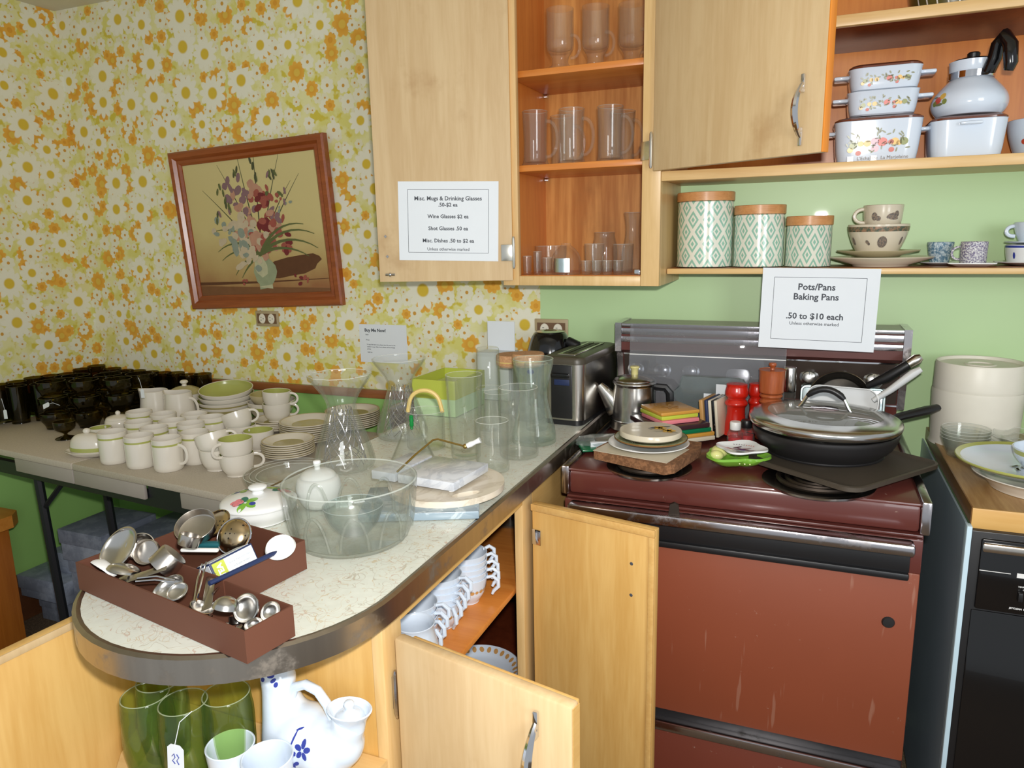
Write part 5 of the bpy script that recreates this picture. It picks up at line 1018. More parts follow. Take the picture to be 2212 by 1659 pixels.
ob('handle_strut', G().tube([(-.040*c_, -.040*s_, .062), (-.050*c_, -.050*s_, .042), (-.056*c_, -.056*s_, .034)], .004, 8).tube([(.040*c_, .040*s_, .062), (.050*c_, .050*s_, .042), (.056*c_, .056*s_, .034)], .004, 8).lathe([(.03, .035), (.031, .037), (.0, .0385)], 32), MT['chrome'], ld)
# pans leaning at the back right
lp_ = thing('casserole_pan', 'white stovetop pan with red flower decor standing on edge behind the frying pan', 'pan', rotm=Matrix.Translation((.092, -.205, .924)) @ Matrix.Rotation(math.radians(-12), 4, 'Z') @ Matrix.Rotation(math.radians(-14), 4, 'X'))
g = G(); q = rrect(.085, .060, .03, 5); n = len(q)
v = []
for k, z in ((.9, 0), (.98, .004), (1, .045), (.97, .045), (.95, .006)): v += [(a*k, z*-1, .062+b*k) for a, b in q]
g.add(v, [(j*n+i, j*n+(i+1) % n, (j+1)*n+(i+1) % n, (j+1)*n+i) for j in range(4) for i in range(n)]+[tuple(4*n+i for i in range(n)), tuple(range(n))[::-1]]); ob('body', g, MT['white'], lp_)
def front_decal(specs, y=-.0062):
    g = G()
    for x, z, a, b, an, mi in specs:
        v = [(x, y, z)]+[(x+a*cos(t)*cos(an)-b*sin(t)*sin(an), y, z+a*cos(t)*sin(an)+b*sin(t)*cos(an)) for t in [2*PI*i/14 for i in range(14)]]
        g.add(v, [(0, 1+i, 1+(i+1) % 14) for i in range(14)], mi)
    return g
ob('flower_decor', front_decal([(-.030+.009*cos(k*1.05), .062+.009*sin(k*1.05), .006, .0048, k, 0) for k in range(6)]+[(-.030, .062, .008, .008, 0, 1), (-.050, .056, .012, .003, .5, 2), (-.008, .070, .012, .002, .8, 2), (.005, .066, .009, .002, 1.6, 2)], -.0072), [MT['redf'], MT['fruitg'], MT['leafg']], lp_)
ob('handle', G().tube([(.070, -.03, .095), (.105, -.03, .125), (.150, -.028, .170), (.166, -.028, .182)], [.012, .016, .019, .013], 10, flat=.55), MT['white'], lp_)
sp_ = thing('small_skillet', 'steel skillet with black and steel handle leaning behind the white pan', 'pan', rotm=Matrix.Translation((.085, -.168, .922)) @ Matrix.Rotation(math.radians(-8), 4, 'Z') @ Matrix.Rotation(math.radians(78), 4, 'X'))
ob('body', G().lathe(vessel(sm([(0, 0), (.05, 0), (.07, .012), (.078, .03)], 3), .003), 48, Matrix.Translation((0, .08, 0))), MT['steel'], sp_)
ob('handle', G().tube([(.062, .125, .026), (.105, .150, .04), (.150, .185, .045)], [.008, .013, .012], 10), MT['black'], sp_); ob('handle_end', G().tube([(.151, .186, .045), (.168, .200, .046), (.176, .206, .046)], [.012, .013, .008], 10), MT['steel'], sp_)
fb = thing('foil_tray', 'crinkled silver foil tray standing against the stove console', 'tray', rotm=Matrix.Translation((.095, -.125, .919)) @ Matrix.Rotation(math.radians(-5), 4, 'X'))
g = G(); g.b6(-.105, .10, -.006, 0, 0, .115, 0, .003); g.tube([(x, -.006, z) for x, z in rrect(.10, .054, .012, 4)], .004, 6, closed=True, T=Matrix.Translation((-.0025, 0, .058)), up=(0, 1, 0)); ob('foil', g, MT['foil'], fb, sharp=.4)
# ================================================================== right counter
RZ = .9125
def polar(a): return (cos(a), sin(a))
wc = thing('plastic_canister', 'large ivory plastic canister with stepped lid by the green wall', 'canister', (.398, -.122, RZ+.0006)); R = .0975
ob('body', G().lathe(sm([(0, 0), (R*.93, 0), (R*.97, .006), (R*1.02, .126), (R*1.0, .129)], 2), 64), MT['plast'], wc)
ob('lid', G().lathe([(R*.985, .1295), (R*1.0, .132), (R*1.0, .143), (R*.99, .199), (R*.97, .203), (R*.94, .202), (R*.92, .195), (R*.36, .195), (R*.34, .1975), (R*.28, .1975), (R*.26, .1945), (0, .1945)], 64), MT['plast'], wc)
gc = thing('green_band_cup', 'white cup with dark green band at the right edge behind glass dishes', 'cup', (.553, -.155, RZ)); ob('body', G().lathe(vessel([(0, 0), (.034, 0), (.037, .004), (.041, .125)], .003, [(.065, .112, 1)]), 36), [MT['white'], plain('leaf_green_band', (96, 138, 52), .25, 0, .5, .2, .15, 60)], gc)
for i in range(4):
    r = .052-.001*i; o = ob('custard_cup', G().lathe(vessel(sm([(0, 0), (.032, 0), (.036, .004), (.045, .025), (.0515, .045)], 3), .0022), 40), MT['clear']); tag(o, in_stack(i, 4)+' clear glass custard cup in the stack by the ivory canister', 'cup', 'stacked glass custard cups'); o.location = (.356, -.268, RZ+i*.0075)
for i in range(3):
    g = G(); pr = vessel(sm([(0, 0), (.034, 0), (.038, .004), (.05, .018), (.068, .03)], 3), .0025); g.lathe(pr, 60)
    g.v = [(q[0]*(1+.06*(q[2]/.03)*cos(8*math.atan2(q[1], q[0]))), q[1]*(1+.06*(q[2]/.03)*cos(8*math.atan2(q[1], q[0]))), q[2]*(1+.08*(q[2]/.03)*cos(8*math.atan2(q[1], q[0])))) for q in g.v]
    o = ob('scalloped_dish', g, MT['clear']); tag(o, in_stack(i, 3)+' scalloped clear glass dish beside the custard cups', 'dish', 'stacked scalloped glass dishes'); o.location = (.475, -.262, RZ+i*.013)
pp = tag(ob('pie_plate', G().lathe(vessel(sm([(0, 0), (.085, 0), (.095, .004), (.112, .024), (.128, .031)], 3), .0045), 64), MT['cream']), 'cream pie plate underneath the green-rimmed platter', 'plate'); pp.location = (.462, -.478, RZ)
pf = thing('platter', 'white platter with green rim at the right edge of the counter', 'platter', (.438, -.470, RZ+.0345)); ob('body', G().lathe([(0, .001), (.08, 0), (.09, .002), (.128, .016, 0), (.1345, .0205, 1), (.135, .023, 1), (.1335, .0245, 1), (.124, .0205, 1), (.11, .0135, 0), (.085, .006, 0), (0, .006, 0)], 72, None, 0, 0, None, 1, 1), [MT['bluew'], MT['avo']], pf)
ob('sprig', decal_top([(-.02+.012*cos(k*2.1), -.01+.012*sin(k*2.1), .012, .0025, k*.9, 0) for k in range(7)], lambda q: .006, .0014), MT['leafg'], pf)
gb_ = tag(ob('green_rim_bowl', G().lathe(vessel(sm([(0, 0), (.042, 0), (.047, .004), (.06, .022), (.066, .042)], 3), .003, [(.030, .040, 1)]), 56), [MT['bluew'], MT['avo']]), 'white bowl with green band standing on the platter', 'bowl'); gb_.location = (.470, -.47, RZ+.0412)
# ================================================================== wall shelf and cabinet contents
LZ = 1.3484
def canister(px, r, h, y, label):
    p = aty(px, 500, y); c = thing('canister', label, 'canister', (p.x, y, LZ), .4)
    ob('body', G().lathe(sm([(0, 0), (r*.94, 0), (r, .004)], 2)+[(r, h-.026), (r*.97, h-.024), (0, h-.024)], 56), MT['dian'], c); ob('lid', G().lathe([(0, h-.0235), (r*1.0, h-.0235), (r*1.03, h-.0225), (r*1.03, h-.001), (r*1.01, h), (0, h)], 56), MT['bamboo'], c); return c
canister(1523, .0735, .197, -.115, 'tallest green diamond-patterned canister with bamboo lid')
canister(1640, .0635, .159, -.118, 'middle-sized green diamond-patterned canister with bamboo lid')
canister(1748, .0555, .128, -.122, 'smallest green diamond-patterned canister with bamboo lid')
p = aty(1893, 560, -.122); X = p.x
o = tag(ob('china_plate', G().lathe([(0, .003), (.06, .003), (.063, 0), (.066, .004), (.118, .020), (.1205, .0225), (.119, .024), (.065, .010), (0, .009)], 56), MT['ivoryc'], None, (X+.010, -.1145, LZ)), 'wide ivory plate at the bottom of the china stack on the shelf', 'plate'); o.scale = (1, .88, 1)
o = tag(ob('china_plate', G().lathe([(0, 0), (.05, 0), (.055, .004), (.094, .014), (.096, .0165), (.05, .008), (0, .007)], 56), MT['rimtan'], None, (X+.002, -.115, LZ+.0235)), 'grey-rimmed saucer plate under the decorated bowl on the shelf', 'plate')
def curved(specs, R, off=.0012):
    """small painted marks wrapped on a wall of radius R(z): (angle, z, half width, half height, tilt, mat)"""
    g = G()
    for a, z, w_, h, tl, mi in specs:
        n = 12; v = []
        for i in range(-1, n):
            t = 2*PI*i/n; u, q = (0, 0) if i < 0 else (w_*cos(t)*cos(tl)-h*sin(t)*sin(tl), w_*cos(t)*sin(tl)+h*sin(t)*cos(tl)); r = R(z+q)+off; v.append((r*cos(a+u/r), r*sin(a+u/r), z+q))
        g.add(v, [(0, 1+i, 1+(i+1) % n) for i in range(n)], mi)
    return g
FA = -PI/2
bw = thing('china_bowl', 'ivory bowl with patterned border and small grey motifs on the shelf stack', 'bowl', (X, -.115, LZ+.0325))
bp = sm([(0, 0), (.046, 0), (.049, .004), (.061, .03), (.069, .055), (.0705, .070)], 3); ob('body', G().lathe(vessel(bp, .003, [(.053, .065, 1)], None, .044), 56), [MT['ivoryc'], MT['band']], bw)
def Rof(pr):
    def f(z):
        for a, b in zip(pr, pr[1:]):
            if a[1] <= z <= b[1] and b[1] > a[1]: return a[0]+(b[0]-a[0])*(z-a[1])/(b[1]-a[1])
        return pr[-1][0]
    return f
ob('motif', curved([(FA+.10, .028, .011, .014, 0, 0), (FA-.45, .028, .004, .005, .6, 1), (FA-.40, .024, .003, .004, 0, 1), (FA+.9, .03, .004, .01, 0, 1), (FA-1.1, .03, .005, .01, 0, 1)], Rof(bp)), [MT['motif'], MT['motif']], bw)
cp_ = thing('china_cup', 'ivory cup with grey bird motifs standing in the decorated bowl', 'cup', (X+.008, -.115, LZ+.0325+.0447), 0)
cpp = sm([(0, 0), (.030, 0), (.033, .004), (.043, .035), (.0455, .066), (.046, .072)], 3); ob('body', G().lathe(vessel(cpp, .003), 48), MT['ivoryc'], cp_)
h_ = ob('handle', ear(.042, .030, .064, .024, .0045), MT['ivoryc'], cp_); h_.rotation_euler = (0, 0, PI+.15)
ob('motif', curved([(FA-.5, .045, .007, .010, 0, 0), (FA-.3, .04, .006, .006, .5, 0), (FA+.35, .046, .012, .006, .4, 0), (FA+.65, .05, .006, .008, 0, 0), (FA+.5, .040, .012, .004, 0, 0)], Rof(cpp)), [MT['motif']], cp_)
p = aty(2031, 540, -.06); c1 = thing('espresso_cup', 'small blue transfer-patterned cup and saucer on the shelf', 'cup', (p.x, -.060, LZ), 1.2)
ob('saucer', G().lathe([(0, 0), (.025, 0), (.045, .006), (.046, .008), (.02, .003), (0, .003)], 40), MT['white'], c1); ob('body', G().lathe(vessel(sm([(0, .0035), (.018, .0035), (.022, .008), (.029, .045), (.030, .056)], 3), .0025), 40), MT['bluepat'], c1); ob('handle', ear(.028, .016, .046, .017, .0028), MT['bluepat'], c1)
p = aty(2103, 545, -.12); c2 = thing('espresso_cup', 'small purple-grained cup with price tag on a square white saucer', 'cup', (p.x-.004, -.145, LZ), -.2)
g = G(); q = rrect(.050, .044, .008, 3); n = len(q); g.add([(a*.62, b*.62, 0) for a, b in q]+[(a, b, .007) for a, b in q]+[(a, b, .009) for a, b in q]+[(a*.6, b*.6, .003) for a, b in q], [(j*n+i, j*n+(i+1) % n, (j+1)*n+(i+1) % n, (j+1)*n+i) for j in range(3) for i in range(n)]+[tuple(range(n))[::-1], tuple(3*n+i for i in range(n))]); ob('saucer', g, MT['white'], c2, sharp=.5)
ob('body', G().lathe(vessel([(0, .0035), (.026, .0035), (.0275, .006), (.0285, .0575)], .0025), 40), MT['purp'], c2); h_ = ob('handle', ear(.028, .016, .046, .017, .0028), MT['purp'], c2); h_.rotation_euler = (0, 0, PI)
ob('tag_string', G().tube([(.018, -.024, .058), (.0, -.031, .052), (-.016, -.029, .04)], .0007, 5), MT['paperw'], c2)
p = aty(2192, 540, -.11); fbw = thing('fruit_bowl', 'white bowl with blue rim and painted orange fruit at the right end of the shelf', 'bowl', (p.x+.030, -.100, LZ))
ob('saucer', G().lathe([(0, 0), (.035, 0), (.068, .008), (.069, .010), (.03, .004), (0, .004)], 48), MT['white'], fbw)
fp = sm([(0, .0045), (.036, .0045), (.042, .01), (.046, .03), (.0475, .048)], 3); ob('body', G().lathe(vessel(fp, .003, [(.042, .047, 1)]), 48), [MT['white'], MT['cobalt']], fbw); ob('painted_fruit', curved([(FA-.15, .028, .009, .007, -.5, 0), (FA-.25, .031, .006, .005, .5, 1), (FA-.85, .024, .003, .008, 0, 2)], Rof(fp)), [MT['rust'], MT['fruity'], MT['cobalt']], fbw)
ct2 = thing('blue_white_cup', 'pale blue-white cup stacked on the fruit-painted bowl', 'cup', (p.x+.032, -.100, LZ+.0505)); ob('saucer', G().lathe([(0, 0), (.03, 0), (.052, .004), (.0525, .006), (.02, .003), (0, .003)], 48), MT['bluew'], ct2)
ob('body', G().lathe(vessel(sm([(0, .0035), (.022, .0035), (.025, .008), (.034, .03), (.037, .05)], 3), .0025), 40), MT['bluew'], ct2); h_ = ob('handle', ear(.035, .018, .042, .016, .0045), MT['bluew'], ct2); h_.rotation_euler = (0, 0, PI)
# ---- white casseroles above
HZ = 1.5905
def sq_cass(name, label, x, y, z, w_, d, h, decor, lid=True, handles=True, seed=1, rz=0, top=True):
    t_ = thing(name, label, 'casserole', (x, y, z), rz); q = rrect(w_/2, d/2, min(w_, d)*.22, 6); n = len(q); g = G()
    L = [(.84, 0), (.90, .003), (.94, h*.3), (1, h), (1.012, h+.001), (.985, h+.001), (.92, h*.3), (.88, .006)]
    v = []
    for k, zz in L: v += [(a*k, b*k, zz) for a, b in q]
    g.add(v, [(j*n+i, j*n+(i+1) % n, (j+1)*n+(i+1) % n, (j+1)*n+i) for j in range(len(L)-1) for i in range(n)]+[tuple(range(n))[::-1], tuple((len(L)-1)*n+i for i in range(n))]); ob('body', g, MT['bluew'], t_, sharp=.6)
    if handles:
        for s_ in (-1, 1):
            g = G(); xx = s_*w_/2; g.box((xx+s_*.014, 0, h*.80), (.034, .046, .009), 0, .004); ob('handle', g, MT['bluew'], t_)
    if decor:
        rn = random.Random(seed); k = lambda zz: -(d/2)*(.94+.06*max(0, (zz-h*.3)/(h*.7)) if zz > h*.3 else .90+.04*zz/(h*.3))
        S_ = []; u = min(1, h/.08)
        for cx, cz, r, mi in ((-.052, .42, .0085, 1), (-.036, .46, .007, 2), (-.022, .46, .008, 2), (-.006, .5, .009, 3), (.010, .48, .0105, 0), (-.005, .33, .0085, 3), (.028, .47, .006, 4), (.036, .48, .0085, 2), (.055, .47, .009, 1), (.045, .44, .006, 2), (-.07, .38, .006, 4), (-.058, .32, .0065, 2), (.030, .29, .006, 4), (-.04, .24, .006, 4)):
            if seed > 1 and (mi == 3 or -.02 < cx < .0): continue
            S_.append((cx*w_/.19, cz*h, r*u, r*u*.92, 0, mi))
        for i in range(46): a = rn.uniform(-.085, .08); S_.append((a*w_/.19, h*(.46+rn.uniform(-.22, .34)*(1-abs(a)*5)), .0042*u+.001, .0016, rn.uniform(0, 3), 5))
        g = G()
        for a, b, rx, ry, an, mi in S_:
            if abs(a) > w_*.36: continue
            vv = [(a, k(b)-.0012, b)]+[(a+rx*cos(tt)*cos(an)-ry*sin(tt)*sin(an), k(b+rx*cos(tt)*sin(an)+ry*sin(tt)*cos(an))-.0012, b+rx*cos(tt)*sin(an)+ry*sin(tt)*cos(an)) for tt in [2*PI*i/12 for i in range(12)]]
            g.add(vv, [(0, 1+i, 1+(i+1) % 12) for i in range(12)], mi)
        ob('fruit_decor', g, [MT['redf'], MT['fruitg'], MT['fruity'], MT['mauve'], MT['rust'], MT['leafg']], t_)
        if seed == 1:
            tl = math.atan2(.04*d/2, h*.3)
            ob('script', text([("L'Echalote  La Marjolaine", 0, 0, .0105, 0, 'CENTER')], 0, Matrix.Translation((.012, -(d/2)*.925-.0014, h*.075)) @ Matrix.Rotation(PI/2+.10, 4, 'X') @ Matrix.Shear('XZ', 4, (0, 0))), MT['motif'], t_)
            for xx in (-.055, -.006): ob('square_mark', G().b6(xx-.006, xx+.006, -(d/2)*.915-.0022, -(d/2)*.90, .004, .016), MT['steel'], t_)
    if lid:
        g = G(); L = [(1.0, h+.0015), (1.0, h+.005), (.93, h+.009), (.5, h+.012)]; v = []
        for k_, zz in L: v += [(a*k_, b*k_, zz) for a, b in q]
        g.add(v, [(j*n+i, j*n+(i+1) % n, (j+1)*n+(i+1) % n, (j+1)*n+i) for j in range(3) for i in range(n)]+[tuple(3*n+i for i in range(n))]); ob('lid', g, MT['amberlid'], t_, sharp=.6)
    return t_
yc = -.185
p0 = aty(1896, 300, yc-.07)
sq_cass('casserole', 'large white lidded casserole with fruit and herb decor, bottom of left stack', p0.x, yc, HZ, .185, .16, .093, True, seed=1)
p0 = aty(1908, 215, yc-.06); sq_cass('casserole', 'white square casserole with fruit decor, middle of the left stack', p0.x, yc, HZ+.1065, .150, .135, .052, True, False, seed=2)
sq_cass('casserole', 'white square casserole with fruit decor and lid, top of the left stack', p0.x+.001, yc, HZ+.1605, .152, .137, .048, True, seed=3)
p0 = aty(2093, 285, yc-.06); X2 = p0.x
c_ = sq_cass('casserole', 'plain white lidded casserole under the white teapot', X2, yc, HZ, .150, .15, .082, False, handles=False)
ob('grip', G().b6(-.022, .022, -.090, -.070, .070, .077, 0, .003), MT['bluew'], c_)
tp = thing('teapot', 'white teapot with steel collar, black handle and fruit decor on plain casserole', 'teapot', (X2+.004, yc, HZ+.0960), PI-1.0)
tpr = sm([(0, 0), (.055, 0), (.066, .004), (.076, .022), (.072, .045), (.052, .070), (.042, .080)], 4); ob('body', G().lathe(tpr, 56), MT['bluew'], tp)
g = G(); g.lathe([(.0422, .080), (.044, .082), (.046, .112), (.047, .117), (.044, .117), (0, .112)], 48)
g.v = [(q[0]+(.020*max(0, (q[2]-.08)/.037)*max(0, 1-abs(q[1])/.026) if q[0] > .02 else 0), q[1], q[2]) for q in g.v]; ob('spout_collar', g, MT['bluew'], tp)
ob('steel_band', G().lathe([(.0435, .0795), (.0455, .0805), (.0462, .094), (.0445, .095)], 48), MT['chrome'], tp)
ob('lid', G().lathe([(.042, .1175), (.038, .121), (0, .124)], 40).lathe([(.012, .123), (.013, .134), (.010, .137), (0, .137)], 20), MT['black'], tp)
ob('handle', G().tube([(-.046, 0, .088), (-.060, 0, .112), (-.064, 0, .138), (-.082, 0, .152), (-.098, 0, .130), (-.104, 0, .092), (-.100, 0, .078)], [.014, .014, .013, .014, .014, .013, .009], 10, flat=1.1, up=(0, 1, 0)), MT['blackg'], tp)
ob('fruit_decor', curved([(FB+.75, z, a, b, 0, m) for FB, z, a, b, m in ((.75, .034, .010, .008, 0), (.9, .042, .008, .007, 1), (.62, .028, .007, .006, 2), (.8, .025, .012, .003, 3), (1.0, .03, .006, .006, 2), (.6, .042, .008, .002, 3))], Rof(tpr)), [MT['redf'], MT['fruity'], MT['fruitg'], MT['leafg']], tp)
p0 = aty(2222, 300, -.13); ob2 = thing('white_dish', 'large tilted white dish with fruit decor at the far right of the cabinet', 'dish', rotm=Matrix.Translation((p0.x+.035, -.118, HZ+.0005)) @ Matrix.Rotation(math.radians(0), 4, 'Y'))
dp = sm([(0, 0), (.045, 0), (.055, .004), (.072, .05), (.078, .085)], 3); ob('body', G().lathe(vessel(dp, .003), 48), MT['bluew'], ob2); ob('fruit_decor', curved([(PI+.75+.12*k, .036+.010*((k*7) % 3), .007, .006, 0, k % 4) for k in range(6)], Rof(dp)), [MT['rust'], MT['fruity'], MT['fruitg'], MT['leafg']], ob2)
p0 = aty(2060, 5, -.16); o = thing('patterned_basin', 'dark green round basin with pale ribs on the top cabinet shelf', 'basin', (p0.x, -.15, 1.9065))
bp2 = sm([(0, 0), (.075, 0), (.082, .006), (.092, .06)], 3); ob('body', G().lathe(vessel(bp2, .004), 56), plain('mossy_green_glaze', (92, 84, 40), .3, 0, .5, .2, .2, 30), o)
ob('pale_ribs', curved([(FA-1.0+.25*k, .03, .0016, .03, .15, 0) for k in range(9)], Rof(bp2)), MT['cream'], o)
# ---- clear glass in the left wall cabinet
def mug_pedestal(label, x, y, z):
    t_ = thing('footed_glass_mug', label, 'glass mug', (x, y, z), random.uniform(-.4, .5))
    ob('glass_wall', G().lathe(sm([(0, 0), (.031, 0), (.032, .006), (.022, .014), (.022, .03), (.030, .044), (.036, .060), (.0355, .12), (.036, .150)], 3)+[(.0345, .1505)]+sm([(.033, .149), (.0325, .11), (.033, .062), (.026, .05), (0, .048)], 3), 36), MT['clear'], t_); ob('handle', ear(.030, .028, .085, .022, .0045), MT['clear'], t_); return t_
for i, (px, lb) in enumerate(((1210, 'footed clear glass mug on the top cabinet shelf, left one'), (1282, 'footed clear glass mug on the top cabinet shelf, middle one'), (1358, 'footed clear glass mug on the top cabinet shelf, partly behind the frame'))):
    p = aty(px, 90, -.235); mug_pedestal(lb, p.x, -.235+.02*i, 1.8685)
def mug_tall(label, x, y, z, rz, r=.035, h=.142):
    t_ = thing('glass_mug', label, 'glass mug', (x, y, z), rz)
    ob('glass_wall', G().lathe(vessel(sm([(0, 0), (r*.98, 0), (r*1.08, .004), (r*.94, .016), (r*.9, h*.5), (r, h)], 3), .0028, tb=.010), 36), MT['clear'], t_); ob('handle', ear(r*.92, .022, h*.82, .030, .0052), MT['clear'], t_); return t_
for i, (px, yy, a, lb) in enumerate(((1156, -.235, .1, 'tall clear glass mug at the left of the middle cabinet shelf'), (1235, -.225, -.1, 'tall clear glass mug in the middle of the middle cabinet shelf'), (1318, -.215, -.1, 'tall clear glass mug at the right of the middle cabinet shelf'), (1345, -.12, -.3, 'tall clear glass mug at the back right of the middle cabinet shelf'), (1215, -.12, .3, 'tall clear glass mug at the back of the middle cabinet shelf'))):
    p = aty(px, 300, yy); mug_tall(lb, p.x, yy, 1.6285, a)
def gl(name, label, px, yy, prof, t=.0022, tb=.006, cat='glass', mat='clear', z=1.3348, seg=28):
    p = aty(px, 560, yy); o = tag(ob(name, G().lathe(vessel(prof, t, tb=tb), seg), MT[mat]), label, cat); o.location = (p.x, yy, z); return o
gl('glass_bowl', 'wide clear glass bowl at the back left of the bottom shelf', 1190, -.10, sm([(0, 0), (.030, 0), (.038, .01), (.046, .04), (.048, .075)], 3), cat='bowl')
for i, (px, yy, r, h, lb) in enumerate(((1139, -.245, .013, .05, 'slim clear shot glass at the far left of the bottom shelf'), (1161, -.235, .0125, .062, 'taller slim shot glass second from the left on the bottom shelf'), (1182, -.25, .014, .045, 'short clear shot glass beside the price tag bottle'))): gl('shot_glass', lb, px, yy, [(0, 0), (r*.8, 0), (r*.85, .003), (r, h)], .002, .008)
b_ = thing('label_bottle', 'squat clear bottle with pale rectangular label on the bottom shelf', 'bottle', (aty(1222, 560, -.235).x, -.232, 1.3348)); ob('glass_wall', G().lathe(sm([(0, 0), (.036, 0), (.040, .004), (.040, .044), (.028, .066), (.014, .078), (.013, .084)], 3), 36), MT['clear'], b_); ob('label', curved([], lambda z: .0405).join(G().lathe([(.0408, .006), (.0408, .044)], 10, None, 0, FA-.65, FA+.55)), MT['foil'], b_)
gl('glass_jar', 'clear glass jar stacked at the back of the bottom shelf', 1306, -.075, sm([(0, 0), (.034, 0), (.037, .004), (.037, .065), (.030, .100), (.031, .112)], 3), cat='jar')
gl('carafe', 'clear narrow-necked carafe at the back right of the bottom shelf', 1366, -.085, sm([(0, 0), (.029, 0), (.032, .004), (.031, .05), (.022, .095), (.021, .13), (.026, .165)], 3), cat='carafe')
gl('glass_tumbler', 'clear tumbler behind the row of shot glasses, left one', 1284, -.165, [(0, 0), (.024, 0), (.026, .004), (.029, .08)])
gl('glass_tumbler', 'clear tumbler behind the row of shot glasses, right one', 1346, -.172, [(0, 0), (.024, 0), (.026, .004), (.029, .078)])
for i, px in enumerate((1266, 1289, 1312, 1335)): gl('shot_glass', NTH[i]+' small clear shot glass from the left in the front row of the bottom shelf', px, -.252+.004*(i % 2), [(0, 0), (.0105, 0), (.012, .003), (.0145, .036)], .0018, .008)
# ================================================================== wall things
pic = thing('framed_painting', 'framed flower bouquet painting hanging crooked on the daisy wallpaper', 'painting', rotm=Matrix.Translation((-1.895, -.017, 1.492)) @ Matrix.Rotation(math.radians(-2.2), 4, 'Y') @ Matrix.Rotation(math.radians(2.0), 4, 'X'))
PW, PH = .70, .585; g = G()
def frame_ring(g, prof, W, H):
    n = len(prof); v = []
    for sx_, sz_ in ((-1, -1), (1, -1), (1, 1), (-1, 1)): v += [(sx_*(W/2-a), b, sz_*(H/2-a)) for a, b in prof]
    return g.add(v, [(c*n+i, c*n+(i+1) % n, ((c+1) % 4)*n+(i+1) % n, ((c+1) % 4)*n+i) for c in range(4) for i in range(n)])
frame_ring(g, [(0, .012), (0, -.012), (.006, -.018), (.022, -.018), (.032, -.008), (.042, -.010), (.050, -.004), (.052, .010)], PW, PH); ob('frame', g, MT['frame'], pic, sharp=.4)
g = G(); W2, H2 = PW/2-.048, PH/2-.048; rn = random.Random(11); Lr = [0]
pm = [MT['cv']]+[plain('paint_'+n, c, .6, 0, .3, 0, .12, 40) for n, c in (('table', (122, 84, 54)), ('shadow', (96, 62, 40)), ('vase', (150, 158, 126)), ('vase_light', (186, 184, 150)), ('leaf', (96, 104, 62)), ('leaf_dark', (78, 82, 56)), ('pale', (196, 180, 152)), ('blush', (186, 140, 116)), ('rose', (158, 84, 72)), ('wine', (116, 44, 46)), ('lilac', (134, 104, 108)), ('blue', (140, 150, 136)))]
g.add([(-W2, 0, -H2), (W2, 0, -H2), (W2, 0, H2), (-W2, 0, H2)], [(0, 1, 2, 3)], 0)
def dab(x, z, a, b, an, mi, n=10, pt=0):
    Lr[0] += 1; y = -.0004-.000008*Lr[0]; v = []
    for i in range(n):
        t = 2*PI*i/n; k = 1+(.12*rn.uniform(-1, 1)); u, q = a*cos(t)*k, b*sin(t)*k*(1-pt*max(0, cos(t))); v.append((x+u*cos(an)-q*sin(an), y, z+u*sin(an)+q*cos(an)))
    g.add(v, [tuple(range(n))], mi)
def stroke(pts, w_, mi):
    Lr[0] += 1; y = -.0004-.000008*Lr[0]; v = []; n = len(pts)
    for i, (x, z) in enumerate(pts):
        a, b = pts[max(i-1, 0)], pts[min(i+1, n-1)]; tx, tz = b[0]-a[0], b[1]-a[1]; l = math.hypot(tx, tz) or 1; k = w_*(1-i/(n-1)*.85); v += [(x-tz/l*k, y, z+tx/l*k), (x+tz/l*k, y, z-tx/l*k)]
    g.add(v, [(2*i, 2*i+1, 2*i+3, 2*i+2) for i in range(n-1)], mi)
dab(.13, -.150, .15, .035, .15, 2, 16); stroke([(-.30, -.197), (0, -.200), (.3, -.196)], .006, 2); stroke([(-.3, -.235), (0, -.235), (.3, -.235)], .03, 1); stroke([(.3, -.235), (.1, -.235), (-.1, -.235)], .028, 8) if False else None
V = (.015, -.145)
BS = 1.12
def arc(a, L, bend, w_, mi, n=9):
    x, z = V[0], V[1]+.05; p = []; L *= BS
    for i in range(n): t = i/(n-1); aa = a+bend*t; p.append((x, z)); x += L/n*cos(aa); z += L/n*sin(aa)
    stroke(p, w_, mi); return p
for a, L, b in ((1.95, .36, .12), (2.3, .34, .1), (1.75, .40, -.08), (1.5, .42, .03), (1.25, .38, -.12), (.95, .34, -.1), (1.1, .30, -.3)): arc(a, L, b, .0035, 6)
for a, L, b in ((2.5, .22, 1.3), (2.8, .2, 1.0), (2.2, .24, 1.2), (3.3, .16, .8), (3.6, .14, .5)): arc(a, L, b, .007, 5)
dab(V[0], V[1]-.018, .052, .055, 0, 3, 18); dab(V[0]-.012, V[1], .03, .036, .2, 4, 14); stroke([(V[0]-.03, V[1]-.072), (V[0]+.03, V[1]-.072)], .01, 3); stroke([(V[0]+.03, V[1]-.072), (V[0]-.03, V[1]-.072)], .008, 4)
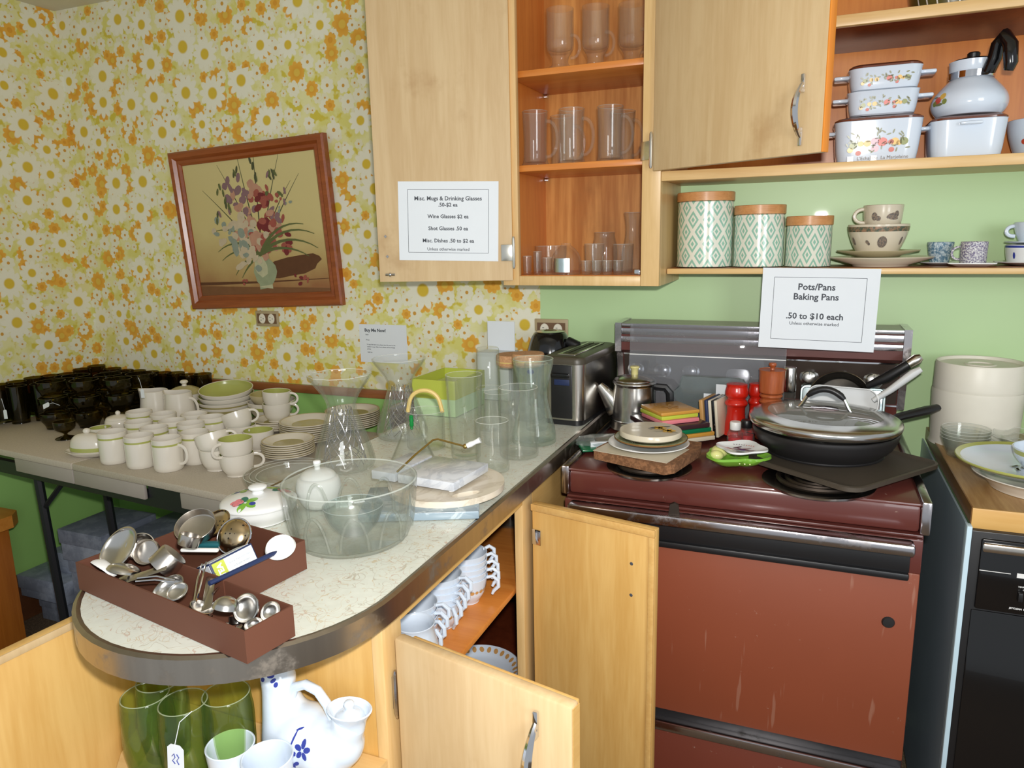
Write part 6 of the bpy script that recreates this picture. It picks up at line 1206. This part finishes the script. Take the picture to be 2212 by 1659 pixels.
for cx, cz, n_, rr, sz, ms in ((-.06, .12, 12, .05, .020, (11, 11, 8)), (-.035, .07, 8, .03, .018, (11, 8)), (.02, .12, 10, .028, .022, (8, 9)), (.075, .09, 9, .03, .017, (9, 10)), (.04, .03, 14, .045, .022, (10, 10, 9)), (.10, .03, 8, .03, .018, (11, 9)), (-.045, -.015, 14, .05, .024, (7, 7, 8)), (-.075, -.05, 16, .06, .024, (7, 7, 12)), (-.14, .0, 12, .055, .016, (12, 7)), (.0, -.045, 10, .03, .024, (8, 9)), (.045, -.05, 10, .035, .022, (9, 8, 7)), (.09, -.02, 8, .03, .022, (8, 9)), (-.02, -.10, 12, .05, .018, (12, 11, 7)), (.03, -.095, 8, .03, .02, (9, 8)), (.14, -.075, 8, .04, .016, (10, 9)), (.18, -.185, 5, .03, .010, (10, 9)), (-.08, -.19, 3, .02, .009, (9,)), (.09, .11, 6, .03, .012, (5, 9)), (.15, .07, 6, .04, .009, (9, 12))):
    for i in range(n_): dab(cx+rn.gauss(0, rr*.55), cz+rn.gauss(0, rr*.55), sz*rn.uniform(.6, 1.1), sz*rn.uniform(.4, .8), rn.uniform(0, 3.1), rn.choice(ms), 9)
for cx, cz in ((-.115, .10), (-.10, .06), (-.13, .14), (.025, .21), (.03, .17), (.095, .17), (.115, .19), (-.055, .20), (.15, .10), (-.16, .045)):
    for i in range(3): dab(cx+rn.gauss(0, .007), cz+rn.gauss(0, .012), .014, .005, rn.uniform(1, 2.2), rn.choice((5, 6, 11)), 8)
for a, L, b in ((.80, .27, -1.3), (.55, .27, -1.2), (1.0, .24, -1.3), (.3, .22, -.9)): arc(a, L, b, .0075, 5)
ob('canvas', g, pm, pic)
def outlet(label, px, py, w_, h, half=False):
    p = aty(px, py, 0); t_ = thing('wall_outlet', label, 'outlet', (p.x, -.0005, p.z))
    ob('plate', G().b6(-w_/2, w_/2, -.006, 0, -h/2, h/2, 0, .002), MT['tan'], t_); ob('insert', G().b6(-w_*.42, w_*.42, -.0072, -.0055, -h*.32, h*.32), MT['tanp'], t_)
    for x in (-.2*w_, .2*w_):
        s_ = ob('socket', G().lathe([(0, .0025), (.0135, .002), (.015, 0)], 24, None, 0, 0, None, 1, 1.25), MT['outl'], t_, (x, -.0072, 0)); s_.rotation_euler = (PI/2, 0, 0)
        ob('slots', G().b6(-.006, .0, -.006, -.0045, .0028, .0034).b6(-.006, .0, .0045, .006, .0028, .0034).b6(.006, .009, -.0015, .0015, .0028, .0034), MT['ink'], s_)
outlet('brown double wall outlet below the painting', 579, 688, .105, .058); outlet('tan double wall outlet behind the coffee maker', 1192, 711, .112, .066)
B = Matrix.Translation((-1.387, -.0012, 1.078)) @ Matrix.Rotation(PI/2, 4, 'X')
paper_sign('notice', 'white printed notice taped to the daisy wallpaper above the vases', B, .193, .136, [('Buy Me Now!', -.074, .042, .0155, .0005, 'LEFT'), ('Item', -.071, .029, .007, .0001, 'LEFT'), ('Price', -.070, .010, .007, .0001, 'LEFT'), ('To buy this item now, please take this card to the', -.068, -.006, .0058, .0001, 'LEFT'), ('cashier to pay. After hours please call to arrange', -.067, -.014, .0058, .0001, 'LEFT'), ('pickup.', -.067, -.022, .0058, .0001, 'LEFT'), ('Sold to:', -.066, -.034, .0065, .0001, 'LEFT')], 0)
# ================================================================== brown boxes of kitchen tools on the counter tip
def tray_box(name, label, c, L, W_, h, a):
    t_ = thing(name, label, 'box', (c[0], c[1], CZ), a); T_ = .0025
    g = G(); fl = 1.0
    tray(g, -L/2, L/2, -W_/2, W_/2, 0, h, T_); ob('cardboard', g, MT['boxbrown'], t_, sharp=.4)
    return t_
A1 = math.atan2(-.072, .392); U1 = Vector((cos(A1), sin(A1), 0)); V1 = Vector((-sin(A1), cos(A1), 0))
C1 = Vector((-.604, -1.580, 0)) - U1*.1985 + V1*.0385
tray_box('utensil_box', 'long shallow brown cardboard box of steel kitchen tools at the counter tip', C1, .385, .075, .043, A1)
A2 = math.atan2(.150, .016); L2, W2_ = .195, .200
C2 = Vector((-.722, -1.335, 0)) + Vector((-.099, -.086, 0))
C2 = Vector((-.825, -1.392, 0)); A2 = A1+.0
tray_box('utensil_box', 'wider brown cardboard box holding a tea box and strainers behind the long box', C2, .215, .150, .048, A1+.02)
def in1(u, v, z, rx=0, ry=0, rz=0): q = C1+U1*u+V1*v; return Matrix.Translation((q.x, q.y, CZ+z)) @ Matrix.Rotation(A1+rz, 4, 'Z') @ Matrix.Rotation(ry, 4, 'Y') @ Matrix.Rotation(rx, 4, 'X')
def in2(u, v, z, rx=0, ry=0, rz=0): q = C2+U1*u+V1*v; return Matrix.Translation((q.x, q.y, CZ+z)) @ Matrix.Rotation(A1+rz, 4, 'Z') @ Matrix.Rotation(ry, 4, 'Y') @ Matrix.Rotation(rx, 4, 'X')
def ladle(name, label, rotm, r, dp, L, m='sil', wire=False, cat='utensil', inner=None):
    t_ = thing(name, label, cat, rotm=rotm)
    pr = [(r*cos(PI/2*(1-i/8)), -dp*sin(PI/2*(1-i/8))) for i in range(9)]
    ob('bowl', G().lathe([(0, -dp)]+pr[1:]+[(r*1.03, .0008)]+[(a*.96, b+.0012) for a, b in pr[::-1][:-1]]+[(0, -dp+.0012)], 32), MT[inner or m], t_, sharp=1.0)
    if L: ob('handle', G().tube([(r*.98, 0, 0), (r+L*.3, 0, .004), (r+L*.7, 0, .006), (r+L, 0, .002)], [.003, .0035, .0045, .005] if not wire else .0014, 8, flat=.4 if not wire else 1), MT[m], t_)
    return t_
def mcup(name, label, rotm, r, h, L=.07):
    t_ = thing(name, label, 'measuring cup', rotm=rotm); ob('cup', G().lathe(vessel([(0, 0), (r*.9, 0), (r*.96, .003), (r, h)], .0012), 32), MT['steel'], t_)
    if L: ob('handle', G().b6(r-.001, r+L, -.006, .006, h-.002, h, 0, .0008), MT['steel'], t_)
    return t_
def at(px, py, z, rx=0, ry=0, rz=0): p = atz(px, py, CZ+z); return Matrix.Translation(p) @ Matrix.Rotation(A1+rz, 4, 'Z') @ Matrix.Rotation(ry, 4, 'Y') @ Matrix.Rotation(rx, 4, 'X')
ladle('strainer', 'round mesh strainer standing at the left end of the long box', at(255, 1185, .060, .75, -.35, .35), .034, .012, .0)
ladle('tea_strainer', 'dark steel strainer rim tilted behind the mesh strainer', at(303, 1180, .056, .9, .3, .6), .020, .012, .0)
mcup('measuring_cup', 'bronze round tin standing on edge in the long box', at(322, 1192, .052, 1.15, .1, .6), .019, .014, 0)
mcup('measuring_cup', 'steel measuring cup lying on its side at the middle of the long box', at(378, 1196, .062, 2.3, -.3, -.75), .022, .027, .0)
mcup('measuring_cup', 'small steel measuring cup behind the larger one near the divider', at(405, 1178, .064, -.35, .2, .2), .016, .016, .0)
o = ob('white_scoop', G().tube([(-.024, 0, 0), (-.01, 0, .003), (.016, 0, .001), (.032, 0, -.006)], [.006, .009, .008, .004], 10, flat=.3), MT['plasticw'], None, rotm=at(222, 1222, .046, 0, .05, -.05)); tag(o, 'flat white plastic scoop at the left corner of the long box', 'utensil')
ladle('serving_spoon', 'dull steel spoon bowl face down near the left side of the long box', at(268, 1232, .044, PI-.35, .2, .3), .023, .009, .0)
o = ob('measuring_spoon', G().b6(-.028, .028, -.007, .007, 0, .002, 0, .001), MT['steel'], None, rotm=at(318, 1240, .046, .3, -.25, .75)); tag(o, 'bright broad steel handle pointing to the rim of the long box', 'utensil')
ladle('ladle', 'large smooth steel ladle bowl in the middle of the long box', at(362, 1272, .040, .50, -.1, .1), .023, .014, .0)
ladle('serving_spoon', 'hammered steel spoon resting on the ladle in the middle', at(383, 1278, .046, .5, .1, .2), .014, .006, .0)
ladle('ice_cream_scoop', 'wire-handled steel scoop right of the ladle', at(436, 1312, .037, .5, .1, 2.2), .0155, .012, .05, wire=True)
ladle('steel_ball', 'dark steel scoop lying upside down near the right end', at(488, 1312, .050, PI-.3, .1, .2), .0165, .014, .0)
ladle('tea_infuser', 'oval steel tea infuser half with amber reflection, right end', at(531, 1314, .044, 1.0, .1, .15), .0185, .012, .0)
ladle('tea_infuser', 'smaller tea infuser half at the far right corner of the long box', at(584, 1322, .038, .8, .1, .2), .0135, .010, .0)
ladle('tea_infuser', 'steel infuser half tucked in the near right corner of the long box', at(548, 1350, .033, .3, .1, .2), .0115, .009, .0)
for i, (px, py, L, rz, m, lb) in enumerate(((452, 1279, .085, -.70, 'steel', 'flat steel tool handle along the divider side of the long box'), (428, 1258, .10, -.72, 'chrome', 'thin wire whisk handle crossing the long box'), (335, 1256, .05, .7, 'chrome', 'bent wire tongs in the long box'))):
    g = G(); (g.b6(-L/2, L/2, -.007, .007, 0, .0015, 0, .0006) if m == 'steel' else g.tube([(-L/2, 0, 0), (0, 0, .003), (L/2, 0, 0)], .0013, 6).tube([(-L/2, .006, 0), (0, .007, .003), (L/2, .003, 0)], .0013, 6))
    o = ob('tool_handle', g, MT[m], None, rotm=at(px, py, .040+.006*i, .3, .1, rz)); tag(o, lb, 'utensil')
for i, (u, v, r) in enumerate(((-.13, 0, .011), (.03, .01, .012), (.07, -.01, .011), (.11, .012, .011), (.14, -.008, .011))):
    g = G(); g.lathe([(r, 0), (r*.9, .010), (0, .013)], 20).tube([(r, 0, 0), (r+.016, 0, .004)], .002, 6); o = ob('measuring_spoon', g, MT['sil'], None, rotm=in1(u, v, .008, .1*i, .1, i*1.3)); tag(o, NTH[i]+' small steel measuring spoon from the left, down in the long box', 'utensil', 'measuring spoons in the long box')
# wider box contents
mcup('measuring_cup', 'wide steel cup lying tilted at the back of the wider box', at(428, 1146, .052, .5, .25, .1), .032, .016, 0)
ladle('pierced_strainer', 'long pierced tan strainer lying along the back edge of the wider box', at(465, 1130, .050, .6, -.1, .25), .026, .008, .0, m='brass', inner='strain')
ladle('pierced_strainer', 'round pierced tea ball with wire rim in the wider box', at(506, 1158, .048, .95, 0, .35), .027, -.014, 0, m='chrome', inner='strain')
ob('wire_rim', G().tube([(.0285*cos(2*PI*i/28), .0285*sin(2*PI*i/28), 0) for i in range(28)], .0014, 6, closed=True), MT['chrome'], bpy.context.scene.objects[[o.name for o in COL.objects if o.name.startswith('pierced_strainer')][-1]])
tb_ = thing('tea_box', 'dark blue and white tea box with lime band lying in the wider box', 'box', rotm=at(490, 1222, .030, -.42, -.12, PI/2-.10)); ob('carton', G().b6(-.034, .036, -.026, .026, -.016, .016, 0, .001), MT['navy'], tb_)
g = G(); g.b6(-.012, .034, -.0266, -.0261, -.013, .0135); g.b6(-.0346, -.0341, -.024, .024, -.013, .0135); g.b6(-.031, .033, -.022, .022, .0160, .0164); ob('white_label', g, MT['paperw'], tb_); ob('lime_band', G().b6(-.031, -.012, -.0267, -.0262, -.013, .0135), MT['lime'], tb_)
ob('lettering', text([('TEA', 0, -.004, .0115, .0005, 'CENTER')], 0, Matrix.Translation((-.0215, -.0272, 0)) @ Matrix.Rotation(PI/2, 4, 'X') @ Matrix.Rotation(PI/2, 4, 'Z')), MT['paperw'], tb_)
ob('small_print', text([('brew five minutes', 0, .003, .0048, 0, 'CENTER'), ('in fresh water', 0, -.004, .0048, 0, 'CENTER')], 0, Matrix.Translation((.011, -.0271, 0)) @ Matrix.Rotation(PI/2, 4, 'X')).join(text([('steep well and', 0, .003, .0048, 0, 'CENTER'), ('serve hot', 0, -.004, .0048, 0, 'CENTER')], 0, Matrix.Translation((-.0351, 0, 0)) @ Matrix.Rotation(-PI/2, 4, 'Z') @ Matrix.Rotation(PI/2, 4, 'X'))), MT['inkl'], tb_)
o = ob('plastic_disc', G().lathe(sm([(0, .006), (.018, .006), (.021, .004), (.0225, 0)], 3), 32), MT['plasticw'], None, rotm=at(606, 1183, .056, .5, .1, .4)); tag(o, 'round white plastic disc leaning in the right corner of the wider box', 'disc')
o = ob('teal_tool', G().b6(-.03, .03, -.007, .007, 0, .010, 0, .005), MT['tealpl'], None, rotm=at(462, 1182, .030, 0, 0, .55)); tag(o, 'teal plastic tool handle between tea box and strainers', 'utensil')
o = ob('white_tool', G().b6(-.03, .03, -.004, .004, 0, .006, 0, .003), MT['plasticw'], None, rotm=at(432, 1192, .040, 0, 0, .5)); tag(o, 'white plastic tool handle beside the teal one', 'utensil')
o = ob('pen', G().tube([(-.055, 0, 0), (.05, 0, .002), (.058, 0, .002)], [.0036, .0036, .0015], 8), MT['navy'], None, rotm=at(527, 1227, .0525, 0, 0, PI/2-.02)); tag(o, 'dark pen lying on the edge of the wider box', 'pen')
# ================================================================== rounded shelf: green tumblers, bird pitcher, cups
QZ = .6555
def green_tumbler(label, x, y, r=.039, h=.125, a=0):
    g = G(); pr = vessel(sm([(0, 0), (r*.78, 0), (r*.84, .004), (r*.92, h*.2), (r, h*.45), (r*.98, h*.75), (r*.92, h)], 5), .0024, tb=.012); g.lathe(pr, 56)
    g.v = [(q[0]*(1+.018*cos(7*math.atan2(q[1], q[0])+q[2]*70)*(1 if .006 < q[2] < h*.82 else 0)), q[1]*(1+.018*cos(7*math.atan2(q[1], q[0])+q[2]*70)*(1 if .006 < q[2] < h*.82 else 0)), q[2]) for q in g.v]
    o = tag(ob('green_tumbler', g, MT['gtum'], sharp=1.2), label, 'tumbler', None); o.location = (x, y, QZ); return o
for px, py, lb in ((313, 1500, 'pale green swirled tumbler at the outer left of the end shelf'), (395, 1516, 'pale green swirled tumbler behind the hanging price tag on the end shelf'), (488, 1497, 'pale green swirled tumbler next to the bird pitcher on the end shelf'), (345, 1468, 'pale green swirled tumbler in the back row of the end shelf')):
    p = RIM(px, py, QZ+.125); green_tumbler(lb, max(p[0], -.905), min(p[1], -1.403), .0375)
p = atz(383, 1632, .74); q_ = atz(385, 1562, .765)
p = Vector((-.790, -1.552, .742)); p = aty(380, 1640, -1.545); q_ = aty(388, 1560, -1.535)
tg_, cd_ = price_tag('white price tag with blue marks hanging on the green tumblers', [q_+Vector((.012, .012, .012)), q_, q_+Vector((-.006, -.004, -.025)), p+Vector((0, 0, .020))], p, Matrix.Rotation(PI/2-.15, 4, 'X') @ Matrix.Rotation(.05, 4, 'Z'), (.030, .042))
ob('blue_scribble', G().tube([(-.006, .004, .0014), (-.002, .008, .0014), (.0, .003, .0014), (-.005, -.002, .0014), (0, -.006, .0014)], .0006, 5).tube([(.003, .008, .0014), (.007, .004, .0014), (.003, -.001, .0014), (.007, -.006, .0014)], .0006, 5), MT['cobalt'], cd_)
bp_ = thing('bird_pitcher', 'white bird-shaped pitcher with blue painted flowers, loop handle and tail lid', 'pitcher', (-.668, -1.414, QZ), -.05)
# one continuous body, voxel-fused from the bird's masses and smoothed
g = G()
for c, r_ in (((0, 0, .050), (.062, .050, .050)), ((.036, 0, .048), (.052, .048, .048)), ((-.026, 0, .052), (.044, .044, .050)), ((-.047, 0, .138), (.0275, .026, .027)), ((.066, 0, .062), (.034, .034, .040))): g.ball(c, r_, 0, 32, None, 20)
g.tube([(-.030, 0, .050), (-.040, 0, .085), (-.047, 0, .115), (-.047, 0, .140)], [.046, .034, .026, .025], 24, up=(0, 1, 0)); g.tube([(.060, 0, .055), (.076, 0, .080), (.084, 0, .104)], [.034, .026, .0245], 24, up=(0, 1, 0)); g.tube([(-.055, 0, .141), (-.076, 0, .142), (-.090, 0, .143)], [.016, .008, .0025], 12, up=(0, 1, 0))
bo = ob('body', g, MT['bluew']); rm_ = bo.modifiers.new('r', 'REMESH'); rm_.mode = 'VOXEL'; rm_.voxel_size = .0032; rm_.use_smooth_shade = True
so = bo.modifiers.new('s', 'SMOOTH'); so.factor = .6; so.iterations = 14
bpy.context.view_layer.update(); m2 = bpy.data.meshes.new_from_object(bo.evaluated_get(bpy.context.evaluated_depsgraph_get())); bpy.data.objects.remove(bo)
for q in m2.vertices: q.co.z = max(q.co.z, .0005)
m2.materials.clear(); m2.materials.append(MT['bluew']); m2.polygons.foreach_set('use_smooth', [True]*len(m2.polygons)); m2.name = 'body'; b_ = bpy.data.objects.new('body', m2); COL.objects.link(b_); b_.parent = bp_
ob('handle', G().tube([(-.024, 0, .112), (-.014, 0, .130), (.006, 0, .139), (.028, 0, .134), (.044, 0, .116), (.056, 0, .090)], .0075, 10, up=(0, 1, 0)), MT['bluew'], bp_)
ob('tail_mouth', G().lathe(sm([(.020, .088), (.024, .105), (.031, .118), (.032, .1205), (.029, .1205), (.022, .108), (0, .106)], 3), 36, Matrix.Translation((.084, 0, 0)), 0, 0, None, 1.1, .85), MT['bluew'], bp_)
ob('lid', G().lathe(sm([(.022, .1085), (.018, .114), (.009, .117), (.006, .121), (.008, .128), (.005, .133), (0, .134)], 3), 28, Matrix.Translation((.084, 0, 0))), MT['bluew'], bp_)
from mathutils.bvhtree import BVHTree
bv = BVHTree.FromPolygons([q.co for q in m2.vertices], [tuple(f_.vertices) for f_ in m2.polygons])
def bird_marks(specs):
    g = G()
    for x, z, a, b, an in specs:
        v = []
        for i in range(-1, 10):
            t = 2*PI*i/10; u, w_ = (0, 0) if i < 0 else (a*cos(t)*cos(an)-b*sin(t)*sin(an), a*cos(t)*sin(an)+b*sin(t)*cos(an))
            h_ = bv.ray_cast(Vector((x+u, -.3, z+w_)), Vector((0, 1, 0)))[0]; v.append((h_+Vector((0, -.0007, 0))) if h_ else Vector((x+u, 0, z+w_)))
        g.add(v, [(0, 1+i, 1+(i+1) % 10) for i in range(10)])
    return g
S_ = [(-.056+.013*cos(k*1.2), .153+.008*sin(k*1.2), .0048, .003, k*.9) for k in range(5)]+[(-.040+.004*k, .153-.006*k, .0042, .0028, .7*k) for k in range(3)]+[(-.066, .131, .0032, .0034, 0)]
S_ += [(.030+.008*cos(k*1.26+.3), .066+.008*sin(k*1.26+.3), .006, .0038, k*1.26+.3) for k in range(5)]+[(.010+.005*cos(k*2), .060+.006*sin(k*2.), .005, .003, k) for k in range(5)]+[(.020, .044, .006, .003, .6), (.014, .040, .005, .003, 2.2), (.012, .078, .0015, .010, -.2), (.016, .088, .005, .0012, .3)]
ob('blue_flowers', bird_marks(S_), MT['cobalt'], bp_)
for i, (px, py, r, lb) in enumerate(((497, 1608, .0345, 'small white handleless cup in front of the bird pitcher, outer one'), (577, 1634, .0360, 'small white handleless cup in front of the bird pitcher, inner one'))):
    p = atz(px, py, QZ+.075); o = tag(ob('white_cup', G().lathe(vessel(sm([(0, 0), (r*.55, 0), (r*.6, .004), (r*.85, .03), (r, .075)], 3), .0028), 48), MT['bluew']), lb, 'cup'); o.location = (p.x, p.y, QZ)
# ================================================================== inside the base cabinet
JZ = .6555
cc0 = thing('milk_glass_cup', 'x', 'cup'); r = .044
ob('body', G().lathe(vessel(sm([(0, 0), (.022, 0), (.024, .003), (.036, .022), (.0405, .042), (r+.0005, .06)], 3), .0022, [(.020, .036, 1)]), 40), [MT['bluew'], MT['bluew']], cc0)
ob('butterfly_band', curved([(k*2*PI/11, .034, .0055, .0045, 0, 0) for k in range(11)]+[(k*2*PI/11+.28, .034, .004, .004, .5, 0) for k in range(11)], Rof(sm([(0, 0), (.022, 0), (.024, .003), (.036, .022), (.042, .045), (r, .06)], 3)), .0006), MT['gold'], cc0)
ob('handle', G().tube([(.040, 0, .056), (.056, 0, .060), (.068, 0, .050), (.068, 0, .036), (.058, 0, .026), (.054, 0, .018)], [.0035, .004, .0045, .0045, .004, .003], 8, up=(0, 1, 0)), MT['bluew'], cc0)
us = 0
for sx_, sy_, n, a, nm in ((-.662, -.862, 5, .25, 'stack nearest the far door'), (-.668, -.975, 5, -.65, 'middle stack'), (-.672, -1.075, 4, -.3, 'stack nearest the white jug')):
    for i in range(n):
        o = cc0 if not us else dup(cc0); us = 1; o.location = (sx_, sy_, JZ+i*.0135); o.rotation_euler = (0, 0, a+i*.17); o['label'] = in_stack(i, n)+' white cup with gold butterfly band, '+nm; o['group'] = 'stacked white cups in the base cabinet'
wj = thing('white_jug', 'plain white tapered jug in front of the stacked cups', 'jug', (-.628, -1.150, JZ), 2.9); ob('body', G().lathe(vessel(sm([(0, 0), (.044, 0), (.046, .004), (.043, .05), (.034, .09), (.036, .105)], 3), .0028), 40), MT['bluew'], wj); ob('handle', ear(.038, .02, .085, .026, .0055), MT['bluew'], wj)
wj2 = thing('white_jug', 'second white jug half hidden by the near cabinet door', 'jug', (-.650, -1.245, JZ), 2.9); ob('body', G().lathe(vessel(sm([(0, 0), (.040, 0), (.042, .004), (.040, .05), (.034, .09), (.036, .1)], 3), .0028), 40), MT['bluew'], wj2); ob('handle', ear(.038, .02, .085, .024, .0055), MT['bluew'], wj2)
for i in range(6):
    o = ob('butterfly_plate', G().lathe([(0, 0), (.07, 0), (.08, .004), (.104, .018), (.106, .020), (.103, .0215), (.08, .008), (.07, .003), (0, .003)], 56), [MT['bluew']], None, (-.705, -.735, .301+i*.0165)); tag(o, in_stack(i, 6)+' white bowl-shaped plate in the pile on the lower cabinet shelf', 'plate', 'plates on the lower cabinet shelf')
    if i == 5: ob('butterfly_band', decal_top([(.091*cos(k*.21), .091*sin(k*.21), .007, .0055, k*.21+(.8 if k % 2 else 0), 0) for k in range(30)], lambda q: .008+.0135*max(0, (q-.08)/.023), .001), MT['gold'], o)
for x, y, lb in ((-.80, -.56, 'dark glass bowl in the shadow at the back of the cabinet'), (-.74, -.42, 'dark glass tumbler in the shadow at the back of the cabinet')):
    o = tag(ob('shadowed_glass', G().lathe(vessel(sm([(0, 0), (.035, 0), (.04, .005), (.05, .09)], 3), .003), 32), MT['smoke']), lb, 'glass'); o.location = (x, y, JZ)
